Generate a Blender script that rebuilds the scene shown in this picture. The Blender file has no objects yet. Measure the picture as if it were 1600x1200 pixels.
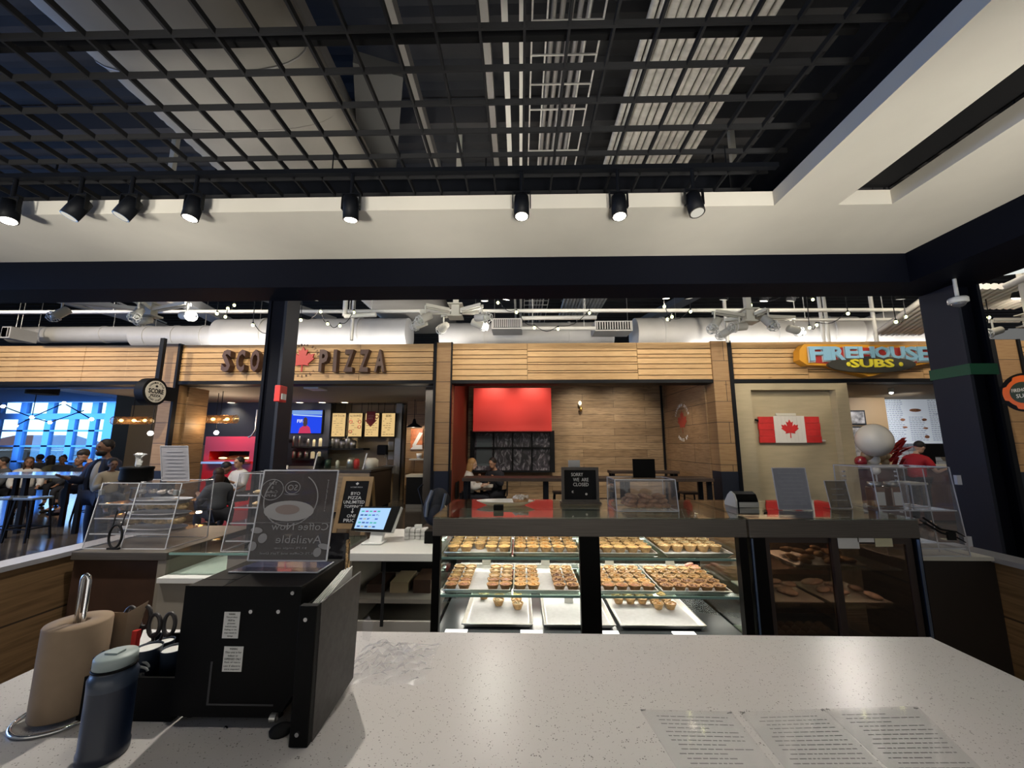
import bpy, bmesh, math, random
from mathutils import Vector, Matrix
random.seed(7)
SC = bpy.context.scene
COL = SC.collection
PI = math.pi
# ---------------------------------------------------------------- camera
F = 610.0; CZ = 1.65
PITCH = math.atan(95.0 / F); YAW = math.radians(1.2)
cam_d = bpy.data.cameras.new('camera'); cam = bpy.data.objects.new('camera', cam_d); COL.objects.link(cam)
cam_d.sensor_fit = 'HORIZONTAL'; cam_d.sensor_width = 36; cam_d.lens = 36 * F / 1600
cam_d.clip_start = .02; cam_d.clip_end = 300
cam.location = (0, 0, CZ); cam.rotation_euler = (PI / 2 + PITCH, 0, YAW)
SC.camera = cam
# ---------------------------------------------------------------- world: daylight of the open mall hall, brighter towards the window front on the left
w = bpy.data.worlds.new('world'); SC.world = w; w.use_nodes = True
nt = w.node_tree; nt.nodes.clear()
def N(nt, t, **k):
    n = nt.nodes.new(t)
    for a, b in k.items(): setattr(n, a, b)
    return n
tc = N(nt, 'ShaderNodeTexCoord'); dt = N(nt, 'ShaderNodeVectorMath', operation='DOT_PRODUCT')
dt.inputs[1].default_value = Vector((-.80, .60, .02)).normalized()
nt.links.new(tc.outputs['Generated'], dt.inputs[0])
rp = N(nt, 'ShaderNodeValToRGB'); nt.links.new(dt.outputs['Value'], rp.inputs[0])
e = rp.color_ramp.elements
e[0].position = .0; e[0].color = (.14, .14, .135, 1)
e[1].position = 1.0; e[1].color = (1.3, 1.9, 2.9, 1)
x = e.new(.62); x.color = (.17, .19, .23, 1)
x = e.new(.86); x.color = (.95, 1.5, 2.5, 1)
bg = N(nt, 'ShaderNodeBackground'); bg.inputs['Strength'].default_value = 1.0
nt.links.new(rp.outputs[0], bg.inputs[0])
wo = N(nt, 'ShaderNodeOutputWorld'); nt.links.new(bg.outputs[0], wo.inputs[0])
# ---------------------------------------------------------------- exposure
vs = SC.view_settings; SC.display_settings.display_device = 'sRGB'
vs.view_transform = 'Standard'; vs.look = 'None'; vs.gamma = 1; vs.use_curve_mapping = False
vs.exposure = 0.0
cy = SC.cycles
cy.max_bounces = 7; cy.diffuse_bounces = 3; cy.glossy_bounces = 3; cy.transmission_bounces = 4
cy.transparent_max_bounces = 24; cy.caustics_reflective = False; cy.caustics_refractive = False
cy.sample_clamp_indirect = 4.0; cy.use_denoising = True
# ---------------------------------------------------------------- hall daylight and added unseen fill lights
def area(name, loc, rot, sx, sy, power, col=(1, 1, 1)):
    d = bpy.data.lights.new(name, 'AREA'); d.shape = 'RECTANGLE'; d.size = sx; d.size_y = sy
    d.energy = power; d.color = col
    o = bpy.data.objects.new(name, d); COL.objects.link(o); o.location = loc; o.rotation_euler = rot; return o
def spot(name, loc, target, power, ang=60, col=(1, .93, .82), blend=.6, r=.03):
    d = bpy.data.lights.new(name, 'SPOT'); d.energy = power; d.spot_size = math.radians(ang); d.spot_blend = blend
    d.color = col; d.shadow_soft_size = r
    o = bpy.data.objects.new(name, d); COL.objects.link(o); o.location = loc
    o.rotation_euler = (Vector(target) - Vector(loc)).to_track_quat('-Z', 'Y').to_euler(); return o
def point(name, loc, power, col=(1, .93, .82), r=.05):
    d = bpy.data.lights.new(name, 'POINT'); d.energy = power; d.color = col; d.shadow_soft_size = r
    o = bpy.data.objects.new(name, d); COL.objects.link(o); o.location = loc; return o
area('window_daylight', (-21, 18.5, 2.4), (PI / 2, 0, 0), 8, 3, 620, (.12, .42, 1.0))
area('hall_daylight_left', (-12.5, 1.5, 2.6), (0, -PI / 2, 0), 3, 7, 340, (.24, .45, 1.0))
for x_, tx in ((-3.6, -3.4), (-1.6, -1.6), (.4, .4), (2.2, 2.3)): spot('bounce_fill', (x_ * .8, -.9, 1.0), (tx, 2.65, 3.17), 470, 46, (1, .96, .87), 1.0, .25)  # added spots standing in for light bounced up onto the soffit
for y_ in (-.4, 1.1): spot('bounce_fill', (1.2, y_, .55), (2.6, y_ + .4, 3.17), 140, 50, (1, .96, .87), 1.0, .25)
area('fill_behind_viewer', (0, -3.9, 1.3), (math.radians(112), 0, 0), 9, 2.2, 45, (1, .95, .86))  # added wide fill, stands in for light from shops behind the viewer
area('behind_fascia_fill', (-1, 8.7, 3.55), (math.radians(172), 0, 0), 24, .3, 190, (1, .96, .90))  # added strip hidden behind the fascia, brightens the ducts
area('beam_top_fill', (-.5, 3.17, 3.44), (math.radians(140), 0, 0), 7, .15, 45, (1, .94, .84))  # added strips hidden on top of the beam, brighten ducts and conduits
area('beam_top_fill', (-.5, 3.14, 3.44), (math.radians(205), 0, 0), 7, .12, 3.5, (1, .92, .78))
# ---------------------------------------------------------------- pixel <-> place (frame 1600 x 1200)
_R = cam.rotation_euler.to_matrix()
CP = Vector((0, 0, CZ))
def ray(u, v): return _R @ Vector(((u - 800) / F, (600 - v) / F, -1))
def PY(u, v, Y): d = ray(u, v); return CP + d * (Y / d.y)
def PZ(u, v, Z): d = ray(u, v); return CP + d * ((Z - CZ) / d.z)
def PX(u, v, X): d = ray(u, v); return CP + d * (X / d.x)
def pix(p):
    q = _R.transposed() @ (Vector(p) - CP); return (800 + F * q.x / -q.z, 600 - F * q.y / -q.z)
# ---------------------------------------------------------------- materials
MATS = {}
def new_mat(name):
    m = bpy.data.materials.new(name); m.use_nodes = True; m.node_tree.nodes.clear(); MATS[name] = m; return m, m.node_tree
def mat(name, col, rough=.5, metal=0., noise=0., scale=20., bump=0., coat=0., emit=None, es=0., stretch=(1, 1, 1), spec=.5):
    m, t = new_mat(name)
    b = N(t, 'ShaderNodeBsdfPrincipled'); o = N(t, 'ShaderNodeOutputMaterial'); t.links.new(b.outputs[0], o.inputs[0])
    b.inputs['Base Color'].default_value = (*col, 1); b.inputs['Roughness'].default_value = rough
    b.inputs['Metallic'].default_value = metal; b.inputs['Coat Weight'].default_value = coat
    b.inputs['Specular IOR Level'].default_value = spec
    if emit: b.inputs['Emission Color'].default_value = (*emit, 1); b.inputs['Emission Strength'].default_value = es
    if noise or bump:
        g = N(t, 'ShaderNodeNewGeometry'); mp = N(t, 'ShaderNodeMapping'); mp.inputs['Scale'].default_value = stretch
        t.links.new(g.outputs['Position'], mp.inputs[0])
        n = N(t, 'ShaderNodeTexNoise'); n.inputs['Scale'].default_value = scale; n.inputs['Detail'].default_value = 4
        t.links.new(mp.outputs[0], n.inputs['Vector'])
        if noise:
            r = N(t, 'ShaderNodeValToRGB'); r.color_ramp.elements[0].position = .3; r.color_ramp.elements[1].position = .7
            r.color_ramp.elements[0].color = (*[c * (1 - noise) for c in col], 1)
            r.color_ramp.elements[1].color = (*[min(1, c * (1 + noise * .6)) for c in col], 1)
            t.links.new(n.outputs[0], r.inputs[0]); t.links.new(r.outputs[0], b.inputs['Base Color'])
        if bump:
            bp = N(t, 'ShaderNodeBump'); bp.inputs['Strength'].default_value = bump; bp.inputs['Distance'].default_value = .01
            t.links.new(n.outputs[0], bp.inputs['Height']); t.links.new(bp.outputs[0], b.inputs['Normal'])
    return m
def glow(name, col, s):
    m, t = new_mat(name); e = N(t, 'ShaderNodeEmission'); e.inputs[0].default_value = (*col, 1); e.inputs[1].default_value = s
    o = N(t, 'ShaderNodeOutputMaterial'); t.links.new(e.outputs[0], o.inputs[0]); return m
def pane(name, tint=(1, 1, 1), refl=.25, haze=0., hazecol=(.8, .8, .8), rough=.02):
    # thin sheet of glass or acrylic: clear with a surface reflection that grows at grazing angles, plus a little dust
    m, t = new_mat(name)
    tr = N(t, 'ShaderNodeBsdfTransparent'); tr.inputs[0].default_value = (*tint, 1)
    gl = N(t, 'ShaderNodeBsdfGlossy'); gl.inputs['Roughness'].default_value = rough
    lw = N(t, 'ShaderNodeLayerWeight'); lw.inputs[0].default_value = .5
    pw = N(t, 'ShaderNodeMath', operation='POWER'); pw.inputs[1].default_value = 4.0; t.links.new(lw.outputs['Facing'], pw.inputs[0])
    ma = N(t, 'ShaderNodeMath', operation='MULTIPLY_ADD'); ma.inputs[1].default_value = .8; ma.inputs[2].default_value = .02 + refl * .15
    t.links.new(pw.outputs[0], ma.inputs[0])
    mx = N(t, 'ShaderNodeMixShader'); t.links.new(ma.outputs[0], mx.inputs[0])
    t.links.new(tr.outputs[0], mx.inputs[1]); t.links.new(gl.outputs[0], mx.inputs[2]); last = mx
    if haze:
        df = N(t, 'ShaderNodeBsdfDiffuse'); df.inputs[0].default_value = (*hazecol, 1)
        m2 = N(t, 'ShaderNodeMixShader'); m2.inputs[0].default_value = haze
        t.links.new(mx.outputs[0], m2.inputs[1]); t.links.new(df.outputs[0], m2.inputs[2]); last = m2
    o = N(t, 'ShaderNodeOutputMaterial'); t.links.new(last.outputs[0], o.inputs[0]); return m
def wood(name, c1, c2, axes='xz', ph=.2, pl=1.8, rough=.55, mortar=(.05, .03, .02), ms=.006, grain=.5, off=.5, gscale=1.):
    # planks laid in the plane given by axes; grain runs along the first axis
    m, t = new_mat(name)
    g = N(t, 'ShaderNodeNewGeometry'); s = N(t, 'ShaderNodeSeparateXYZ'); t.links.new(g.outputs['Position'], s.inputs[0])
    c = N(t, 'ShaderNodeCombineXYZ'); ix = {'x': 0, 'y': 1, 'z': 2}
    t.links.new(s.outputs[ix[axes[0]]], c.inputs[0]); t.links.new(s.outputs[ix[axes[1]]], c.inputs[1])
    b = N(t, 'ShaderNodeTexBrick'); b.offset = off; b.inputs['Scale'].default_value = 1
    b.inputs['Brick Width'].default_value = pl; b.inputs['Row Height'].default_value = ph
    b.inputs['Mortar Size'].default_value = ms; b.inputs['Mortar Smooth'].default_value = .1
    b.inputs['Color1'].default_value = (*c1, 1); b.inputs['Color2'].default_value = (*c2, 1); b.inputs['Mortar'].default_value = (*mortar, 1)
    t.links.new(c.outputs[0], b.inputs['Vector'])
    mp = N(t, 'ShaderNodeMapping'); mp.inputs['Scale'].default_value = (1.6 * gscale, 24 * gscale, 1); t.links.new(c.outputs[0], mp.inputs[0])
    n = N(t, 'ShaderNodeTexNoise'); n.inputs['Scale'].default_value = 1.5; n.inputs['Detail'].default_value = 6; n.inputs['Distortion'].default_value = 1.2
    t.links.new(mp.outputs[0], n.inputs['Vector'])
    r = N(t, 'ShaderNodeValToRGB'); r.color_ramp.elements[0].position = .28; r.color_ramp.elements[1].position = .62
    lo = 1 - grain; r.color_ramp.elements[0].color = (lo, lo * .93, lo * .86, 1); r.color_ramp.elements[1].color = (1, 1, 1, 1)
    t.links.new(n.outputs[0], r.inputs[0])
    mp2 = N(t, 'ShaderNodeMapping'); mp2.inputs['Scale'].default_value = (1.2, 4.5, 1); t.links.new(c.outputs[0], mp2.inputs[0])
    vo = N(t, 'ShaderNodeTexVoronoi'); vo.inputs['Scale'].default_value = 1.3; t.links.new(mp2.outputs[0], vo.inputs['Vector'])
    r2 = N(t, 'ShaderNodeValToRGB'); r2.color_ramp.elements[0].position = .03; r2.color_ramp.elements[1].position = .09
    r2.color_ramp.elements[0].color = (.45, .36, .3, 1); r2.color_ramp.elements[1].color = (1, 1, 1, 1)
    t.links.new(vo.outputs['Distance'], r2.inputs[0])
    mu = N(t, 'ShaderNodeMix', data_type='RGBA', blend_type='MULTIPLY'); mu.inputs[0].default_value = 1
    t.links.new(b.outputs[0], mu.inputs[6]); t.links.new(r.outputs[0], mu.inputs[7])
    mv = N(t, 'ShaderNodeMix', data_type='RGBA', blend_type='MULTIPLY'); mv.inputs[0].default_value = .8
    t.links.new(mu.outputs[2], mv.inputs[6]); t.links.new(r2.outputs[0], mv.inputs[7])
    p = N(t, 'ShaderNodeBsdfPrincipled'); p.inputs['Roughness'].default_value = rough
    t.links.new(mv.outputs[2], p.inputs['Base Color'])
    o = N(t, 'ShaderNodeOutputMaterial'); t.links.new(p.outputs[0], o.inputs[0]); return m
def quartz(name, base, fleck):
    m, t = new_mat(name)
    g = N(t, 'ShaderNodeNewGeometry')
    v = N(t, 'ShaderNodeTexVoronoi'); v.inputs['Scale'].default_value = 150; t.links.new(g.outputs['Position'], v.inputs['Vector'])
    n = N(t, 'ShaderNodeTexNoise'); n.inputs['Scale'].default_value = 60; t.links.new(g.outputs['Position'], n.inputs['Vector'])
    ad = N(t, 'ShaderNodeMath', operation='MULTIPLY_ADD'); ad.inputs[1].default_value = .9; t.links.new(n.outputs[0], ad.inputs[0]); t.links.new(v.outputs['Distance'], ad.inputs[2])
    r = N(t, 'ShaderNodeValToRGB'); r.color_ramp.elements[0].position = .53; r.color_ramp.elements[1].position = .64
    r.color_ramp.elements[0].color = (*fleck, 1); r.color_ramp.elements[1].color = (*base, 1)
    t.links.new(ad.outputs[0], r.inputs[0])
    p = N(t, 'ShaderNodeBsdfPrincipled'); p.inputs['Roughness'].default_value = .3; t.links.new(r.outputs[0], p.inputs['Base Color'])
    o = N(t, 'ShaderNodeOutputMaterial'); t.links.new(p.outputs[0], o.inputs[0]); return m
black = mat('black_paint', (.005, .006, .009), .55, spec=.2)
blackm = mat('black_matte', (.012, .012, .013), .8, spec=.2)
blackp = mat('black_plastic', (.002, .002, .0022), .55, noise=.3, scale=300, bump=.05, spec=.12)
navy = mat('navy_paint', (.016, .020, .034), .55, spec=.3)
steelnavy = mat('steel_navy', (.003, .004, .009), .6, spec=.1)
white = mat('white', (.8, .8, .78), .4)
paper = mat('paper', (.72, .71, .68), .8)
whiteglow = glow('lamp_white', (1, .95, .86), 12)
soffit_m = mat('soffit', (.84, .79, .69), .85, noise=.04, scale=3)
silver = mat('silver_duct', (.74, .73, .72), .5, .1, noise=.08, scale=2)
silver_dim = mat('shaded_duct', (.25, .235, .21), .6, .1, noise=.15, scale=1.5)  # darker copy of the duct silver, dimness over the kiosk put into the colour
steel = mat('steel', (.55, .54, .52), .3, .9, noise=.1, scale=6, stretch=(1, 1, 20))
brushed = mat('brushed', (.13, .115, .10), .45, .4, noise=.25, scale=8, stretch=(.5, 1, 40))
chrome = mat('chrome', (.75, .75, .76), .12, 1)
creamm = mat('cream_metal', (.66, .64, .57), .45)
glassm = pane('glass', (.93, .97, .95), .18)
shelfm = pane('glass_shelf', (.80, .92, .88), .3)
acryl = pane('acrylic', (.98, .98, .985), .2, .015, (.8, .82, .9))
acryle = mat('acrylic_edge', (.62, .63, .68), .15, coat=.5)
smoked = pane('smoked_glass', (.42, .36, .31), .2, .012)
quartzm = quartz('speckled_quartz', (.50, .485, .475), (.13, .12, .115))
band_w = [wood('band_wood%d' % i, a, b, 'xz', 5, 2.4, mortar=a, grain=.22) for i, (a, b) in enumerate([((.62, .40, .19), (.56, .35, .16)), ((.68, .45, .22), (.60, .38, .18))])]
col_w = wood('column_wood', (.40, .25, .12), (.34, .205, .10), 'xz', .42, 1.2, grain=.25)
side_w = wood('side_wood', (.34, .22, .12), (.27, .17, .09), 'yz', .42, 3, grain=.4)
back_w = wood('back_wood', (.36, .26, .16), (.24, .16, .09), 'xz', .19, 1.7, grain=.55, ms=.004)
knee_w = wood('knee_wood', (.30, .185, .09), (.24, .145, .07), 'yz', .6, 4, grain=.5, gscale=.7)
dark_w = wood('dark_wood', (.07, .045, .032), (.055, .036, .026), 'xy', .12, 3, grain=.4)
brown_panel = mat('brown_panel', (.055, .026, .016), .55, noise=.2, scale=8)
floor_m = wood('floor_tile', (.115, .10, .088), (.095, .082, .07), 'xy', .6, 1.2, rough=.12, mortar=(.05, .045, .04), grain=.15)
deck_m = mat('deck', (.04, .04, .042), .8, noise=.15, scale=3)
grid_m = mat('grid', (.032, .032, .034), .7, spec=.2)
beige = mat('beige_laminate', (.47, .40, .27), .5, noise=.08, scale=3, stretch=(1, 1, 6))
redp = mat('red_paint', (.62, .035, .03), .5)
# ---------------------------------------------------------------- mesh building
ORG = {}
def setp(o, label=None, cat=None, group=None, kind=None):
    if label: o['label'] = label
    if cat: o['category'] = cat
    if group: o['group'] = group
    if kind: o['kind'] = kind
    return o
def thing(name, label, cat, loc=(0, 0, 0), group=None):
    o = bpy.data.objects.new(name, None); COL.objects.link(o); o.location = loc; o.empty_display_size = .1
    ORG[o.name] = Vector(loc); return setp(o, label, cat, group)
def T(loc=(0, 0, 0), rz=0, rx=0, ry=0, s=1):
    sm = Matrix.Diagonal((*((s, s, s) if not hasattr(s, '__len__') else s), 1))
    return Matrix.Translation(loc) @ Matrix.Rotation(rz, 4, 'Z') @ Matrix.Rotation(ry, 4, 'Y') @ Matrix.Rotation(rx, 4, 'X') @ sm
class MB:
    def __init__(s): s.v = []; s.f = []; s.mi = []; s.sm = []; s.x = Matrix.Identity(4); s.m = 0
    def add(s, vs, fs, smooth=False):
        o = len(s.v); s.v += [s.x @ Vector(p) for p in vs]
        for f in fs: s.f.append([i + o for i in f]); s.mi.append(s.m); s.sm.append(smooth)
        return s
    def box(s, x0, x1, y0, y1, z0, z1):
        vs = [(x, y, z) for z in (z0, z1) for y in (y0, y1) for x in (x0, x1)]
        return s.add(vs, [(0, 2, 3, 1), (4, 5, 7, 6), (0, 1, 5, 4), (2, 6, 7, 3), (0, 4, 6, 2), (1, 3, 7, 5)])
    def cbox(s, c, d): return s.box(c[0] - d[0] / 2, c[0] + d[0] / 2, c[1] - d[1] / 2, c[1] + d[1] / 2, c[2] - d[2] / 2, c[2] + d[2] / 2)
    def hexa(s, p): return s.add(p, [(0, 3, 2, 1), (4, 5, 6, 7), (0, 1, 5, 4), (1, 2, 6, 5), (2, 3, 7, 6), (3, 0, 4, 7)])
    def quad(s, a, b, c, d): return s.add([a, b, c, d], [(0, 1, 2, 3)])
    def tube(s, pts, r, n=8, closed=False, smooth=True, caps=True):
        pts = [Vector(p) for p in pts]; rr = r if hasattr(r, '__len__') else [r] * len(pts); vs = []; fs = []
        up = None; L = len(pts)
        for i, p in enumerate(pts):
            if closed: d = pts[(i + 1) % L] - pts[i - 1]
            else: d = pts[min(i + 1, L - 1)] - pts[max(i - 1, 0)]
            d = d.normalized() if d.length > 1e-9 else Vector((0, 0, 1))
            if up is None: up = Vector((0, 0, 1)) if abs(d.z) < .9 else Vector((1, 0, 0))
            a = d.cross(up)
            if a.length < 1e-6: a = d.orthogonal()
            a.normalize(); b = a.cross(d).normalized(); up = b
            vs += [p + (a * math.cos(2 * PI * k / n) + b * math.sin(2 * PI * k / n)) * rr[i] for k in range(n)]
        for i in range(L if closed else L - 1):
            j = (i + 1) % L
            for k in range(n): fs.append((i * n + k, i * n + (k + 1) % n, j * n + (k + 1) % n, j * n + k))
        s.add(vs, fs, smooth)
        if caps and not closed: s.add(vs[:n], [tuple(range(n))[::-1]]); s.add(vs[-n:], [tuple(range(n))])
        return s
    def bar(s, a, b, w, h):   # rectangular bar from a to b, w wide, h high
        a, b = Vector(a), Vector(b); d = (b - a).normalized(); up = Vector((0, 0, 1)) if abs(d.z) < .95 else Vector((0, 1, 0))
        r = d.cross(up).normalized() * w / 2; q = r.cross(d).normalized() * h / 2
        return s.hexa([a - r - q, a + r - q, a + r + q, a - r + q, b - r - q, b + r - q, b + r + q, b - r + q])
    def lathe(s, prof, n=16, c=(0, 0, 0), smooth=True, sx=1, sy=1):
        vs = []; fs = []; c = Vector(c); L = len(prof)
        for r, z in prof: vs += [c + Vector((sx * r * math.cos(2 * PI * k / n), sy * r * math.sin(2 * PI * k / n), z)) for k in range(n)]
        for i in range(L - 1):
            for k in range(n): fs.append((i * n + k, i * n + (k + 1) % n, (i + 1) * n + (k + 1) % n, (i + 1) * n + k))
        s.add(vs, fs, smooth)
        if prof[0][0] > 1e-5: s.add(vs[:n], [tuple(range(n))[::-1]])
        if prof[-1][0] > 1e-5: s.add(vs[-n:], [tuple(range(n))])
        return s
    def ball(s, c, r, n=12, m=8, smooth=True):
        r = r if hasattr(r, '__len__') else (r, r, r)
        vs = []; fs = []
        for i in range(m + 1):
            a = PI * i / m
            for k in range(n):
                b = 2 * PI * k / n; vs.append((c[0] + r[0] * math.sin(a) * math.cos(b), c[1] + r[1] * math.sin(a) * math.sin(b), c[2] - r[2] * math.cos(a)))
        for i in range(m):
            for k in range(n): fs.append((i * n + k, i * n + (k + 1) % n, (i + 1) * n + (k + 1) % n, (i + 1) * n + k))
        return s.add(vs, fs, smooth)
    def prism(s, poly, h, M=None, side=True):   # polygon in local xy, extruded along +z by h, placed with M
        M = M or Matrix.Identity(4); n = len(poly)
        a = [M @ Vector((p[0], p[1], 0)) for p in poly]; b = [M @ Vector((p[0], p[1], h)) for p in poly]
        from mathutils.geometry import tessellate_polygon
        tri = tessellate_polygon([[Vector((p[0], p[1], 0)) for p in poly]])
        s.add(b, [tuple(t) for t in tri]); s.add(a, [tuple(t)[::-1] for t in tri])
        if side: s.add(a + b, [(i, (i + 1) % n, n + (i + 1) % n, n + i) for i in range(n)])
        return s
    def text(s, txt, M, w=None, h=None, depth=.002, bold=0, align='CENTER', mirror=False, sp=1.0):
        cu = bpy.data.curves.new('t', 'FONT'); cu.body = txt; cu.size = 1; cu.align_x = align; cu.align_y = 'CENTER'
        cu.extrude = .05; cu.offset = bold; cu.resolution_u = 2; cu.space_character = sp
        o = bpy.data.objects.new('t', cu); COL.objects.link(o); bpy.context.view_layer.update()
        me = bpy.data.meshes.new_from_object(o.evaluated_get(bpy.context.evaluated_depsgraph_get()))
        vs = [v.co.copy() for v in me.vertices]; fs = [tuple(p.vertices) for p in me.polygons]
        bpy.data.objects.remove(o); bpy.data.meshes.remove(me)
        if not vs: return s
        xs = [p.x for p in vs]; ys = [p.y for p in vs]; W = max(xs) - min(xs); H = max(ys) - min(ys)
        sx = (w / W) if w else (h / H); sy = (h / H) if h else sx
        cx = (max(xs) + min(xs)) / 2; cy_ = (max(ys) + min(ys)) / 2
        fl = -1 if mirror else 1
        out = [M @ Vector((fl * (p.x - cx) * sx, (p.y - cy_) * sy, (p.z + .05) * 10 * depth)) for p in vs]
        return s.add(out, fs)
    def build(s, name, mt, parent=None, label=None, bevel=0, seg=2, **k):
        vs = s.v
        if parent is not None: org = ORG[parent.name]
        else:
            xs = [p.x for p in vs]; ys = [p.y for p in vs]; zs = [p.z for p in vs]
            org = Vector(((min(xs) + max(xs)) / 2, (min(ys) + max(ys)) / 2, min(zs)))
        me = bpy.data.meshes.new(name); me.from_pydata([tuple(p - org) for p in vs], [], s.f)
        for m_ in (mt if isinstance(mt, (list, tuple)) else [mt]): me.materials.append(m_)
        me.polygons.foreach_set('material_index', s.mi); me.polygons.foreach_set('use_smooth', s.sm)
        o = bpy.data.objects.new(name, me); COL.objects.link(o); ORG[o.name] = org.copy()
        if parent is not None: o.parent = parent
        else: o.location = org
        if bevel:
            b = o.modifiers.new('b', 'BEVEL'); b.width = bevel; b.segments = seg; b.limit_method = 'ANGLE'; b.angle_limit = 1.0
        return setp(o, label, **k)
# matrices that stand a 2D drawing upright, its front towards -Y (FRONT), +X (EAST), -X (WEST); flat on a table (FLAT)
def FRONT(p, s=1, rz=0, lean=0): return Matrix.Translation(p) @ Matrix.Rotation(rz, 4, 'Z') @ Matrix.Rotation(PI / 2 - lean, 4, 'X') @ Matrix.Scale(s, 4)
def WEST(p, s=1): return FRONT(p, s, -PI / 2)
def struct(mb, name, mt, **k): return mb.build(name, mt, kind='structure', **k)
def kids(o): return [c for c in COL.objects if c.parent == o]
def dup(root, loc, rz=None, label=None, scale=None):
    def cp(o, par):
        c = o.copy(); COL.objects.link(c)
        if par: c.parent = par
        for ch in KID.get(o.name, []): cp(ch, c)
        return c
    r = cp(root, None); r.location = loc
    if rz is not None: r.rotation_euler = (0, 0, rz)
    if label: r['label'] = label
    if scale: r.scale = (scale,) * 3 if not hasattr(scale, '__len__') else scale
    return r
KID = {}
def index(root):
    bpy.context.view_layer.update()
    def rec(o):
        KID[o.name] = list(o.children)
        for c in o.children: rec(c)
    rec(root); return root
LEAF = [(0, 1), (.16, .68), (.35, .78), (.26, .28), (.5, .52), (.57, .39), (.86, .46), (.76, .16), (.9, .08), (.45, -.28), (.5, -.45), (.035, -.38), (.045, -.9)]
LEAF = LEAF + [(-x, y) for x, y in LEAF[::-1] if x > 0]
# ================================================================ THE SETTING
struct(MB().box(-30, 22, -4, 22, -.1, 0), 'floor', floor_m)
# mall deck high above: ridged sheet, ridges across the hall
mb = MB(); y = -3.0; vs = []; fs = []
prof = []
while y < 19:
    prof += [(y, 6.3), (y + .10, 6.3), (y + .15, 6.38), (y + .25, 6.38)]; y += .3
for (yy, zz) in prof: vs += [(-28, yy, zz), (20, yy, zz)]
fs = [(2 * i, 2 * i + 1, 2 * i + 3, 2 * i + 2) for i in range(len(prof) - 1)]
mb.add(vs, fs); mb.box(-28, 20, -3, 19, 6.42, 6.5)
struct(mb, 'ceiling', deck_m)
# kiosk soffit: ring around the grid opening, slot on the right
IX, OX, IY, OY, SZ, RZ = PY(1210, 326, 2.335).x, PY(1415, 402, 3.0).x, 2.335, 3.0, 3.168, 3.268
IXL = -4.6
s0, s1 = PY(1310, 325, IY).x, PY(1395, 325, IY).x
mb = MB()
mb.box(-6, OX, IY, OY, SZ, RZ)                       # far strip
mb.box(IX, s0, -1.5, IY, SZ, RZ)                     # between grid and slot
mb.box(s1, OX, -1.5, IY, SZ, RZ)
mb.box(-6, IXL, -1.5, IY, SZ, RZ)
struct(mb, 'ceiling', soffit_m)
struct(MB().box(s0 - .02, s1 + .02, -1.5, IY + .02, RZ + .03, RZ + .05), 'ceiling', blackm)     # dark back of the slot
struct(MB().box(IX + .12, IX + .15, -1.5, OY - .01, RZ, RZ + .6).box(IXL, IX + .1, OY - .04, OY - .01, RZ, RZ + .6), 'ceiling', black)
# open-cell grid
H = PZ(0, 0, 3.5); cell = .2045; gz = 3.52
mb = MB()
lines_y = [CZ * 0 + PY(0, 0, 1).y * 0 + q for q in (1.703, 1.908, 2.112, 2.317)]
yy = 2.704
while yy > -1.3: mb.box(IXL, IX + .1, yy - .006, yy + .006, gz, gz + .032); yy -= .1995
x0 = PZ(820, 0, gz).x
k = math.floor((IX + .1 - x0) / cell) - 1
xx = x0 + (k + 1) * cell
while xx > IXL: mb.box(xx - .006, xx + .006, -1.3, IY + .4, gz + .001, gz + .033); xx -= cell
grid_ob = mb.build('ceiling_grid', grid_m, label='black open cell metal grid over the service counter', cat='ceiling grid')
# second pattern of carrier rails above the grid
mb = MB()
for yy in (.45, 1.62): mb.box(IXL, IX, yy, yy + .03, gz + .10, gz + .14)
mb.build('carrier_rails', blackm, label='black lateral carrier rails just above the open cell grid', cat='rail')
# perimeter beams and columns of the kiosk
bm_z = 2.925
e_out = PY(1530, 445, 3.05).x
mb = MB(); mb.box(-6.5, e_out, OY, OY + .3, bm_z, SZ + .25)
mb.build('steel_beam', steelnavy, label='long dark navy steel beam across the kiosk front, above the display cases', cat='beam')
mb = MB(); mb.box(OX, e_out, -1.5, OY - .002, bm_z, SZ + .25)
mb.build('steel_beam', steelnavy, label='dark navy steel beam along the right side of the kiosk ceiling', cat='beam')
def ibeam(x0, x1, y0, y1, z0, z1, label):
    t = thing('steel_column', label, 'column', ((x0 + x1) / 2, (y0 + y1) / 2, z0)); c = (y0 + y1) / 2; m = (x0 + x1) / 2
    MB().box(x0, x0 + .025, y0, y1, z0, z1).build('left_flange', navy if m > 0 else steelnavy, t)  # inward flange coloured lighter, the daylight on it put into the paint
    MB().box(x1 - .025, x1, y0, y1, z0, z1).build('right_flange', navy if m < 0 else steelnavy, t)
    MB().box(x0 + .025, x1 - .025, c - .08, c - .06, z0, z1).build('web', steelnavy, t)
    MB().box(x0 - .03, x1 + .03, y0 - .03, y1 + .03, z0, z0 + .02).build('base_plate', steelnavy, t)
    return t
cxr0, cxr1 = PY(1490, 445, 3.05).x, PY(1530, 445, 3.05).x
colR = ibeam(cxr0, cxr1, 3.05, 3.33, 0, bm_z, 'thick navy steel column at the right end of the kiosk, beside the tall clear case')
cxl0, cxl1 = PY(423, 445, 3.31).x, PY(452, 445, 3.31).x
ibeam(cxl0, cxl1, 3.31, 3.51, 0, SZ + .2, 'black steel column on the left, in front of the wooden letter sign')
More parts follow.
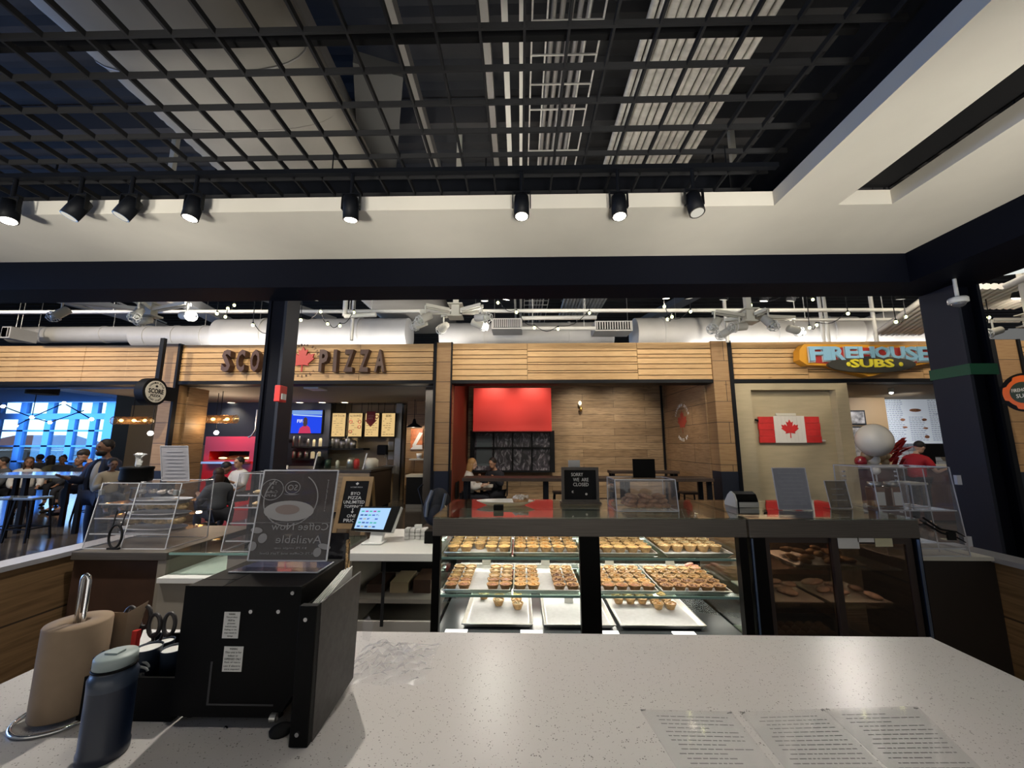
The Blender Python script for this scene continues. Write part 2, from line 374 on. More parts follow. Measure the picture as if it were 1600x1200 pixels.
# knee walls
kx0, kx1, kz = -3.02, 2.99, .95
mb = MB().box(kx0 - .12, kx0, -1, 3.6, 0, kz - .03); struct(mb, 'wall_left', knee_w)
struct(MB().box(kx0 - .15, kx0 + .02, -1, 3.6, kz - .03, kz), 'trim', mat('ledge_grey', (.42, .42, .45), .25))
mb = MB().box(kx1, kx1 + .12, -1, 3.04, 0, kz - .03); struct(mb, 'wall_right', knee_w)
struct(MB().box(kx1 - .02, kx1 + .15, -1, 3.04, kz - .03, kz), 'trim', MATS['ledge_grey'])
# ---------------------------------------------------------------- storefront
SY = 8.0
def X(u, Y=SY, v=600): return PY(u, v, Y).x
B0, B1 = PY(800, 594, SY).z, PY(800, 536, SY).z
def band(x0, x1, hs, y=SY):
    mb = MB(); z = B1; gap = .016
    for i, h in enumerate(hs):
        mb.m = i % 2; mb.box(x0 + .004, x1 - .004, y, y + .05, z - h + gap / 2, z - gap / 2); z -= h
    mb.m = 2; mb.box(x0, x1, y + .05, y + .3, B0, B1)
    return struct(mb, 'wall_front', [band_w[0], band_w[1], blackm])
tot = B1 - B0
def hs(seed):
    r = random.Random(seed); q = [r.choice((.08, .16, .16, .11)) for _ in range(7)]; s = sum(q); return [a * tot / s for a in q]
A = [.18, .14, .10, .16, .13, .17, .12]; A = [a * tot / sum(A) for a in A]
C = [.20, .14, .13, .05, .15, .05, .17]; C = [a * tot / sum(C) for a in C]
for (u0, u1, pat) in [(-260, -60, A), (-60, 131, A), (131, 248, A), (274, 388, C), (388, 562, C), (562, 677, C), (706, 824, A), (824, 996, C), (996, 1113, A), (1145, 1261, A), (1261, 1440, C), (1440, 1556, A), (1600, 1800, A)]:
    band(X(u0, v=565), X(u1, v=565), pat)
def colm(u0, u1, y=SY - .04, wains=True, z0=1.13, m=None):
    x0, x1 = X(u0), X(u1)
    struct(MB().box(x0, x1, y, y + .35, z0, B1 + .01), 'wall_front', m or col_w)
    struct(MB().box(x0, x1, y - .012, y + .35, 0, z0 - .001), 'wall_front', navy if wains else m)
colm(254, 275); colm(682, 705); colm(1114, 1140); colm(1559, 1598)
def trimv(u, w=.05, z0=0, y=SY - .07):
    x = X(u); struct(MB().box(x - w / 2, x + w / 2, y, y + .1, z0, B1 + .01), 'trim', black)
trimv(680); trimv(1142, .07); trimv(705.5, .025); trimv(277, .05, 0); trimv(1557, .1); trimv(1599, .06)
MBT = MB()
for (a, b) in [(-260, 250), (277, 680), (706, 1142), (1142, 1557)]:
    MBT.box(X(a), X(b), SY - .03, SY + .35, B0 - .07, B0 - .002)
struct(MBT, 'trim', black)
# pizza bay shell
CZL = B0 - .08     # ceiling height inside
bx0, bx1 = X(278), X(678)
struct(MB().box(X(280) - 3, bx1, SY + .3, 12.4, CZL, CZL + .05), 'ceiling', mat('bay_ceiling', (.25, .235, .22), .8))
struct(MB().box(bx0 - .1, bx0, SY + .3, 8.85, 0, CZL), 'wall_left', side_w)
struct(MB().box(PY(300, 650, 12.2).x - 2, PY(634, 650, 12.2).x, 12.2, 12.4, 0, CZL), 'wall_back', [mat('tan_wall', (.36, .28, .18), .7)])
struct(MB().box(PY(634, 650, 12.2).x, bx1 + 1.5, 12.6, 12.7, 0, CZL), 'wall_back', black)
struct(MB().box(bx1 - .03, bx1 + .04, SY + .31, 12.2, 0, CZL), 'wall_right', side_w)
# centre bay shell
cx0, cx1 = X(706), X(1113)
BY = 10.7
bz = PY(800, 603, BY).z
xb0, xb1 = PY(738, 650, BY).x, PY(1036, 650, BY).x
struct(MB().box(cx0, cx1, SY + .3, BY + .3, B1 - .05, B1), 'ceiling', MATS['bay_ceiling'])
struct(MB().box(cx0 - .02, cx1 + .2, BY, BY + .15, 0, B1), 'wall_back', back_w)
struct(MB().box(cx0 - .03, cx0, SY + .31, BY, 0, B1), 'wall_left', mat('rust_wall', (.22, .045, .02), .6))
struct(MB().box(cx1 - .02, cx1 + .04, SY + .31, BY, 0, B1), 'wall_right', side_w)
struct(MB().box(xb1 - .05, xb1, BY - .04, BY - .001, 0, B1), 'trim', black)
# firehouse bay: beige panelled front with a recessed door, opening to the right
d0, d1, dz = X(1172), X(1304), PY(1240, 609, SY).z
e0, e1 = X(1144), X(1323)
mb = MB(); mb.box(e0, d0, SY, SY + .3, 0, CZL); mb.box(d1, e1, SY, SY + .3, 0, CZL); mb.box(d0, d1, SY, SY + .3, dz, CZL)
struct(mb, 'wall_front', beige)
struct(MB().box(d0, d1, SY + .16, SY + .2, 0, dz), 'door_1', beige)
f0, f1 = X(1323), X(1557)
struct(MB().box(e1 - .02, f1 + 4, SY + .3, 12.2, CZL, CZL + .05), 'ceiling', MATS['tan_wall'])
struct(MB().box(e1 - .02, PY(1386, 650, 10.6).x, 10.6, 10.7, 0, CZL), 'wall_back', mat('caramel_wall', (.34, .22, .11), .6))
tile_m, t_ = new_mat('white_tile')
g_ = N(t_, 'ShaderNodeNewGeometry'); s_ = N(t_, 'ShaderNodeSeparateXYZ'); c_ = N(t_, 'ShaderNodeCombineXYZ'); b_ = N(t_, 'ShaderNodeTexBrick')
t_.links.new(g_.outputs['Position'], s_.inputs[0]); t_.links.new(s_.outputs[0], c_.inputs[0]); t_.links.new(s_.outputs[2], c_.inputs[1]); t_.links.new(c_.outputs[0], b_.inputs['Vector'])
for k_, v_ in (('Scale', 1), ('Brick Width', .3), ('Row Height', .1), ('Mortar Size', .008)): b_.inputs[k_].default_value = v_
b_.inputs['Color1'].default_value = b_.inputs['Color2'].default_value = (.72, .75, .78, 1); b_.inputs['Mortar'].default_value = (.35, .37, .4, 1)
p_ = N(t_, 'ShaderNodeBsdfPrincipled'); p_.inputs['Roughness'].default_value = .25; t_.links.new(b_.outputs[0], p_.inputs['Base Color'])
o_ = N(t_, 'ShaderNodeOutputMaterial'); t_.links.new(p_.outputs[0], o_.inputs[0])
struct(MB().box(PY(1386, 650, 10.6).x, f1 + 5, 11.4, 11.5, 0, CZL), 'wall_back', tile_m)
struct(MB().box(f1 + .02, f1 + 5, SY + .0, SY + .1, 0, B0), 'wall_front', col_w)
# left hall beyond the first band: window front, far walls
WY = 19.0
def XW(u, v=660): return PY(u, v, WY).x
zt, zb = PY(90, 626, WY).z, PY(90, 738, WY).z
wx0, wx1 = XW(-120), XW(178)
mullions = [XW(u) for u in (-60, -12, 28, 70, 107, 140, 168)]
z1_, z2_ = PY(90, 646, WY).z, PY(90, 655, WY).z
win_fr = mat('window_frame', (.10, .17, .32), .4)
for i in range(len(mullions) - 1):
    a, b = mullions[i], mullions[i + 1]
    mb = MB()
    mb.box(a, a + .32, WY, WY + .2, zb, zt); mb.box(a, b, WY - .02, WY + .2, z1_, z2_)
    for v in (673, 697, 721): z = PY(90, v, WY).z; mb.box(a, b, WY, WY + .12, z - .04, z + .04)
    struct(mb, 'window_%d' % (i + 1), win_fr)
    mb = MB().box(a + .32, b, WY + .1, WY + .11, zb, zt)
    g = struct(mb, 'window_%d' % (i + 11), glassm)
struct(MB().box(-30, XW(185), WY, WY + .3, 0, zb).box(-30, XW(185), WY, WY + .3, zt, 6.3), 'wall_back', mat('blue_grey_wall', (.07, .10, .16), .6))
struct(MB().box(XW(172), XW(178) + .5, WY - .3, WY + .1, 0, 6.3), 'wall_back', win_fr)
struct(MB().box(PY(178, 650, 13).x, PY(222, 650, 13).x, 13, 18.9, 0, B0 + .4), 'wall_back', mat('slate_wall', (.05, .07, .10), .6))
struct(MB().box(PY(222, 650, 12.9).x, bx0 - .3, 12.9, 13.1, 0, B0 + .4), 'wall_back', MATS['window_frame'])
struct(MB().box(-28, bx0 - .4, SY + .36, SY + .4, B0 - .1, B0 - .002), 'trim', win_fr)
struct(MB().box(-28, bx0 - .4, SY + .4, 18.9, B0 + .75, B0 + .8), 'ceiling', mat('hall_ceiling', (.22, .23, .27), .7))
# oval white ceiling raft, seen under the left band
mb = MB().lathe([(0, 0), (1.95, 0), (2.0, .04), (2.0, .12), (0, .12)], 40, (0, 0, 0), sx=1, sy=1.4); p = PZ(170, 610, B0 + .45)
mb.v = [v + Vector((p.x, p.y + 1.2, p.z)) for v in mb.v]
mb.build('ceiling_raft', mat('raft_white', (.55, .6, .7), .6), label='pale oval ceiling raft hanging over the tables at the far left', cat='ceiling panel')
# outside: parking ground, low red roofs
struct(MB().box(-120, 10, 19.5, 120, -.3, -.1), 'floor', mat('asphalt', (.35, .40, .42), .8, noise=.2, scale=2))
# ================================================================ KIOSK: COUNTERS AND CASES
CT = .95
wx, wy = PZ(1450, 993, CT).x, 1.60
grey_lam = mat('grey_laminate', (.30, .27, .24), .6, noise=.05)
t = thing('service_counter', 'large speckled light quartz counter filling the bottom of the picture', 'counter', (0, 1.0, 0))
MB().box(-1.545, wx, .3, wy, CT - .04, CT).build('worktop', quartzm, t, bevel=.004)
MB().box(-1.50, wx - .05, .35, wy - .05, .08, CT - .0405).build('cabinet', grey_lam, t)
MB().box(-1.45, wx - .1, .4, wy - .1, 0, .08).build('plinth', blackm, t)
# ---------------------------------------------------------------- lit pastry case
CY0, CY1, CTZ = 2.37, 3.13, 1.233
ax0, ax1 = PY(676, 825, CY0).x, PY(1167, 825, CY0).x
bx_1 = PY(1437, 828, CY0).x
case_white = mat('case_white', (.75, .76, .76), .35)
case_grey = mat('case_grey', (.30, .31, .31), .35, .3)
tube_m = glow('case_light', (1, .97, .9), 14)
def rail_case(name, label, x0, x1, posts, lit):
    t = thing(name, label, 'display case', ((x0 + x1) / 2, (CY0 + CY1) / 2, 0))
    MB().box(x0, x1, CY0, CY1, CTZ - .008, CTZ).build('top_glass', pane('top_glass_' + name, (.80, .86, .83), .42), t, label='greenish glass top')
    zr = 1.125
    mb = MB().box(x0, x1, CY0 + .001, CY0 + .03, zr, CTZ - .009).box(x0, x1, CY1 - .03, CY1, zr + .05, CTZ - .009)
    mb.box(x0, x0 + .03, CY0 + .03, CY1 - .03, zr + .04, CTZ - .009).box(x1 - .03, x1, CY0 + .03, CY1 - .03, zr + .04, CTZ - .009)
    mb.build('top_rail', brushed, t, bevel=.003, label='brushed metal rail')
    for i, (a, b) in enumerate(posts):
        MB().box(a, b, CY0 + .004, CY0 + .05, .1, zr - .001).build('post', blackp, t)
    for a in (x0 + .002, x1 - .032): MB().box(a, a + .03, CY1 - .04, CY1 - .005, .1, zr + .04).build('post', blackp, t)
    MB().box(x0, x1, CY0 + .01, CY1, .09, .45).build('base', black if not lit else brushed, t)
    MB().box(x0 + .03, x1 - .03, CY0 + .05, CY1 - .05, 0, .09).build('plinth', blackm, t)
    return t
pc0, pc1 = PY(906, 850, CY0).x, PY(937, 850, CY0).x
lp = (ax0 + .002, ax0 + .047)
caseA = rail_case('pastry_display_case', 'wide lit glass display case full of tart trays, straight ahead', ax0, ax1, [lp, (pc0, pc1), (ax1 - .05, ax1 - .002)], True)
SH = (.985, .775)
for z in SH:
    MB().box(ax0 + .02, ax1 - .02, CY0 + .09, CY1 - .05, z - .008, z).build('glass_shelf', shelfm, caseA)
    MB().box(ax0 + .02, ax1 - .02, CY0 + .085, CY0 + .0895, z - .011, z + .002).build('shelf_edge', mat('edge_green', (.25, .42, .38), .2) if 'edge_green' not in MATS else MATS['edge_green'], caseA)
    for x in (ax0 + .25, (pc0 + pc1) / 2 + .02, ax1 - .25): MB().bar((x, CY1 - .06, z - .03), (x, CY0 + .25, z - .02), .012, .02).build('bracket', case_grey, caseA)
MB().box(ax0 + .004, ax0 + .010, CY0 + .06, CY1 - .05, .46, 1.165).build('side_glass', glassm, caseA)
MB().box(ax1 - .010, ax1 - .004, CY0 + .06, CY1 - .05, .46, 1.165).build('side_glass', glassm, caseA)
MB().box(ax0 + .035, ax1 - .035, CY1 - .03, CY1 - .024, .46, 1.17).build('front_glass', glassm, caseA)
MB().box(ax0 + .02, ax1 - .02, CY0 + .06, CY1 - .05, .4505, .57).build('deck', mat('deck_dark', (.09, .10, .11), .25, .3), caseA)
for i in range(4): MB().box(ax0 + .07 + i * .44, ax0 + .20 + i * .44, CY0 + .07, CY0 + .12, .571, .576).build('deck_lamp', glow('deck_glow', (1, .98, .94), 1.6) if not i else MATS['deck_glow'], caseA)
MB().box(ax0 + .06, ax1 - .06, CY1 - .138, CY1 - .131, 1.118, 1.171).build('light_valance', case_grey, caseA)
for z in (1.155, .965, .757):
    MB().tube([(ax0 + .06, CY1 - .075, z), (ax1 - .06, CY1 - .075, z)], .008, 8).build('light_tube', tube_m, caseA)
    MB().box(ax0 + .06, ax1 - .06, CY1 - .13, CY1 - .05, z + .010, z + .016).build('light_shade', case_grey, caseA)
    area('case_strip', ((ax0 + ax1) / 2, CY1 - .10, z - .012), (math.radians(-28), 0, 0), ax1 - ax0 - .15, .05, 5.2, (1, .93, .78))
    area('case_strip', ((ax0 + ax1) / 2, CY0 + .15, z - .010), (math.radians(20), 0, 0), ax1 - ax0 - .15, .03, 2.4, (1, .93, .78))
# ---- sheet pans
pan_m = mat('pan_metal', (.58, .57, .54), .38, .7, noise=.12, scale=30)
liner_m = mat('parchment', (.52, .52, .54), .6, noise=.08, scale=40)
PW, PD, PH = .40, .50, .022
def pan(x, y, z, label, liner=True, w=PW, d=PD):
    t = thing('sheet_pan', label, 'tray', (x, y, z))
    mb = MB(); mb.x = Matrix.Translation((x, y, z)); a, b, k = w / 2, d / 2, .018
    mb.hexa([(-a + k, -b + k, 0), (a - k, -b + k, 0), (a - k, b - k, 0), (-a + k, b - k, 0), (-a + k, -b + k, .002), (a - k, -b + k, .002), (a - k, b - k, .002), (-a + k, b - k, .002)])
    for (p, q) in [((-1, -1), (1, -1)), ((1, -1), (1, 1)), ((1, 1), (-1, 1)), ((-1, 1), (-1, -1))]:
        i0 = Vector((p[0] * (a - k), p[1] * (b - k), .001)); i1 = Vector((q[0] * (a - k), q[1] * (b - k), .001))
        o0 = Vector((p[0] * a, p[1] * b, PH)); o1 = Vector((q[0] * a, q[1] * b, PH))
        mb.add([i0, i1, o1, o0], [(0, 1, 2, 3)])
    mb.build('dish', pan_m, t)
    mb = MB(); mb.x = Matrix.Translation((x, y, z)); mb.tube([(-a, -b, PH), (a, -b, PH), (a, b, PH), (-a, b, PH)], .0045, 6, closed=True); mb.build('rim', pan_m, t)
    if liner: MB().box(x - a + .025, x + a - .025, y - b + .025, y + b - .025, z + .0025, z + .0035).build('liner', liner_m, t, label='parchment liner')
    return t
# ---- tarts
crust_m = mat('crust', (.66, .42, .19), .7, noise=.3, scale=60, bump=.3)
crustd_m = mat('crust_brown', (.48, .27, .12), .7, noise=.35, scale=60, bump=.3)
fills = {k: mat('filling_' + k, c, .45, noise=n, scale=90, bump=.5) for k, c, n in
         [('gold', (.74, .47, .17), .35), ('pale', (.82, .66, .38), .3), ('red', (.36, .13, .05), .6), ('choc', (.22, .10, .05), .6), ('amber', (.66, .34, .10), .45)]}
for m_ in (crust_m, crustd_m, *fills.values()):
    pass
def tart_proto(kind, cr):
    t = thing('tart', 'x', 'tart', (0, -50, 0))
    mb = MB(); n = 18; vs = []; fs = []
    prof = [(.0, 0), (.024, 0), (.037, .032), (.0395, .035), (.034, .035), (.031, .028)]
    for i, (r, z) in enumerate(prof):
        for k in range(n):
            a = 2 * PI * k / n; q = r * (1 + (.05 if k % 2 and i > 1 else 0)); zz = z + (.002 if (k % 2 and i in (3, 4)) else 0)
            vs.append((q * math.cos(a), -50 + q * math.sin(a), zz))
    for i in range(len(prof) - 1):
        for k in range(n): fs.append((i * n + k, i * n + (k + 1) % n, (i + 1) * n + (k + 1) % n, (i + 1) * n + k))
    mb.add(vs, fs, True); mb.build('crust', cr, t)
    mb = MB(); rr = random.Random(sum(map(ord, kind)))
    R_ = [(.0325, .027), (.024, .0315), (.014, .033), (.0, .0325)]; vs = []
    for (r, z) in R_: vs += [(r * math.cos(2 * PI * k / 12), -50 + r * math.sin(2 * PI * k / 12), z + (rr.uniform(-.003, .003) if 0 < r < .03 else 0)) for k in range(12)]
    fs = [(i * 12 + k, i * 12 + (k + 1) % 12, (i + 1) * 12 + (k + 1) % 12, (i + 1) * 12 + k) for i in range(3) for k in range(12)]
    mb.add(vs, fs, True)
    if kind in ('pale', 'choc', 'amber'):
        for _ in range(7): a = rr.uniform(0, 6.28); q = rr.uniform(0, .022); mb.ball((q * math.cos(a), -50 + q * math.sin(a), .034), (.0065, .0055, .005), 6, 4)
    mb.build('filling', fills[kind], t)
    return index(t)
PROTO = {k: tart_proto(k, crustd_m if k in ('red', 'choc') else crust_m) for k in fills}
PROTO_USED = {}
def place_tart(kind, x, y, z, label, group):
    t = PROTO[kind]
    if kind not in PROTO_USED: PROTO_USED[kind] = 1; t.location = (x, y, z); t['label'] = label; t.rotation_euler = (0, 0, random.uniform(0, 6))
    else: t = dup(t, (x, y, z), random.uniform(0, 6), label)
    t['group'] = group; s = random.uniform(.93, 1.0); t.scale = (s, s, s * 1.1); return t
def cx(u, v, y): return PY(u, v, y).x
PYc = CY0 + .10 + PD / 2 + .005
# top shelf pans (left to right)
def tag_card(x, y, z, label):
    t = MB().quad((x - .03, y, z), (x + .03, y, z), (x + .03, y + .012, z + .03), (x - .03, y + .012, z + .03)); t.add([(x - .03, y + .02, z), (x + .03, y + .02, z), (x + .03, y + .013, z + .03), (x - .03, y + .013, z + .03)], [(0, 3, 2, 1)])
    t.build('price_card', paper, label=label, cat='card')
row1 = [(694, 798), (803, 906), (None, None), (1040, 1146)]
yf = PYc - PD / 2
def pcx(u0, u1, v): return (cx(u0, v, yf) + cx(u1, v, yf)) / 2
tx = [pcx(694, 798, 868), pcx(803, 906, 868), cx(1027, 868, yf) - PW / 2, pcx(1040, 1146, 868)]
names1 = ['leftmost', 'second', 'third', 'rightmost']
specs1 = [('gold', 5, 5), ('amber', 5, 5), ('gold', 5, 5), ('pale', 5, 5)]
for i, x in enumerate(tx):
    z = SH[0] + .001
    pan(x, PYc, z, 'metal sheet pan of golden tarts on the top glass shelf, %s of four' % names1[i])
    k, nx, ny = specs1[i]
    for r in range(ny):
        for c in range(nx):
            if i == 0 and r == 0 and c == 2: continue
            jx = random.uniform(-.004, .004)
            yy = PYc - PD / 2 + .085 + r * .082 + (.045 if i == 3 else 0)
            if yy > PYc + PD / 2 - .04: continue
            place_tart(k, x - PW / 2 + .042 + c * .079 + jx * .5, yy + random.uniform(-.003, .003), z + .004,
                       ['golden glazed tart', 'amber crumb topped tart', 'smooth golden tart', 'pale streusel tart'][i] + ' on the %s pan of the top case shelf' % names1[i], 'tarts on the %s pan of the top shelf' % names1[i])
    tag_card(x - .01, PYc + PD / 2 - .035, z + .03, 'small white price card behind the tarts of the %s top shelf pan' % names1[i])
# middle shelf
tx2 = [pcx(692, 796, 926), pcx(803, 907, 926), cx(1029, 926, yf) - PW / 2, pcx(1040, 1140, 926)]
for i, x in enumerate(tx2):
    z = SH[1] + .001
    pan(x, PYc, z, 'metal sheet pan of darker tarts on the middle glass shelf, %s of four' % names1[i])
    for r in range(5):
        cols = [0, 1, 3.2, 4.2] if i == 0 else [0, 1, 3, 4] if i == 1 else [0, 1, 2, 3, 4]
        for c in cols:
            yy = PYc - PD / 2 + .055 + r * .085
            kind = ('red' if r < 2 else 'gold') if i == 0 else (('amber' if c < 2 else ('choc' if r < 3 else 'amber')) if i == 1 else ('red' if r < 1 else 'amber') if i == 2 else ('choc' if r < 2 else 'amber' if r < 4 else 'gold'))
            desc = {'red': 'dark jam filled tart', 'gold': 'golden tart', 'amber': 'amber nut topped tart', 'choc': 'dark chocolate pecan tart'}[kind]
            place_tart(kind, x - PW / 2 + .042 + c * .079, yy + random.uniform(-.003, .003), z + .004, desc + ' on the %s pan of the middle case shelf' % names1[i], desc + 's on the %s pan of the middle shelf' % names1[i])
    tag_card(x + .02, PYc + PD / 2 - .035, z + .03, 'small white price card behind the tarts of the %s middle shelf pan' % names1[i])
# deck pans
zd = .5765; ydc = PYc + .03
ud = [(726, 828), (855, 958), (972, 1102)]
yfd = ydc - PD / 2
tx3 = [(cx(a, 980, yfd) + cx(b, 980, yfd)) / 2 for a, b in ud]
lab3 = ['sheet pan with only five tarts on the case floor, left', 'empty sheet pan on the case floor behind the black centre post', 'sheet pan with tarts at its back end on the case floor, right']
for i, x in enumerate(tx3): pan(x, ydc, zd, lab3[i], w=[.42, .42, .50][i])
for (dx, dy, k) in [(-.12, .19, 'pale'), (-.01, .15, 'gold'), (-.01, .075, 'pale'), (.11, .17, 'gold'), (.11, .09, 'amber'), (.12, .02, 'pale')]:
    place_tart(k, tx3[0] + dx, ydc + dy, zd + .005, 'lone %s tart on the nearly empty left floor pan' % {'pale': 'pale', 'gold': 'golden', 'amber': 'brown'}[k], '%s tarts on the left floor pan' % k)
for r in range(3):
    for c in range(5):
        if r == 0 and c < 3: continue
        place_tart('amber' if c > 2 else 'gold', tx3[2] - .17 + c * .08, ydc + .04 + r * .085, zd + .005, '%s tart at the back of the right floor pan in the case' % ('brown nut' if c > 2 else 'golden'), '%s tarts on the right floor pan' % ('brown' if c > 2 else 'golden'))
tag_card(tx3[1] - .02, ydc + .12, zd + .005, 'blank white card lying in the empty floor pan'); tag_card(tx3[0] + .02, ydc + .225, zd + .03, 'white card at the back of the nearly empty left floor pan')
# side tray at the right end of the case
def lump_tray(x, y, z, w, d, m, n, label, seed, size=.03, cat='tray', kind_name='pastry_tray', part='pastries'):
    rr = random.Random(seed); t = thing(kind_name, label, cat, (x, y, z))
    MB().box(x - w / 2, x + w / 2, y - d / 2, y + d / 2, z, z + .006).build('tray_base', pan_m, t)
    for i in range(n):
        mb = MB(); a = x + rr.uniform(-w / 2 + size, w / 2 - size); b = y + rr.uniform(-d / 2 + size, d / 2 - size)
        mb.x = T((a, b, z + .006 + size * .45 + (size * .5 if i > n * .6 else 0)), rr.uniform(0, 3), 0, rr.uniform(-.25, .25))
        mb.ball((0, 0, 0), (size * rr.uniform(1, 1.4), size * .8, size * .45), 10, 6)
        mb.build(part, m, t)
    return t
pink_m = mat('pink_icing', (.62, .28, .22), .5, noise=.3, scale=80)
lump_tray(ax1 - .085, CY1 - .24, SH[0] + .001, .12, .32, mat('cellophane_white', (.75, .74, .70), .2, noise=.3, scale=50), 9, 'tray of cellophane wrapped sweets at the right end of the top shelf', 3, .028, part='sweet')
lump_tray(ax1 - .085, CY1 - .24, SH[1] + .001, .12, .32, pink_m, 12, 'tray of pink biscuits at the right end of the middle shelf', 4, .026, part='biscuit')
# ---------------------------------------------------------------- dark closed case
caseB = rail_case('chilled_display_case', 'unlit dark display case with sliding glass doors, right of the tart case', ax1 + .012, bx_1, [(ax1 + .014, ax1 + .10), (bx_1 - .035, bx_1 - .002)], False)
b0, b1 = ax1 + .105, bx_1 - .04
dm = PY(1312, 880, CY0).x
frame_m = mat('door_frame', (.06, .045, .04), .4, .4)
for (a, b, y) in [(b0, dm + .02, CY0 + .035), (dm - .02, b1, CY0 + .015)]:
    d = MB().box(a, a + .035, y, y + .018, .455, 1.12).box(b - .035, b, y, y + .018, .455, 1.12).box(a + .035, b - .035, y, y + .018, 1.09, 1.12).box(a + .035, b - .035, y, y + .018, .455, .48).build('sliding_door', frame_m, caseB)
    MB().box(a + .035, b - .035, y + .006, y + .011, .48, 1.09).build('door_glass', smoked, d)
MB().box(b0 - .08, b1 + .02, CY1 - .06, CY1 - .05, .455, 1.17).build('back_panel', mat('case_brown', (.14, .085, .06), .45, noise=.3, scale=6), caseB)
for z in (.93, .72): MB().box(b0 - .03, b1, CY0 + .10, CY1 - .07, z - .007, z).build('glass_shelf', shelfm, caseB)
MB().box(b1 + .012, b1 + .028, CY0 - .002, CY0 + .003, .12, 1.12).build('corner_strip', mat('blue_steel', (.25, .38, .65), .15, .9), caseB)
MB().box(ax1 + .018, ax1 + .028, CY0 - .002, CY0 + .003, .12, 1.12).build('corner_strip', MATS['blue_steel'], caseB)
area('case_b_fill', ((b0 + b1) / 2 - .2, CY1 - .1, 1.15), (math.radians(-15), 0, 0), .8, .04, 4.5, (1, .8, .6))  # added fill inside the unlit case, brings out its contents
area('case_b_fill', ((b0 + b1) / 2, CY0 + .12, .92), (math.radians(15), 0, 0), .8, .03, 2.2, (1, .78, .6))
cookie_m = mat('cookie', (.50, .30, .14), .75, noise=.35, scale=50, bump=.3); truffle_m = mat('truffle', (.26, .16, .11), .7, noise=.3, scale=40)
lump_tray(b0 + .46, CY0 + .32, .931, .42, .34, cookie_m, 22, 'tray of flat golden biscuits on the upper shelf of the dark case', 5, .034, part='biscuit')
lump_tray(b0 + .22, CY0 + .34, .721, .36, .36, mat('cello_brown', (.33, .25, .21), .2, noise=.5, scale=60), 12, 'tray of wrapped pastries on the lower shelf of the dark case', 6, .04, part='pastry')
lump_tray(b0 + .62, CY0 + .34, .721, .36, .36, MATS['cello_brown'], 10, 'tray of wrapped pastries on the lower shelf of the dark case, at the right door', 12, .04, part='pastry')
t = thing('truffle_tray', 'tray of round brown truffles on the floor of the dark case', 'tray', (b0 + .3, CY0 + .3, .4505))
MB().box(b0 + .02, b0 + .58, CY0 + .1, CY0 + .5, .4505, .456).build('tray_base', pan_m, t)
mb0 = MB()
for r in range(5):
    for c in range(8): MB().ball((b0 + .07 + c * .062 + r * .008, CY0 + .16 + r * .065, .456 + .13 * 0 + .03), .029, 10, 7).build('truffle', truffle_m, t)
# notes stuck on the right door
for i, (u0, u1, v0, v1, m_, lb) in enumerate([(1310, 1340, 834, 857, paper, 'white paper note taped in the right door of the dark case, leftmost'), (1340, 1364, 834, 847, paper, 'small white note taped beside the yellow note'), (1368, 1392, 832, 854, mat('note_yellow', (.62, .58, .38), .8), 'yellowish note taped in the right door of the dark case')]):
    a, b = PY(u0, v1, CY0 + .012), PY(u1, v0, CY0 + .012)
    MB().box(a.x, b.x, CY0 + .010, CY0 + .0115, a.z, b.z).build('paper_note', m_, label=lb, cat='note')
# ================================================================ ON TOP OF THE CASES
TZ = CTZ + .0005
# melamine platter
p = PZ(790, 789, TZ); t = thing('oval_platter', 'long white oval melamine platter on the glass case top', 'platter', (p.x, p.y, TZ))
mb = MB(); mb.lathe([(0, 0), (.10, 0), (.155, .028), (.16, .031), (.15, .030), (.10, .006), (0, .005)], 32, (p.x, p.y, TZ), sx=1.28, sy=.62); mb.build('dish', mat('melamine', (.78, .74, .69), .3), t)
ctz = TZ + .018
q = (p.x + .105, p.y, ctz)
t = thing('streusel_tart', 'crumb topped square pastry on the right of the white platter', 'pastry', q)
MB().lathe([(0, 0), (.05, 0), (.06, .028), (0, .03)], 14, q, sy=.7).build('crust', crustd_m, t)
mb = MB(); rr = random.Random(5)
for _ in range(40): a = rr.uniform(0, 6.28); k = math.sqrt(rr.random()) * .052; mb.ball((q[0] + k * math.cos(a), q[1] + .7 * k * math.sin(a), q[2] + .03 + rr.uniform(0, .012)), rr.uniform(.008, .012), 6, 4)
mb.build('crumb_topping', mat('sugar_crumb', (.72, .64, .55), .8), t)
MB().box(p.x - .10, p.x - .02, p.y - .02, p.y + .03, TZ + .008, TZ + .020).build('folded_card', paper, label='small folded white card lying on the oval platter', cat='card')
# little black cup on the shelf edge under the glass top
c = PZ(779, 797, TZ)
MB().box(c.x - .032, c.x + .032, c.y - .02, c.y + .02, TZ, TZ + .035).build('card_block', blackp, label='small black block standing in front of the oval platter', cat='block', bevel=.004)
# letter board
p = PZ(905, 788, TZ); W2 = .145; y = p.y
t = thing('letter_board', 'black felt letter board reading SORRY WE ARE CLOSED', 'sign', (p.x, y, TZ))
a = PY(877, 730, y); b = PY(937, 788, y); W2 = (b.x - a.x) / 2; xm = (a.x + b.x) / 2; zh = a.z
fr = mat('grey_wood_frame', (.10, .085, .072), .5, noise=.2)
MB().box(xm - W2, xm - W2 + .02, y, y + .02, TZ + .015, zh).box(xm + W2 - .02, xm + W2, y, y + .02, TZ + .015, zh).box(xm - W2 + .02, xm + W2 - .02, y, y + .02, zh - .02, zh).box(xm - W2 + .02, xm + W2 - .02, y, y + .02, TZ + .015, TZ + .032).build('frame', fr, t)
MB().box(xm - W2 - .012, xm + W2 + .012, y - .015, y + .05, TZ, TZ + .015).build('stand', fr, t)
MB().box(xm - W2 + .02, xm + W2 - .02, y + .008, y + .016, TZ + .032, zh - .02).build('felt', blackm, t)
mb = MB(); hh = zh - TZ
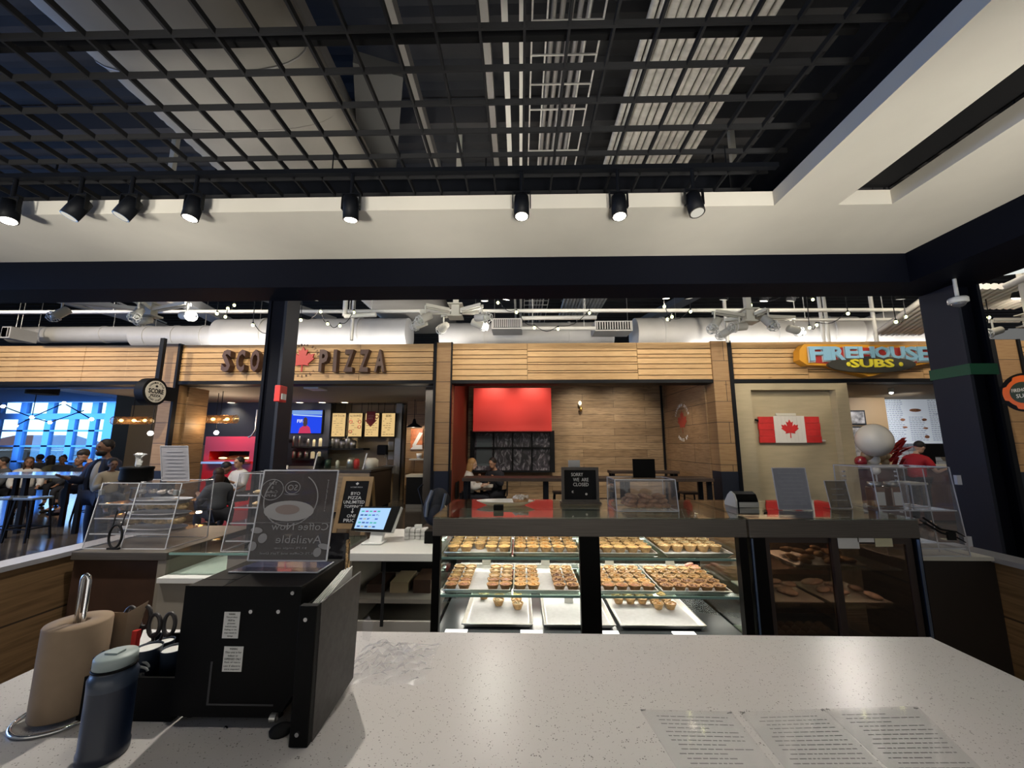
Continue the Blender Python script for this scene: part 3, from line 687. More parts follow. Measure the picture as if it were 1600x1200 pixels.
for s_, dz, dx, ww in [('SORRY', .80, -.02, .085), ('WE  ARE', .66, .005, .11), ('CLOSED', .53, .005, .11)]:
    mb.text(s_, FRONT((xm + dx, y + .006, TZ + hh * dz)), w=ww, h=.024, depth=.0015, bold=.005)
mb.build('letters', mat('white_letters', (.85, .85, .83), .5), t)
mb = MB(); mb.text('c', FRONT((xm - .055, y + .006, TZ + hh * .33)), h=.016, depth=.0015, bold=.03); mb.text('o', FRONT((xm + .042, y + .006, TZ + hh * .27)), h=.016, depth=.0015, bold=.05); mb.build('symbols', MATS['white_letters'], t)
# acrylic bin with turnovers
a = PZ(964, 800, TZ); b = PZ(1070, 803, TZ); y0 = a.y + .03; y1 = y0 + .26; xa, xb = PZ(983, 803, TZ).x, b.x
zt_ = PY(1020, 748, y0 + .1).z
t = thing('acrylic_bin', 'clear acrylic bin holding a heap of brown turnovers', 'bin', ((xa + xb) / 2, y0, TZ))
e_ = .006
def abox(t, x0, x1, y0, y1, z0, z1, slant=0, nm='panel', edge=True, shelf=()):
    # clear box of thin sheets with bright polished edges
    P = lambda x, y, z: (x, y + (slant * (z - z0) / (z1 - z0) if y == y0 else 0), z)
    c = [P(x0, y0, z0), P(x1, y0, z0), P(x1, y1, z0), P(x0, y1, z0), P(x0, y0, z1), P(x1, y0, z1), P(x1, y1, z1), P(x0, y1, z1)]
    mb = MB()
    for q in ((0, 1, 5, 4), (1, 2, 6, 5), (2, 3, 7, 6), (3, 0, 4, 7), (4, 5, 6, 7)): mb.quad(*[c[i] for i in q])
    o = mb.build('clear_panels', acryl, t)
    so = o.modifiers.new('s', 'SOLIDIFY'); so.thickness = .003
    mb = MB()
    for i, j in ((0, 1), (1, 2), (2, 3), (3, 0), (4, 5), (5, 6), (6, 7), (7, 4), (0, 4), (1, 5), (2, 6), (3, 7)): mb.bar(c[i], c[j], .005, .005)
    mb.build('edges', acryle, t, label='bright polished edges')
    for z in shelf:
        k = slant * (z - z0) / (z1 - z0); MB().box(x0 + .01, x1 - .01, y0 + k + .012, y1 - .008, z, z + .004).build('shelf', acryl, t)
        MB().box(x0 + .01, x1 - .01, y0 + k + .006, y0 + k + .0115, z - .002, z + .006).build('shelf_lip', acryle, t)
abox(t, xa - .05, xb, y0, y1, TZ, zt_, .03)
turn_m = mat('turnover', (.42, .22, .11), .6, noise=.4, scale=40, bump=.3)
rr = random.Random(11); nturn = 0
for lay, (nx, ny) in enumerate([(5, 3), (4, 3), (3, 2)]):
    for i in range(nx):
        for j in range(ny):
            x = xa + .035 + (i + .5) * ((xb - xa - .07) / nx) + rr.uniform(-.006, .006); yy = y0 + .06 + j * .065 + lay * .012; z = TZ + .012 + lay * .026
            if z > zt_ - .05: continue
            mb = MB(); mb.x = T((x, yy, z + .012), rr.uniform(-.6, .6), 0, rr.uniform(-.25, .25))
            mb.lathe([(0, -.012), (.025, -.010), (.036, 0), (.030, .010), (.015, .017), (0, .018)], 12, (0, 0, 0), sx=1.05, sy=.8); 
            o = mb.build('turnover', turn_m, label='brown half moon turnover heaped in the clear acrylic bin', cat='pastry', group='turnovers in the acrylic bin')
# black sign standing on the bin
a, b = PY(989, 743, y0 + .12), PY(1022, 717, y0 + .12)
MB().box(a.x, b.x, y0 + .11, y0 + .118, zt_ + .004, b.z).box(a.x, b.x, y0 + .118, y0 + .16, zt_ + .004, zt_ + .008).build('table_sign', blackp, label='small black sign seen from behind on top of the acrylic bin', cat='sign')
a, b = PY(888, 730, 3.02), PY(906, 719, 3.02)
t = thing('card_holder', 'white card in a slim holder standing behind the letter board', 'card', ((a.x + b.x) / 2, 3.02, TZ))
MB().box(a.x, b.x, 3.02, 3.024, a.z - .04, b.z).build('card', paper, t); MB().box((a.x + b.x) / 2 - .004, (a.x + b.x) / 2 + .004, 3.02, 3.025, TZ + .004, a.z - .04).box(a.x, b.x, 3.0, 3.05, TZ, TZ + .004).build('stand', chrome, t)
# curved terminal
a = PZ(1142, 793, TZ); b = PZ(1185, 793, TZ)
t = thing('receipt_printer', 'small black wedge shaped device with a white end, on the case top', 'device', ((a.x + b.x) / 2, a.y, TZ))
xa_, xb_ = PZ(1150, 793, TZ).x, b.x; prof = [(0, 0), (.15, 0), (.15, .02), (.10, .075), (.06, .10), (.02, .085), (0, .045)]
M_ = Matrix(((0, 0, 1, xa_ + .012), (1, 0, 0, a.y), (0, 1, 0, TZ), (0, 0, 0, 1)))
MB().prism(prof, xb_ - xa_ - .012, M_).build('shell', blackp, t, bevel=.003)
M_ = Matrix(((0, 0, 1, xa_), (1, 0, 0, a.y), (0, 1, 0, TZ), (0, 0, 0, 1)))
MB().prism(prof, .0115, M_).build('end_cap', white, t, label='white end')
MB().box(xa_ + .02, xb_ + .0, a.y - .006, a.y - .001, TZ + .002, TZ + .035).build('front_panel', steel, t)
# acrylic sign holders on the dark case
pr_m = mat('print_grey', (.30, .31, .36), .35, noise=.06, scale=30)
def sign_holder(u0, u1, vb, vt, label, m=None, y=None, z=TZ, lean=.03, lines=0):
    p0 = PZ(u0, vb, z) if y is None else PY(u0, vb, y); yy = p0.y if y is None else y
    a = PY(u0, vb, yy); b = PY(u1, vt, yy + lean); xa = a.x; xb = PY(u1, vb, yy).x; h = b.z
    t = thing('acrylic_sign_holder', label, 'sign', ((xa + xb) / 2, yy, z))
    MB().hexa([(xa + .004, yy, z + .005), (xb - .004, yy, z + .005), (xb - .004, yy + .002, z + .005), (xa + .004, yy + .002, z + .005), (xa + .004, yy + lean, h - .003), (xb - .004, yy + lean, h - .003), (xb - .004, yy + lean + .002, h - .003), (xa + .004, yy + lean + .002, h - .003)]).build('sheet', m or pr_m, t, label='printed sheet seen from the back')
    mb = MB()
    c = [Vector((xa, yy, z + .004)), Vector((xb, yy, z + .004)), Vector((xb, yy + lean, h)), Vector((xa, yy + lean, h))]
    for i in range(4): mb.bar(c[i], c[(i + 1) % 4], .004, .004)
    mb.build('edges', acryle, t)
    MB().box(xa, xb, yy - .004, yy + .07, z, z + .0035).build('foot', acryl, t)
    if lines:
        mb = MB()
        for i in range(lines):
            k = (i + 1.5) / (lines + 2); zz = h - (h - z) * k; w_ = random.uniform(.5, .8) * (xb - xa) / 2; xm_ = (xa + xb) / 2; yl = yy + lean * (1 - k) - .002
            mb.box(xm_ - w_, xm_ + w_, yl - .0005, yl, zz - .0012, zz + .0012)
        mb.build('show_through', mat('print_pale', (.42, .43, .47), .5) if 'print_pale' not in MATS else MATS['print_pale'], t)
    return t
sign_holder(1217, 1270, 797, 731, 'upright clear sign holder with a grey sheet on the dark case', lines=9)
sign_holder(1298, 1332, 795, 751, 'smaller clear sign holder beside the tall clear case', pane('print_thin', (.55, .53, .50), .2, .25, (.3, .28, .27)), lines=3)
# ================================================================ RIGHT CORNER
t = thing('corner_cabinet', 'black cabinet in the right corner, under the tall clear case', 'cabinet', (2.7, 3, 0))
MB().box(2.44, kx1 - .002, 2.67, 3.02, .08, kz - .02).build('body', mat('near_black', (.02, .016, .014), .5), t); MB().box(2.46, kx1 - .02, 2.7, 3.0, 0, .08).build('plinth', blackm, t)
MB().box(2.43, kx1 - .02 - .002, 2.65, 3.03, kz - .02, kz + .002).build('top', creamm, t)
rz0 = kz + .0045
t = thing('acrylic_display_case', 'tall clear acrylic case with shelves at the right end of the kiosk', 'display case', (2.7, 2.9, rz0))
RX0, RX1, RY0, RY1, RZ1 = PY(1338, 730, 2.82).x, PY(1515, 868, 2.67).x, 2.665, 3.02, PY(1400, 729, 2.78).z
abox(t, RX0, RX1, RY0, RY1, rz0, RZ1, .04, shelf=(rz0 + .04, rz0 + .27))
for zz in (rz0 + .06, rz0 + .44): MB().box(RX1 - .01, RX1 + .018, RY0 - .008, RY0 + .012, zz, zz + .06).build('hinge', acryle, t)
mb = MB()
for k in range(14):
    for x in (RX0 + .05, RX1 - .08): mb.box(x, x + .015, RY1 - .02, RY1 - .006, rz0 + .08 + k * .032, rz0 + .09 + k * .032)
mb.build('shelf_ladder', acryle, t)
mb = MB(); mb.bar((RX0 + .17, RY0 + .02, rz0 + .1), (RX0 + .17, RY0 + .045, RZ1 - .01), .004, .004); mb.bar((RX0 + .34, RY0 + .02, rz0 + .02), (RX0 + .34, RY0 + .045, RZ1 - .01), .004, .004); mb.build('door_edge', acryle, t)
amber_m = mat('jar_amber', (.20, .09, .045), .2, coat=.6)
for i, u in enumerate((1366, 1392)):
    x = PY(u, 760, 2.85).x; z = rz0 + .275
    t = thing('glass_jar', 'tall square jar with white label in the tall clear case, %s' % ('left' if i == 0 else 'beside the bin'), 'jar', (x, 2.85, z))
    MB().box(x - .038, x + .038, 2.81, 2.89, z, z + .135).build('body', amber_m, t, bevel=.01); MB().lathe([(0, .136), (.036, .136), (.038, .165), (0, .168)], 14, (x, 2.85, z)).build('lid', steel, t)
    MB().box(x - .026, x + .028, 2.8085, 2.8095, z + .012, z + .10).build('label_sheet', white, t)
x = PY(1425, 770, 2.85).x; z = rz0 + .275
t = thing('plastic_bin', 'clear plastic bin with clip lid in the tall clear case', 'bin', (x, 2.85, z)); abox(t, x - .05, x + .05, 2.8, 2.93, z, z + .15); MB().box(x - .06, x + .06, 2.79, 2.94, z + .152, z + .165).build('lid', creamm, t)
x = PY(1375, 800, 2.85).x; z = rz0 + .045
mb = MB(); rr = random.Random(3)
for _ in range(14): mb.bar((x + rr.uniform(-.08, .08), 2.85 + rr.uniform(-.06, .06), z + .012), (x + rr.uniform(-.09, .09), 2.85 + rr.uniform(-.06, .06), z + rr.uniform(.05, .15)), .035, .004)
mb.build('foil_bundle', mat('red_foil', (.5, .03, .03), .2, .5), label='crumpled red foil bundle low in the tall clear case', cat='foil')
a = Vector((RX0 + .24, RY0 - .012, rz0 + .235)); 
t = thing('serving_tongs', 'black serving tongs hanging on the front of the tall clear case', 'tongs', a)
for k in (0, 1): MB().tube([a + Vector((.0, 0, -.03 * k)), a + Vector((.09, -.006, -.07 - .02 * k)), a + Vector((.19, 0, -.085 - .035 * (k))), a + Vector((.24, 0, -.115 - .035 * k))], [.006, .007, .005, .003], 6).build('arm', blackm, t)
MB().cbox(tuple(a + Vector((.155, -.002, -.11))), (.05, .012, .05)).build('grip', blackm, t)
# ================================================================ LEFT CORNER
lx0, lx1 = PZ(98, 866, CT).x, PZ(247, 868, CT).x
t = thing('corner_cabinet', 'dark brown cabinet in the left corner, under the clear pastry case', 'cabinet', (lx0, 2.9, 0))
MB().box(lx0, lx1 - .06, 2.68, 3.5, .06, CT - .05).build('body', brown_panel, t); MB().box(lx0, lx1, 2.655, 3.52, CT - .05, CT).build('top', brushed, t, bevel=.003)
MB().box(lx1 - .058, lx1 - .002, 2.66, 3.5, .06, CT - .0505).build('end_post', mat('grey_side', (.27, .24, .20), .5), t)
MB().box(lx0 + .03, lx1 - .06, 2.7, 3.4, 0, .06).build('plinth', blackm, t)
pas_m = mat('pastry_gold', (.75, .54, .28), .6, noise=.45, scale=45, bump=.4); cello = pane('cellophane', (.985, .985, .985), .1, .02, (.8, .8, .8), .2)
def pastries(x, y, z, n, spread, seed, where, m=pas_m, s=.06):
    rr = random.Random(seed); t = thing('platter', 'steel platter of wrapped pastries ' + where, 'platter', (x, y, z))
    mb = MB(); mb.lathe([(0, 0), (.9, 0), (1.0, .10), (.98, .10), (.88, .02), (0, .02)], 28, (0, 0, 0)); mb.v = [Vector((x + v.x * spread, y + v.y * .11, z + v.z * .13)) for v in mb.v]; mb.build('dish', liner_m, t)
    for i in range(n):
        px = x + (i - (n - 1) / 2) * (1.7 * spread / n) + rr.uniform(-.01, .01)
        mb = MB(); mb.x = T((px, y + rr.uniform(-.03, .03), z + .060), rr.uniform(-.6, .6), 0, rr.uniform(-.3, .3))
        mb.ball((0, 0, 0), (s * rr.uniform(1.0, 1.3), s * .8, s * .5), 10, 7)
        for _ in range(8): mb.ball((rr.uniform(-s * .8, s * .8), rr.uniform(-s * .5, s * .5), s * .35), s * .25, 6, 4)
        o = mb.build('pastry', m, label='golden wrapped pastry on the platter ' + where, cat='pastry', group='wrapped pastries ' + where)
    for i in range(1):
        mb = MB(); n_ = 9; vs = []
        x0_ = x - spread + i * spread * .7
        for a_ in range(n_):
            for b_ in range(n_): vs.append((x0_ + a_ / (n_ - 1) * spread * .6, y - .1 + b_ / (n_ - 1) * .2, z + .045 + .045 * math.sin(PI * a_ / (n_ - 1)) * math.sin(PI * b_ / (n_ - 1)) + rr.uniform(0, .014)))
        mb.add(vs, [(a_ * n_ + b_, a_ * n_ + b_ + 1, (a_ + 1) * n_ + b_ + 1, (a_ + 1) * n_ + b_) for a_ in range(n_ - 1) for b_ in range(n_ - 1)])
        mb.build('wrapper', cello, t)
# case 1
ay0 = PZ(192, 858, CT).y; ax_0, ax_1 = PZ(131, 857, CT).x, PZ(256, 859, CT).x; ay1 = ay0 + .36
azt = PY(200, 755, ay0 + .06).z
t = thing('acrylic_pastry_case', 'clear acrylic countertop case with three pastry platters, on the brown corner cabinet', 'display case', ((ax_0 + ax_1) / 2, ay0, CT))
abox(t, ax_0, ax_1, ay0, ay1, CT + .002, azt, .07, shelf=(CT + .09, CT + .19, CT + .285))
mb = MB(); xm = (ax_0 + ax_1) / 2 - .02; mb.bar((xm, ay0 - .002, CT + .01), (xm, ay0 + .068, azt), .006, .004); mb.build('door_edge', acryle, t)
for x in (ax_0 + .02, ax_1 - .02): MB().box(x - .012, x + .012, ay0 + .04, ay0 + .062, azt - .08, azt - .045).build('hinge', case_grey, t)
mb = MB(); mb.tube([(ax_0 + .23 + .075 * math.cos(2 * PI * i / 20) * .6, ay0 - .012, CT + .085 + .075 * math.sin(2 * PI * i / 20)) for i in range(20)], .007, 8, closed=True)
mb.tube([(ax_0 + .20, ay0 - .012, CT + .15), (ax_0 + .195, ay0 + .01, CT + .25)], .004, 6); mb.tube([(ax_0 + .26, ay0 - .012, CT + .15), (ax_0 + .265, ay0 + .01, CT + .25)], .004, 6)
mb.box(ax_0 + .19, ax_0 + .27, ay0 - .022, ay0 - .004, CT + .001, CT + .012)
mb.build('scissor_tongs', blackm, label='black ring handled tongs in front of the left clear pastry case', cat='tongs')
xm = (ax_0 + ax_1) / 2 + .01
pastries(xm, ay0 + .20, CT + .096, 4, .24, 1, 'on the lowest shelf of the left clear case')
pastries(xm, ay0 + .22, CT + .196, 4, .24, 2, 'on the middle shelf of the left clear case')
pastries(xm, ay0 + .23, CT + .291, 5, .23, 3, 'on the top shelf of the left clear case', mat('pastry_white', (.70, .63, .55), .6, noise=.3, scale=50), .03)
# tissue box and sign on it
a, b = PY(190, 750, ay0 + .17), PY(238, 726, ay0 + .17); xm = (a.x + b.x) / 2; rw = (b.x - a.x) / 2; z = azt + .004
t = thing('tissue_box', 'round black tissue box on top of the left clear pastry case', 'tissue box', (xm, ay0 + .17, z))
MB().lathe([(0, 0), (rw * .92, 0), (rw, .02), (rw * .95, .085), (rw, .09), (rw, .105), (rw * .9, .108), (0, .10)], 24, (xm, ay0 + .17, z), sy=.8).build('box', blackp, t)
mb = MB(); rr = random.Random(4)
vs = []
for k in range(9):
    for j in range(6): a_ = k / 8 * 2 * PI; r_ = .018 + .038 * (j / 5) * (1 + .5 * math.sin(3 * a_)); vs.append((xm + r_ * math.cos(a_) * (.6 + .4 * math.sin(j * 1.4)), ay0 + .17 + r_ * .5 * math.sin(a_), z + .10 + .10 * (j / 5) + rr.uniform(-.01, .01)))
mb.add(vs, [(k * 6 + j, k * 6 + j + 1, (k + 1) * 6 + j + 1, (k + 1) * 6 + j) for k in range(8) for j in range(5)]); mb.build('tissue', white, t)
sg = sign_holder(253, 296, 750, 697, 'clear sign holder with a grey sheet on the left clear pastry case', mat('print_lilac', (.46, .45, .48), .35, noise=.06, scale=30), y=ay0 + .16, z=azt + .004, lean=-.05, lines=8)
# case 2, behind the coffee sign
a = PZ(345, 862, CT); c2x0, c2x1, c2y = a.x, a.x + .46, a.y
t = thing('low_counter', 'low white counter running away from the brown corner cabinet', 'counter', (-1.9, 3, 0))
lcx0, lcx1, lcz = lx1 + .002, lx1 + .40, .81
MB().box(lcx0, lcx1, 2.6, 3.2, lcz - .03, lcz).build('top', white, t); MB().box(lcx0, lcx1 - .02, 2.62, 3.19, 0, lcz - .0305).build('cabinet', mat('greige', (.32, .29, .25), .6), t)
t = thing('glass_guard', 'box shaped glass guard standing over the low white counter', 'glass guard', (-1.8, 3, lcz))
g0, g1 = lcx0 + .01, -1.2
MB().box(g0, g1, 2.66, 3.18, CT - .012, CT - .002).build('top_pane', pane('guard_top', (.82, .88, .85), .4), t); MB().box(g0, g1, 2.655, 2.66, CT - .014, CT).build('green_edge', MATS['edge_green'], t)
MB().box(g0, lcx1, 2.665, 2.672, lcz + .001, CT - .0125).build('near_pane', glassm, t)
MB().box(lcx1 + .002, g1, 2.66, 3.18, .1, CT - .0125).build('support', grey_lam, t)
t = thing('acrylic_pastry_case', 'clear acrylic case with four shelves, half behind the coffee sign', 'display case', (c2x0, c2y, CT))
z2 = PY(360, 740, c2y + .08).z
abox(t, c2x0, c2x1, c2y, c2y + .33, CT + .002, z2, .10, shelf=(CT + .06, CT + .17, CT + .27, CT + .35))
for i, (dx, z) in enumerate([(.09, CT + .275), (.09, CT + .355), (.13, CT + .175)]):
    mb = MB(); mb.lathe([(0, 0), (.045, 0), (.05, .012), (.03, .022), (0, .024)], 12, (c2x0 + .02 + dx, c2y + .19, z)); mb.build('bun', pas_m if i < 2 else turn_m, label=['flat bun on the upper middle shelf of the case behind the coffee sign', 'pale bun on the top shelf of the case behind the coffee sign', 'dark bun on the lower middle shelf behind the coffee sign'][i], cat='bun')
# ---------------------------------------------------------------- till counter
ix0, ix1 = PZ(536, 866, CT).x, ax0 - .004
t = thing('till_counter', 'white topped till counter with open shelf and drawers', 'counter', ((ix0 + ix1) / 2, 3, 0))
MB().box(ix0, ix1, 2.67, 3.42, CT - .05, CT).build('top', mat('till_white', (.66, .645, .61), .35), t, bevel=.003)
MB().box(ix0, ix1, 2.671, 2.6715, CT - .05, CT - .004).build('top_edge', mat('till_edge', (.32, .30, .28), .4), t)
MB().box(ix0 + .01, ix1, 3.30, 3.40, .05, CT - .051).build('back_panel', blackm, t)
MB().box(ix0 + .01, ix0 + .03, 2.72, 3.30, .05, CT - .051).build('side_panel', grey_lam, t)
MB().box(ix0 + .03, ix1, 2.74, 3.30, .62, .645).build('shelf', grey_lam, t)
MB().box(ix0 + .03, ix1, 2.72, 3.29, .05, .43).build('carcass', mat('drawer_body', (.17, .15, .13), .6), t)
mw = (ix0 + ix1) / 2 + .0
for k, (a, b, z0, z1) in enumerate([(ix0 + .03, ix1, .435, .53), (ix0 + .03, mw - .1, .12, .43), (mw - .095, ix1, .12, .43)]):
    d = MB().box(a, b, 2.70, 2.719, z0, z1 - .004).build('drawer', mat('drawer_grey', (.33, .31, .285), .5) if 'drawer_grey' not in MATS else MATS['drawer_grey'], t)
    if k: MB().box(a + .08, a + .20, 2.685, 2.6995, z1 - .02, z1 - .006).build('pull', steel, d)
MB().bar((mw - .06, 2.69, CT - .06), (mw - .06, 2.69, .50), .02, .006).build('cable', blackm, t)
rr = random.Random(8)
for k in range(3):
    x = ix0 + .09 + k * .16; MB().box(x, x + .12, 2.85, 3.1, .646, .70 + k * .015).build('storage_box', [brown_panel, MATS['tan_wall'], brown_panel][k], label=['brown box on the open shelf of the till counter, left', 'tan box in the middle of the till counter shelf', 'brown box on the open shelf of the till counter, right'][k], cat='box')
# tablet till
bp = PZ(585, 850, CT); Y_ = bp.y
t = thing('tablet_till', 'white point of sale stand with a glowing tablet screen', 'till', (bp.x, Y_, CT))
MB().box(bp.x - .085, bp.x + .06, Y_ - .03, Y_ + .10, CT, CT + .012).build('base', white, t, bevel=.004)
MB().hexa([(bp.x - .045, Y_ + .01, CT + .012), (bp.x + .045, Y_ + .01, CT + .012), (bp.x + .045, Y_ + .06, CT + .012), (bp.x - .045, Y_ + .06, CT + .012), (bp.x - .045, Y_ + .05, CT + .09), (bp.x + .045, Y_ + .05, CT + .09), (bp.x + .045, Y_ + .10, CT + .09), (bp.x - .045, Y_ + .10, CT + .09)]).build('neck', white, t)
c0, c1, c2, c3 = PY(549, 829, Y_ + .03), PY(611, 832, Y_ + .03), PY(626, 792, Y_ + .10), PY(561, 792, Y_ + .10)
nrm = (c1 - c0).cross(c3 - c0).normalized()   # towards the camera
MB().hexa([c0 + nrm * 0, c1, c2, c3, c0 - nrm * -.0 - nrm * .012 * -1, c1 + nrm * .012, c2 + nrm * .012, c3 + nrm * .012]).build('tablet', blackp, t)
MB().hexa([c0 - nrm * .03 + Vector((.02, 0, 0)), c1 - nrm * .03 + Vector((.012, 0, 0)), c2 - nrm * .03 + Vector((.012, 0, 0)), c3 - nrm * .03, c0 - nrm * .001 + Vector((.02, 0, 0)), c1 - nrm * .001 + Vector((.006, 0, 0)), c2 - nrm * .001 + Vector((.006, 0, 0)), c3 - nrm * .001]).build('housing', white, t)
def onscr(a, b, k=.0135): return c0 + (c1 - c0) * a + (c3 - c0) * b + (c2 - c3 - c1 + c0) * a * b + nrm * k
MB().quad(onscr(.07, .08), onscr(.80, .08), onscr(.80, .93), onscr(.07, .93)).build('screen', glow('screen_blue', (.42, .66, .98), 1.05), t, label='glowing pale blue screen')
cols = [(.05, .12, .35), (.35, .1, .3), (.1, .5, .45), (.5, .5, .45), (.1, .2, .6), (.4, .1, .4)]
for ci, cc in enumerate(cols):
    mb = MB()
    for r in range(5):
        for q in range(5):
            if (r * 2 + q * 3 + (q * r) % 4) % 6 == ci: mb.quad(onscr(.12 + q * .095, .14 + r * .155, .0142), onscr(.19 + q * .095, .14 + r * .155, .0142), onscr(.19 + q * .095, .20 + r * .155, .0142), onscr(.12 + q * .095, .20 + r * .155, .0142))
    if mb.v: mb.build('screen_icons', glow('icon%d' % ci, cc, 1), t)
# white napkin packs and black box
p = PZ(651, 842, CT)
nap = mat('napkin_white', (.75, .73, .70), .7)
for r in range(3):
    for c in range(4):
        x = p.x - .07 + c * .042; z = CT + .0005 + r * .026
        MB().box(x - .019, x + .019, p.y - .03, p.y + .05, z, z + .024).build('napkin_pack', nap, bevel=.004, label='small white napkin pack in the stack beside the tablet', cat='napkin pack', group='napkin packs stacked on the till counter')
MB().box(p.x - .02, p.x + .03, p.y, p.y + .03, CT + .079, CT + .10).build('paper_tissue', white, label='white tissue sticking up from the stack of napkin packs', cat='tissue')
a, b = PZ(664, 848, CT), PZ(676, 848, CT)
MB().box(a.x, b.x + .02, a.y - .03, a.y + .06, CT, CT + .085).build('card_reader_box', blackp, label='small black box at the right end of the till counter', cat='box', bevel=.004)
# ================================================================ FOREGROUND ON THE COUNTER
# big black machine
fy = 1.08; mz0, mz1 = CT + .022, PY(380, 916, fy).z
ml, mr = PY(290, 916, fy).x, PY(472, 916, fy).x; my1 = 1.33
t = thing('black_machine', 'big black box shaped machine on the counter with two white warning stickers', 'machine', ((ml + mr) / 2, 1.2, CT))
MB().prism([(ml, mz0 + .004), (mr - .035, mz0 + .004), (mr, mz0 + .06), (mr, mz1), (ml, mz1)], my1 - fy, Matrix(((1, 0, 0, 0), (0, 0, 1, fy), (0, 1, 0, 0), (0, 0, 0, 1)))).build('body', blackp, t, bevel=.005)
MB().box(ml + .01, mr - .06, fy + .03, my1 + .03, CT + .006, mz0 + .003).build('plinth', blackm, t)
for (a, b) in ((ml + .02, fy + .05), (mr - .065, fy + .05), (ml + .02, my1 - .03), (mr - .065, my1 - .03)): MB().lathe([(0, 0), (.014, 0), (.012, .006), (0, .006)], 10, (a, b, CT)).build('foot', blackm, t)
MB().lathe([(0, 0), (.024, 0), (.026, .008), (.016, .014), (0, .014)], 16, (mr - .02, fy - .01, CT)).build('adjusting_knob', blackm, t)
MB().tube([(mr - .05, fy - .006, CT + .03), (mr - .035, fy - .006, CT + .03)], .010, 10).build('silver_bolt', steel, t)
MB().box(ml + .09, ml + .095, fy - .001, fy, mz0 + .03, mz0 + .13).box(ml + .095, mr - .05, fy - .001, fy, mz0 + .03, mz0 + .034).build('panel_seam', mat('seam', (.035, .035, .038), .5), t)
MB().box(ml + .10, ml + .102, fy + .001, my1 - .01, mz1, mz1 + .0006).box(ml + .002, ml + .10, fy + .05, fy + .052, mz1, mz1 + .0006).build('lid_seam', mat('lid_seam', (.0, .0, .0), .9), t)
def onm(u, v): return PY(u, v, fy)
for (u, v) in ((393, 955), (436, 955), (458, 926), (353, 1138)):
    p = onm(u, v); MB().tube([(p.x, fy, p.z), (p.x, fy - .004, p.z)], [.006, .005], 10).build('screw', chrome, t)
for (u0, u1, v0, v1, lines) in ((346, 376, 956, 997, ['WARNING', 'This product', 'MUST be', 'grounded', 'before using', 'Failing to do', 'may result in', 'damage']), (346, 381, 1010, 1049, ['WARNING', 'This unit is for', 'indoor or', 'SUPERVISED ONLY', 'Risk of injury', 'use if electric', 'parts exposed'])):
    a, b = onm(u0 + 1, v1), onm(u1, v0)
    s_ = MB().box(a.x, b.x, fy - .0010, fy - .0002, a.z, b.z).build('warning_sticker', paper, t, label='white warning sticker')
    mb = MB(); n_ = len(lines)
    for i, l in enumerate(lines):
        zz = b.z - (b.z - a.z) * (i + .7) / (n_ + .4); mb.text(l, FRONT(((a.x + b.x) / 2, fy - .0011, zz)), h=(b.z - a.z) / n_ * .55, w=min((b.x - a.x) * .86, (b.x - a.x) * len(l) / 17), depth=.0003)
    mb.build('warning_text', mat('ink', (.03, .03, .03), .7) if 'ink' not in MATS else MATS['ink'], s_)
# papers rack right of the machine
rx0, rx1 = mr + .028, mr + .085; ry0 = 1.02; rz1 = PY(500, 947, ry0).z
t = thing('file_rack', 'black upright file rack with papers, right of the machine', 'file rack', ((rx0 + rx1) / 2, ry0, CT))
MB().box(rx0, rx0 + .045, ry0, ry0 + .02, CT, rz1).build('spine', blackp, t, bevel=.003)
MB().box(rx0, rx0 + .004, ry0 + .02, ry0 + .27, CT, rz1 - .01).build('left_cover', blackp, t)
MB().hexa([(rx0 + .041, ry0 + .0205, CT), (rx0 + .046, ry0 + .0205, CT), (rx0 + .056, ry0 + .225, CT + .03), (rx0 + .051, ry0 + .225, CT + .03), (rx0 + .041, ry0 + .0205, rz1), (rx0 + .046, ry0 + .0205, rz1), (rx0 + .062, ry0 + .225, rz1 + .012), (rx0 + .057, ry0 + .225, rz1 + .012)]).build('right_cover', mat('charcoal_card', (.05, .045, .045), .5, noise=.3, scale=60), t)
for k in range(5):
    MB().hexa([(rx0 + .010 + k * .006, ry0 + .022, CT + .004), (rx0 + .0125 + k * .006, ry0 + .022, CT + .004), (rx0 + .0125 + k * .007, ry0 + .21, CT + .004), (rx0 + .010 + k * .007, ry0 + .21, CT + .004), (rx0 + .010 + k * .006, ry0 + .022, rz1 - .015), (rx0 + .0125 + k * .006, ry0 + .022, rz1 - .015), (rx0 + .0125 + k * .007, ry0 + .21, rz1 + .02 + k * .003), (rx0 + .010 + k * .007, ry0 + .21, rz1 + .02 + k * .003)]).build('paper_sheet', paper, t)
for z in (CT + .03, rz1 - .03): MB().tube([(rx0 + .02, ry0, z), (rx0 + .02, ry0 - .004, z)], [.006, .005], 10).build('screw', chrome, t)
# coffee sign on top of the machine
p0 = PY(391, 872, 1.245); x0s, x1s = p0.x, PY(513, 868, 1.245).x; zs = mz1 + .001; yb, yt = 1.235, 1.275
zt2 = PY(440, 735, yt).z; dx = PY(374, 733, yt).x - x0s
dark_print = pane('coffee_print', (.36, .33, .33), .1, .42, (.17, .155, .16)); pale_ink = mat('pale_ink', (.34, .33, .335), .7)
t = thing('acrylic_sign_holder', 'large clear sign with a mirrored coffee poster, standing on the black machine', 'sign', ((x0s + x1s) / 2, yb, zs))
c = [Vector((x0s, yb, zs + .02)), Vector((x1s, yb, zs + .02)), Vector((x1s, yt, zt2)), Vector((x0s, yt, zt2))]
yv = Vector((0, .002, 0)); MB().hexa([c[0], c[1], c[1] + yv, c[0] + yv, c[3], c[2], c[2] + yv, c[3] + yv]).build('poster', dark_print, t, label='thin dark coffee poster seen from the back')
mb = MB()
for i in range(4): mb.bar(c[i], c[(i + 1) % 4], .004, .004)
mb.build('edges', acryle, t)
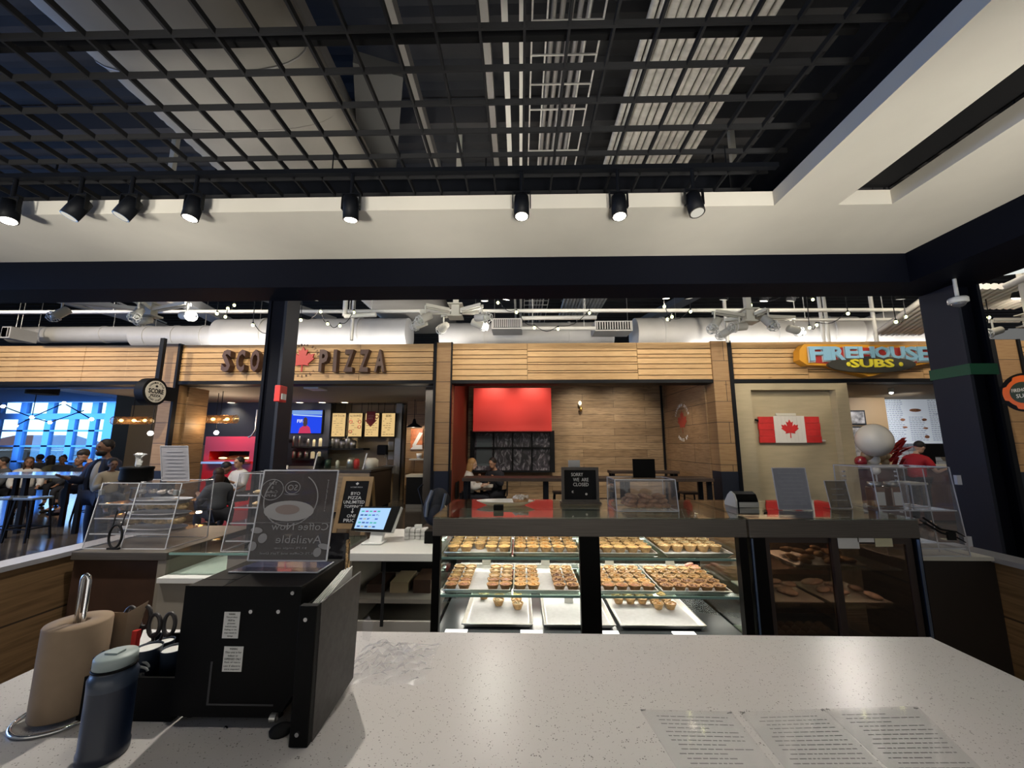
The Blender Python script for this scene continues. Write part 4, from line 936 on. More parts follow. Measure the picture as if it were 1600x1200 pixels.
MB().hexa([(x0s - .02, yb - .05, zs), (x1s, yb - .05, zs), (x1s, yb + .05, zs), (x0s, yb + .05, zs), (x0s - .02, yb - .05, zs + .003), (x1s, yb - .05, zs + .003), (x1s, yb + .05, zs + .003), (x0s, yb + .05, zs + .003)]).build('foot', mat('blue_foot', (.06, .065, .11), .12, coat=.6), t)
mb = MB().bar((x0s - .02, yb - .05, zs + .002), (x1s, yb - .05, zs + .002), .003, .003).bar((x1s, yb - .05, zs + .002), (x1s, yb + .05, zs + .002), .003, .003); mb.build('foot_edge', acryle, t)
def cs(a, b, k=.0012):    # a across (0..1 left to right), b up
    q = c[0] + (c[1] - c[0]) * a + (c[3] - c[0]) * b; return q - Vector((0, k, 0))
ex = (c[1] - c[0]); ey = (c[3] - c[0]); Lx, Ly = ex.length, ey.length; ex.normalize(); ey.normalize(); ez = ex.cross(ey)
def CM(a, b): q = cs(a, b); return Matrix(((ex.x, ey.x, ez.x, q.x), (ex.y, ey.y, ez.y, q.y), (ex.z, ey.z, ez.z, q.z), (0, 0, 0, 1)))
mb = MB()
mb.text('Coffee Now', CM(.60, .365), w=.74 * Lx, h=.082 * Ly, depth=.0004, mirror=True); mb.text('Available', CM(.61, .225), w=.59 * Lx, h=.085 * Ly, depth=.0004, mirror=True)
mb.text('$2.75 single cup', CM(.52, .13), w=.42 * Lx, h=.026 * Ly, depth=.0004, mirror=True); mb.text('$4.75 Coffee and Tart Deal', CM(.50, .075), w=.72 * Lx, h=.026 * Ly, depth=.0004, mirror=True)
mb.text('SO', CM(.42, .80), w=.13 * Lx, h=.065 * Ly, depth=.0004, mirror=True)
for s_, a, b, w_ in (('Tart', .15, .85, .11), ('&', .15, .80, .03), ('Coffee', .15, .75, .16), ('$4.75', .15, .705, .14)): mb.text(s_, CM(a, b), w=w_ * Lx, h=.032 * Ly, depth=.0004, mirror=True)
mb.text('buttertartsandmore', CM(.885, .71) @ Matrix.Rotation(PI / 2, 4, 'Z'), w=.36 * Ly, h=.018 * Ly, depth=.0004, mirror=True)
mb.build('lettering', pale_ink, t)
def ring(mb, a, b, ra, rb, wd, a0=0, a1=2 * PI, n=48, k=.0012):
    vs = []
    for i in range(n + 1):
        th = a0 + (a1 - a0) * i / n
        for q in (-wd, wd): vs.append(cs(a, b, k) + ex * (math.cos(th) * (ra + q)) + ey * (math.sin(th) * (rb + q)))
    mb.add(vs, [(2 * i, 2 * i + 1, 2 * i + 3, 2 * i + 2) for i in range(n)])
mb = MB(); ring(mb, .42, .67, .355 * Lx, .30 * Ly, .0016, PI * .75, PI * 2.32); ring(mb, .15, .775, .150 * Lx, .118 * Ly, .0010); ring(mb, .42, .80, .098 * Lx, .072 * Ly, .0010); ring(mb, .42, .73, .10 * Lx, .012 * Ly, .0007, PI, 2 * PI)
mb.build('rings', pale_ink, t)
def disc(mb, a, b, ra, rb, rot=0, n=28, a0=0, a1=2 * PI, k=.0014):
    vs = []
    for i in range(n + 1):
        th = a0 + (a1 - a0) * i / n; x, y = ra * math.cos(th), rb * math.sin(th); vs.append(cs(a, b, k) + ex * (x * math.cos(rot) - y * math.sin(rot)) + ey * (x * math.sin(rot) + y * math.cos(rot)))
    mb.add(vs, [tuple(range(n + 1))])
mb = MB(); disc(mb, .42, .535, .33 * Lx, .115 * Ly, k=.0013); mb.build('plate_print', mat('plate_ink', (.40, .385, .38), .7), t)
mb = MB(); disc(mb, .40, .55, .16 * Lx, .055 * Ly, k=.0017); mb.build('tart_print', mat('tart_ink', (.30, .235, .21), .7), t)
for (a, b, ra, rb, ro) in ((.045, .32, .07, .032, -.1), (.14, .235, .055, .05, .9), (.025, .15, .05, .05, -.6), (.87, .09, .05, .045, 1.2), (.95, .15, .075, .03, -.2)):
    mb = MB(); disc(mb, a, b, ra * Lx * 1.1, rb * Ly * 1.0, ro); mb.build('bean_print', pale_ink, t)
mb = MB(); q = cs(0, .405, .0018); q2 = cs(1, .405, .0018); mb.bar(q, q2, .0012, .0008); mb.build('poster_fold', pale_ink, t)
# shiny black coffee bag behind the sign, on the low counter side
p = PY(525, 875, 1.32)
p_ = p; t = thing('coffee_bag', 'black and gold foil coffee bag between the sign and the till counter', 'bag', (p_.x + .02, 1.42, mz1 - .1))
bag = MB(); bx_, by_ = PY(520, 860, 1.42).x, 1.42; zb0, zb1 = CT + .001, PY(530, 833, 1.42).z
secs = [(zb0, .055, .035), (zb0 + .06, .062, .042), (zb0 + .2, .06, .038), (zb1 - .05, .055, .022), (zb1, .052, .004)]
vs = []
for (z, a, b) in secs:
    for k in range(16): th = 2 * PI * k / 16; vs.append((bx_ + a * max(-1, min(1, 1.25 * math.cos(th))) + .003 * math.sin(5 * z * 40 + k), by_ + b * math.sin(th), z))
bag.add(vs, [(i * 16 + k, i * 16 + (k + 1) % 16, (i + 1) * 16 + (k + 1) % 16, (i + 1) * 16 + k) for i in range(4) for k in range(16)], True); bag.add(vs[:16], [tuple(range(16))[::-1]])
foil = mat('black_foil', (.03, .03, .035), .18, .3, noise=.5, scale=30, bump=.4)
bag.build('pouch', foil, t); MB().hexa([(bx_ + .056, by_ - .03, zb0 + .01), (bx_ + .068, by_ - .02, zb0 + .01), (bx_ + .068, by_ + .02, zb0 + .01), (bx_ + .056, by_ + .03, zb0 + .01), (bx_ + .05, by_ - .012, zb1 - .02), (bx_ + .055, by_ - .008, zb1 - .02), (bx_ + .055, by_ + .008, zb1 - .02), (bx_ + .05, by_ + .012, zb1 - .02)]).build('gold_gusset', mat('gold_foil', (.75, .52, .28), .15, .9, noise=.3, scale=30, bump=.4), t, label='gold foil side')
# paper towel holder and roll
rp_ = PZ(88, 1120, CT); px, py_ = -1.09, .985
px = PZ(80, 1128, CT).x; py_ = PZ(80, 1128, CT).y + .03
rh = PY(95, 975, py_).z - CT
t = thing('paper_towel_holder', 'chrome paper towel holder with a tall looped rod', 'paper towel holder', (px, py_, CT))
MB().tube([(px + .092 * math.cos(a), py_ + .092 * math.sin(a), CT + .005) for a in [2 * PI * i / 32 for i in range(32)]], .005, 8, closed=True).build('base_ring', chrome, t)
MB().box(px - .09, px + .09, py_ - .004, py_ + .004, CT + .001, CT + .007).build('base_bar', chrome, t)
zt3 = PY(100, 898, py_).z
MB().tube([(px - .009, py_, CT + .007), (px - .009, py_, zt3 - .012), (px - .006, py_, zt3 - .004), (px, py_, zt3), (px + .007, py_, zt3 - .004), (px + .010, py_, zt3 - .012), (px + .010, py_, CT + .007)], .0055, 10).build('looped_rod', chrome, t)
t = thing('paper_towel_roll', 'roll of brown kraft paper towel on the chrome holder', 'paper towel roll', (px, py_, CT + .012))
kraft = mat('kraft', (.27, .195, .13), .85, noise=.06, scale=30)
MB().lathe([(.018, .0), (.066, .0), (.068, .004), (.068, rh - .006), (.066, rh - .002), (.024, rh - .002), (.020, rh - .006), (.020, .0)], 40, (px, py_, CT + .012)).build('roll', kraft, t)
MB().lathe([(.0185, .001), (.0185, rh - .008), (.0198, rh - .008), (.0198, .001)], 24, (px, py_, CT + .012)).build('cardboard_core', mat('core', (.22, .15, .10), .9), t)
q = px + .0685
mb = MB().add([(px + .02, py_ + .066, CT + .03), (px + .02, py_ + .066, CT + rh + .005), (px + .060, py_ + .075, CT + .05), (px + .060, py_ + .075, CT + rh + .0), (px + .070, py_ + .10, CT + .14), (px + .085, py_ + .11, CT + rh + .02)], [(0, 1, 3, 2), (2, 3, 5, 4)]); o = mb.build('loose_sheet', kraft, t); o.modifiers.new('s', 'SOLIDIFY').thickness = .001
# water bottle
bxp = PZ(168, 1172, CT); bx2, by2 = PZ(160, 1180, CT).x, PZ(160, 1180, CT).y
bz = PY(180, 1020, by2).z - CT
blue_p = mat('bottle_blue', (.006, .012, .03), .32, coat=.2); blue_l = mat('bottle_haze', (.025, .038, .065), .35, coat=.2)
t = thing('water_bottle', 'dark blue translucent water bottle with a grey screw lid', 'bottle', (bx2, by2, CT))
R = .046; hB = bz - .03
MB().lathe([(0, 0), (R * .95, 0), (R, .004), (R, .02), (R * .96, .024), (R * .96, hB * .80)], 32, (bx2, by2, CT)).build('body', blue_p, t)
MB().lathe([(R * .96, hB * .80), (R * .98, hB * .92), (R * .88, hB * .97), (R * .82, hB), (R * .82, hB + .006)], 32, (bx2, by2, CT)).build('shoulder', blue_l, t, label='paler empty upper part')
lid = mat('lid_grey', (.30, .36, .36), .45)
MB().lathe([(R * .80, hB + .006), (R * .86, hB + .007), (R * .86, hB + .026), (R * .80, bz), (0, bz)], 32, (bx2, by2, CT)).build('lid', lid, t)
MB().tube([(bx2 + R * .84 * math.cos(a), by2 + R * .84 * math.sin(a), CT + hB + .003) for a in [2 * PI * i / 28 for i in range(28)]], .003, 6, closed=True).build('collar', blackp, t)
MB().tube([(bx2 - R * .8, by2, CT + hB), (bx2 - R * 1.25, by2 + .005, CT + hB - .005), (bx2 - R * 1.32, by2 + .01, CT + hB + .012), (bx2 - R * .9, by2 + .01, CT + bz - .004)], .0045, 8).build('strap_loop', blackp, t)
MB().box(bx2 - .020, bx2 + .010, by2 - .010, by2 + .012, CT + bz, CT + bz + .004).build('lid_hinge', lid, t)
# black organiser with scissors, cups, packets
o0, o1 = PY(98, 1150, 1.075).x, ml - .012; oy0, oy1 = 1.10, 1.30; oz = PY(160, 1058, oy0).z
t = thing('organiser_box', 'long black organiser box between the towel roll and the machine', 'box', ((o0 + o1) / 2, 1.2, CT))
MB().box(o0, o1, oy0, oy0 + .006, CT, oz).build('front_panel', blackp, t)
MB().box(o0, o1, oy1 - .006, oy1, CT, oz + .02).build('back_panel', blackp, t); MB().box(o0, o0 + .006, oy0 + .0065, oy1 - .0065, CT, oz).box(o1 - .006, o1, oy0 + .0065, oy1 - .0065, CT, oz).box(o0 + .0065, o1 - .0065, oy0 + .0065, oy1 - .0065, CT, CT + .006).box(o0 + .006, o0 + .009, oy0 + .0065, oy1 - .0065, CT + .0065, oz).build('tray_body', blackp, t)
iz = CT + .0065
def scissors(u, v, lean, label):
    p = PY(u, v, 1.23); t = thing('scissors', label, 'scissors', (p.x, 1.23, iz))
    L = p.z
    for s in (-1, 1):
        cxx = p.x + s * .019
        h = MB().tube([(cxx + .017 * math.cos(a) + lean * .02, 1.23 + s * .004, L + .030 * math.sin(a)) for a in [2 * PI * i / 20 for i in range(20)]], .0055, 8, closed=True); h.tube([(cxx - s * .006, 1.23 + s * .004, L - .022), (p.x - lean * .01, 1.23 + s * .003, L - .07)], [.004, .0045], 8); h.build('handle', mat('scissor_black', (.025, .022, .024), .45) if 'scissor_black' not in MATS else MATS['scissor_black'], t)
        MB().bar((p.x - lean * .01, 1.23 + s * .002, L - .065), (p.x - lean * .03 - s * .01, 1.23 + s * .002, max(L - .17, iz + .012)), .003, .012).build('blade', steel, t)
    MB().tube([(p.x - lean * .01, 1.222, L - .07), (p.x - lean * .01, 1.238, L - .07)], .004, 8).build('pivot_screw', chrome, t)
scissors(217, 965, -.2, 'taller black handled scissors in the organiser, left pair'); scissors(249, 976, .4, 'lower black handled scissors in the organiser, right pair')
def cup(u, v, r, ztop, label, m=None, y=1.16):
    p = PY(u, v, y); t = thing('paper_cup', label, 'cup', (p.x, y, iz)); h = p.z - iz
    MB().lathe([(0, 0), (r * .75, 0), (r, h - .003), (r * 1.04, h), (r * .97, h), (r * .93, h - .02)], 24, (p.x, y, iz)).build('cup_wall', m or mat('cup_navy', (.018, .03, .055), .5) if 'cup_navy' not in MATS else MATS['cup_navy'], t)
    MB().lathe([(0, h - .006), (r * .94, h - .005)], 24, (p.x, y, iz)).build('white_inside', white, t, label='white inner stack')
    return t, p, h
t1, p, h = cup(233, 1010, .031, 0, 'dark paper cup stack with white rim beside the blue bottle')
mb = MB(); mb.text('BUTTER TARTS', FRONT((p.x + .004, 1.16 - .031, iz + h * .62)), w=.042, h=.008, depth=.0004); mb.build('cup_print', white, t1)
cup(272, 1012, .030, 0, 'dark blue paper cup stack tucked against the machine', y=1.18)
cup(258, 1000, .024, 0, 'thin walled paper cup behind the two cup stacks', mat('cup_brown', (.30, .22, .18), .5), y=1.255)
p = PY(212, 992, 1.20); MB().box(p.x - .007, p.x + .007, 1.195, 1.209, iz, p.z + .012).build('marker_pen', redp, label='red marker standing in the organiser by the scissors', cat='pen')
p = PY(203, 985, 1.215); MB().box(p.x - .010, p.x - .002, 1.213, 1.216, iz, p.z).build('green_stick', mat('lime', (.35, .42, .10), .5), label='lime green strip beside the red marker', cat='strip')
rr = random.Random(2)
for k in range(12):
    p = PY(163 + k * 3.2, 998 - k * .2, 1.24); 
    MB().hexa([(p.x - .001, 1.21, iz), (p.x + .0005, 1.21, iz), (p.x + .0005, 1.27, iz), (p.x - .001, 1.27, iz), (p.x + .008, 1.21, p.z + rr.uniform(-.012, .008)), (p.x + .0095, 1.21, p.z), (p.x + .0095, 1.27, p.z + .01), (p.x + .008, 1.27, p.z + .01)]).build('sugar_packet', [paper, mat('packet_brown', (.40, .24, .14), .8) if 'packet_brown' not in MATS else MATS['packet_brown'], MATS['kraft']][k % 3], label='thin paper packet in the row of packets behind the towel roll', cat='packet', group='paper packets in the organiser')
p = PY(232, 1040, 1.108 + .02)
MB().tube([(p.x - .03 + .025 * math.cos(a), 1.135, p.z + .014 * math.sin(a) - .008) for a in [PI * i / 10 for i in range(11)]], .003, 6).tube([(p.x - .02 + .022 * math.cos(a), 1.125, p.z + .010 * math.sin(a) - .012) for a in [PI * i / 10 for i in range(11)]], .003, 6).build('cable_coil', mat('cable_grey', (.20, .21, .22), .4), label='grey coiled cable in the organiser below the cup stack', cat='cable')
# crumpled clear bag
bagm = pane('thin_plastic', (.985, .985, .99), .1, .07, (.85, .85, .9), .3)
mb = MB(); rr = random.Random(21); n = 15
ctr = PZ(615, 1035, CT); hm = {}
for i in range(n + 1):
    for j in range(n + 1):
        a = i / n - .5; b = j / n - .5; e_ = max(0, 1 - (2 * abs(a)) ** 3) * max(0, 1 - (2 * abs(b)) ** 3)
        hm[i, j] = (ctr.x + a * .26 + rr.uniform(-.006, .006), ctr.y + b * .24 + rr.uniform(-.006, .006), CT + .001 + e_ * (.004 + .030 * abs(math.sin(a * 23 + b * 9) * math.cos(b * 19 - a * 11)) + rr.uniform(0, .004) + max(0, .04 * (b + .1)) * (a < -.1)))
mb.add([hm[i, j] for i in range(n + 1) for j in range(n + 1)], [(i * (n + 1) + j, i * (n + 1) + j + 1, (i + 1) * (n + 1) + j + 1, (i + 1) * (n + 1) + j) for i in range(n) for j in range(n)])
q = PZ(566, 1000, CT)
mb.add([(q.x, q.y, CT + .002), (q.x + .03, q.y - .01, CT + .002), (q.x + .035, q.y + .01, CT + .05), (q.x - .01, q.y + .02, CT + .055), (q.x + .01, q.y + .03, CT + .07)], [(0, 1, 2, 3), (3, 2, 4)])
mb.build('plastic_bag', bagm, label='crumpled clear plastic bag lying on the counter beside the file rack', cat='bag')
# sheets under plastic
sheetm = pane('sleeve_sheet', (.96, .96, .96), .12, .72, (.74, .73, .72), .25)
for i, (c4, lb) in enumerate([(((1006, 1112), (1140, 1116), (1222, 1212), (1064, 1212)), 'leftmost instruction sheet in a plastic sleeve lying on the counter'),
                              (((1162, 1116), (1287, 1112), (1392, 1212), (1236, 1212)), 'middle instruction sheet in a plastic sleeve lying on the counter'),
                              (((1292, 1111), (1432, 1108), (1545, 1212), (1400, 1212)), 'rightmost instruction sheet in a plastic sleeve lying on the counter')]):
    P4 = [PZ(u, v, CT + .0012) for u, v in c4]
    def at4(a, b, k=0): q = (P4[0] * (1 - a) + P4[1] * a) * (1 - b) + (P4[3] * (1 - a) + P4[2] * a) * b; return q + Vector((0, 0, k))
    dz_ = Vector((0, 0, .0006))
    t = thing('instruction_sheet', lb, 'paper sheet', tuple(at4(.5, .5)))
    MB().hexa([P4[3] - dz_, P4[2] - dz_, P4[1] - dz_, P4[0] - dz_, P4[3], P4[2], P4[1], P4[0]]).build('sheet', sheetm, t)
    mb = MB(); rr = random.Random(i)
    nl = 13
    for r in range(nl):
        b = .07 + r * .9 / nl; w_ = rr.choice((.45, .7, .85, .88, .8)); x = .12 + rr.choice((0, 0, .05)); q = x
        while q < x + w_ and q < .93:
            l = rr.uniform(.03, .10); mb.quad(at4(q, b + .016, .0004), at4(min(q + l, .94), b + .016, .0004), at4(min(q + l, .94), b, .0004), at4(q, b, .0004)); q += l + .015
    mb.build('printed_lines', mat('ink_grey', (.22, .215, .215), .7) if 'ink_grey' not in MATS else MATS['ink_grey'], t)
    mb = MB()
    for (a, b) in ((0, 0), (1, 0)):
        c_ = at4(a, b, .001); mb.tube([c_ + Vector((rr.uniform(-.008, .008), rr.uniform(-.004, .006), rr.uniform(0, .004))) for _ in range(5)], .0009, 5)
    mb.build('wrinkled_corner', MATS['ink_grey'], t)
    MB().box(0, 0, 0, 0, 0, 0)
    f_ = MB(); e4 = [P4[0] + (P4[0] - P4[2]) * .04, P4[1] + (P4[1] - P4[3]) * .05, P4[2], P4[3]]
    f_.quad(*[Vector((v.x, v.y, CT + .0022)) for v in (e4[3], e4[2], e4[1], e4[0])]); f_.build('plastic_sleeve', pane('sleeve', (1, 1, 1), .35, .03, (1, 1, 1), .06) if 'sleeve' not in MATS else MATS['sleeve'], t)
# ================================================================ KIOSK CEILING LAMPS
tz = gz - .16
trk = thing('lamp_track', 'black lamp track across the kiosk ceiling carrying the spotlights', 'track', (0, OY - .62, tz))
TY = 2.24
MB().box(-4.5, IX - .02, TY - .018, TY + .018, tz, tz + .03).build('rail', black, trk)
for x in (-3.6, -1.2, 1.3): MB().tube([(x, TY, tz + .03), (x, TY, gz)], .004, 6).build('hanger', black, trk)
MB().box(IX + .02 + .0, IX + .02, 0, 0, 0, 0)
trs = MB().box(s0 + .05, s0 + .09, -1.4, IY - .08, RZ - .02, RZ + .01); trs.build('lamp_track', black, label='black lamp track in the narrow slot at the right of the ceiling', cat='track')
lens_on = glow('lens_on', (1, .94, .80), 16); lens_dim = glow('lens_dim', (.9, .85, .72), .7)
reflm = mat('reflector', (.6, .58, .54), .2, .9)
KS = [((15, 330), -.25, 1), ((121, 325), .30, 0), ((201, 325), .30, 0), ((302, 325), .06, 1), ((548, 325), 0, 2), ((815, 322), 0, 1), ((967, 322), .02, 1), ((1085, 318), -.05, 0)]
where = ['at the far left end', 'second from the left', 'third from the left', 'fourth from the left', 'alone left of centre', 'near the middle', 'second from the right', 'at the right end']
for i, ((u, v), tilt, on) in enumerate(KS):
    p = PY(u, v, TY); t = thing('track_spotlight', 'black cylinder spotlight %s of the ceiling track, %s' % (where[i], 'lit' if on else 'unlit'), 'spotlight', (p.x, TY, tz))
    Rm = Matrix.Translation((p.x, TY, p.z)) @ Matrix.Rotation(tilt, 4, 'Y') @ Matrix.Rotation([-.25, -.1, .12][on] if on != 1 else -.12, 4, 'X')
    mb = MB(); mb.x = Rm; mb.lathe([(.040, -.075), (.046, -.077), (.047, .02), (.044, .065), (.02, .078), (0, .078)], 20); mb.lathe([(.036, -.06), (.040, -.075)], 20); mb.build('housing', black, t)
    mb = MB(); mb.x = Rm; mb.lathe([(0, -.082), (.038, -.0775)], 20); mb.build('lens', lens_on if on else lens_dim, t)
    mb = MB(); mb.x = Rm; mb.lathe([(.0382, -.0772), (.0455, -.0775)], 20); mb.build('reflector_ring', reflm, t)
    mb = MB(); mb.x = Matrix.Translation((p.x, TY, p.z)); zt_ = tz - p.z
    mb.box(-.058, -.052, -.012, .012, -.01, .09).box(.052, .058, -.012, .012, -.01, .09).box(-.058, .058, -.012, .012, .09, .096).tube([(0, 0, .096), (0, 0, zt_ - .001)], .012, 8); mb.build('yoke', black, t)
    if on:
        tgt = {0: (-2.5, 3.0, 1.0), 3: (-1.9, 2.9, .9), 4: (-.4, 1.1, 0.9), 5: (.1, 1.2, .9), 6: (.9, 1.3, .9)}[i]
        spot('spot_lamp', Rm @ Vector((0, 0, -.10)), tgt, [170, 0, 0, 80, 120, 27, 20][i], 95, (1, .93, .82), .8, .03)
# added spots without fittings, brightening the counter and staff side
for (x, y) in ((-.35, .75), (1.7, .9), (-2.4, 1.6), (2.4, 1.5)): spot('staff_side_fill', (x, y, 3.3), (x * .95, y + .25, .9), 34 if abs(x) < 2 else 14, 110, (1, .94, .85), .9, .05)
spot('staff_side_fill', (-.82, 2.1, 3.2), (-.82, 3.0, .95), 46, 34, (1, .97, .9), .7, .05)  # added spot that brightens the till counter top
# ================================================================ MALL CEILING: DUCTS, PIPES, LAMPS
def HH(u, v, Z): return PZ(u, v, Z)
# conduit bank running towards the shops
Z = 5.5
c_l, c_r = PZ(886, 445, Z).x, PZ(962, 445, Z).x
cond_m = mat('conduit', (.62, .60, .55), .45, .15, noise=.25, scale=3, stretch=(1, 4, 1))
n = 13; pitch = (c_r - c_l) / n
rr = random.Random(12)
for i in range(n):
    r = pitch * (.47 if i % 4 else .38); x = c_l + (i + .5) * pitch
    MB().tube([(x, -1.5, Z), (x, 11.6, Z)], r, 12).build('conduit', cond_m, label='large silver conduit in the wide bank of parallel conduits near the ceiling', cat='conduit', group='parallel conduits')
mb = MB()
for y in (1.25, 2.4, 4.4, 6.4, 8.4, 10.4): mb.box(c_l, c_r, y, y + .05, Z + .10, Z + .14)
mb.build('conduit_support', mat('galvan', (.30, .29, .28), .5, .5), label='galvanised cross rails carrying the bank of conduits', cat='support')
# wire cable tray left of them
t_l, t_r = PZ(820, 445, 5.0).x, PZ(862, 445, 5.0).x; Z = 5.0
t = thing('cable_tray', 'wire cable tray beside the bank of conduits', 'cable tray', ((t_l + t_r) / 2, 5, Z))
mb = MB(); y = -1.0
while y < 11: mb.box(t_l, t_r, y, y + .012, Z, Z + .012); y += .28
mb.build('cross_wires', cond_m, t, kind='stuff')
for x in (t_l, t_l + .12, t_r - .12, t_r): MB().box(x - .007, x + .007, -1, 11, Z + .012, Z + .024).build('long_wire', cond_m, t)
for k in range(5):
    x = t_l + .16 + k * .07; MB().tube([(x + .02 * math.sin(y_), y_, Z + .05) for y_ in [q * .8 - 1 for q in range(16)]], .022, 8).build('cable', MATS['galvan'], t)
for x, lb in ((t_l - .08, 'thin pale steel strut channel left of the cable tray'), (t_l - .22, 'second pale strut channel, left of the cable tray')):
    MB().box(x - .025, x + .025, -1, 11, Z, Z + .05).build('strut_channel', creamm, label=lb, cat='channel')
# big ribbed oval duct to the left
Z = 4.75
dl, dr = PZ(520, 445, Z).x, PZ(668, 445, Z).x; dcx, dw = (dl + dr) / 2, (dr - dl) / 2
t = thing('ribbed_duct', 'very wide flattened ribbed air duct running from the grid towards the pizza sign', 'duct', (dcx, 5, Z))
prof = [(dcx + dw * math.copysign(abs(math.cos(a)) ** .7, math.cos(a)), Z + .32 + .32 * math.copysign(abs(math.sin(a)) ** .7, math.sin(a))) for a in [2 * PI * i / 28 for i in range(28)]]
def ring_body(y0, y1, ribs, m, nm, sc=1.0):
    vs = []; fs = []; ny = ribs * 2 + 1; L = len(prof); cxp = dcx; czp = Z + .32
    for j in range(ny + 1):
        y = y0 + (y1 - y0) * j / ny; s_ = sc * (1 + (.012 if j % 2 else 0))
        vs += [(cxp + (a - cxp) * s_, y, czp + (b - czp) * s_) for a, b in prof]
    for j in range(ny):
        for k in range(L): fs.append((j * L + k, j * L + (k + 1) % L, (j + 1) * L + (k + 1) % L, (j + 1) * L + k))
    mb = MB().add(vs, fs, True); mb.add(vs[:L], [tuple(range(L))]); mb.add(vs[-L:], [tuple(range(L))[::-1]]); return mb.build(nm, m, t)
ring_body(-1.5, 3.4, 14, silver_dim, 'plain_section'); ring_body(3.41, 10.6, 60, silver_dim, 'ribbed_section')
for y in (.4, 1.6, 2.8): MB().tube([(a, y, b) for a, b in [(dcx + (q[0] - dcx) * 1.012, Z + .32 + (q[1] - Z - .32) * 1.03) for q in prof]], .008, 5, closed=True).build('seam_band', MATS['galvan'], t)
# long spiral duct above the shop fronts
Yd = 9.2
zc = (PY(600, 497, Yd).z + PY(600, 497, Yd).z - .85) / 2
def hduct(u0, u1, vt, dia, Y, label, ribs=10, m=None):
    x0, x1 = PY(u0, 520, Y).x, PY(u1, 520, Y).x; zt = PY((u0 + u1) / 2, vt, Y).z; r = dia / 2
    t = thing('spiral_duct', label, 'duct', ((x0 + x1) / 2, Y, zt - dia)); pts = []; rad = []
    nn = max(8, int((x1 - x0) / .12)); 
    for i in range(nn + 1): pts.append((x0 + (x1 - x0) * i / nn, Y, zt - r)); rad.append(r * (1.0 if i % 2 else .988))
    MB().tube(pts, rad, 24).build('barrel', m or silver, t)
    for s_ in [q for q in (.2, .8) if not dl - .1 < x0 + (x1 - x0) * q < dr + .1]: MB().tube([(x0 + (x1 - x0) * s_, Y, zt - .01), (x0 + (x1 - x0) * s_, Y, 6.3)], .008, 5).build('hanger_wire', steel, t)
    for k in range(ribs):
        x = x0 + (x1 - x0) * (k + .5) / ribs; MB().tube([(x - .03, Y, zt - r), (x + .03, Y, zt - r)], r * 1.05, 24).build('collar', silver, t)
    return t
hduct(20, 215, 511, .40, Yd, 'slim spiral duct above the far left shop front', 2)
hduct(216, 345, 510, .55, Yd, 'short spiral duct above the round blade sign', 3)
hduct(346, 640, 499, .80, Yd, 'thick spiral duct above the pizza sign', 2)
hduct(690, 955, 505, .70, Yd + .3, 'spiral duct above the red hood bay', 2)
hduct(990, 1330, 497, .85, Yd, 'thickest spiral duct above the right shop fronts', 4)
MB().lathe([(.55, 0), (.5, .02), (.42, .5), (.40, 1.0)], 28, (0, 0, 0))
a = PY(1392, 524, Yd); MB().ball((a.x, Yd + .1, a.z), (.8, .6, .58), 24, 14).tube([(a.x, Yd + .1, a.z + .6), (a.x, Yd + .1, 6.29)], .01, 5).build('duct_elbow', silver, label='big round duct elbow behind the firehouse sign', cat='duct')
# vent boxes with grilles
def vent(u0, u1, v0, v1, Y, label):
    a, b = PY(u0, v1, Y), PY(u1, v0, Y); t = thing('air_vent', label, 'vent', ((a.x + b.x) / 2, Y, a.z))
    MB().box(a.x, b.x, Y, Y + .5, a.z, b.z).build('vent_box', silver, t)
    MB().box(a.x + .03, b.x - .03, Y - .012, Y - .001, a.z + .03, b.z - .03).build('dark_opening', blackm, t)
    mb = MB(); n = 14
    for i in range(n): x = a.x + .05 + (b.x - a.x - .1) * i / (n - 1); mb.box(x - .012, x + .012, Y - .03, Y - .013, a.z + .035, b.z - .035)
    mb.build('louvres', silver, t)
    for x in (a.x + .05, b.x - .05): MB().tube([(x, Y + .2, b.z), (x, Y + .2, 6.3)], .008, 5).build('hanger_wire', steel, t)
vent(930, 988, 501, 517, 8.6, 'rectangular louvred vent right of the conduit bank'); vent(768, 816, 497, 514, 8.3, 'rectangular louvred vent behind the cable tray'); vent(0, 18, 510, 528, 8.3, 'louvred vent at the far left end of the slim duct')
# ceiling diffuser
p = PZ(205, 460, 4.3); t = thing('ceiling_diffuser', 'flat square air diffuser hanging at the upper left', 'diffuser', tuple(p))
MB().box(p.x - .35, p.x + .3, p.y - .1, p.y + .55, p.z, p.z + .04).build('plate', silver, t); MB().box(p.x - .2, p.x + .25, p.y + .1, p.y + .5, p.z + .04, p.z + .22).build('box', silver, t)
# white sprinkler pipes
pipe_m = mat('pipe_white', (.70, .70, .68), .35)
def pipe(a, b, r, label):
    mb = MB().tube([a, b], r, 10); a = Vector(a); b = Vector(b)
    if abs(a.z - b.z) < .5 * (a - b).length:
        for s_ in (.15, .85): q = a.lerp(b, s_); mb.tube([q, (q.x, q.y, 6.29)], .007, 5)
    return mb.build('pipe', pipe_m, label=label, cat='pipe')
zz = PY(700, 483, 7).z; x0, x1 = PY(-40, 483, 7).x, PY(1480, 483, 7).x
pipe((x0, 7, PY(-40, 488, 7).z), (x1, 7, PY(1480, 484, 7).z), .035, 'long white sprinkler pipe crossing the hall behind the kiosk beam')
a, b = PY(1546 - 100, 500, 8.6), PY(1340, 546, 8.6)
pipe(PY(1232, 500, 7.6), PY(1232, 500, 7.6) + Vector((0, 0, 0.0001)) + (PY(1440, 541, 8.5) - PY(1232, 500, 7.6)) * 0 + Vector((2.2, .0, 0)), .03, 'short white pipe at the right behind the lit bulb')
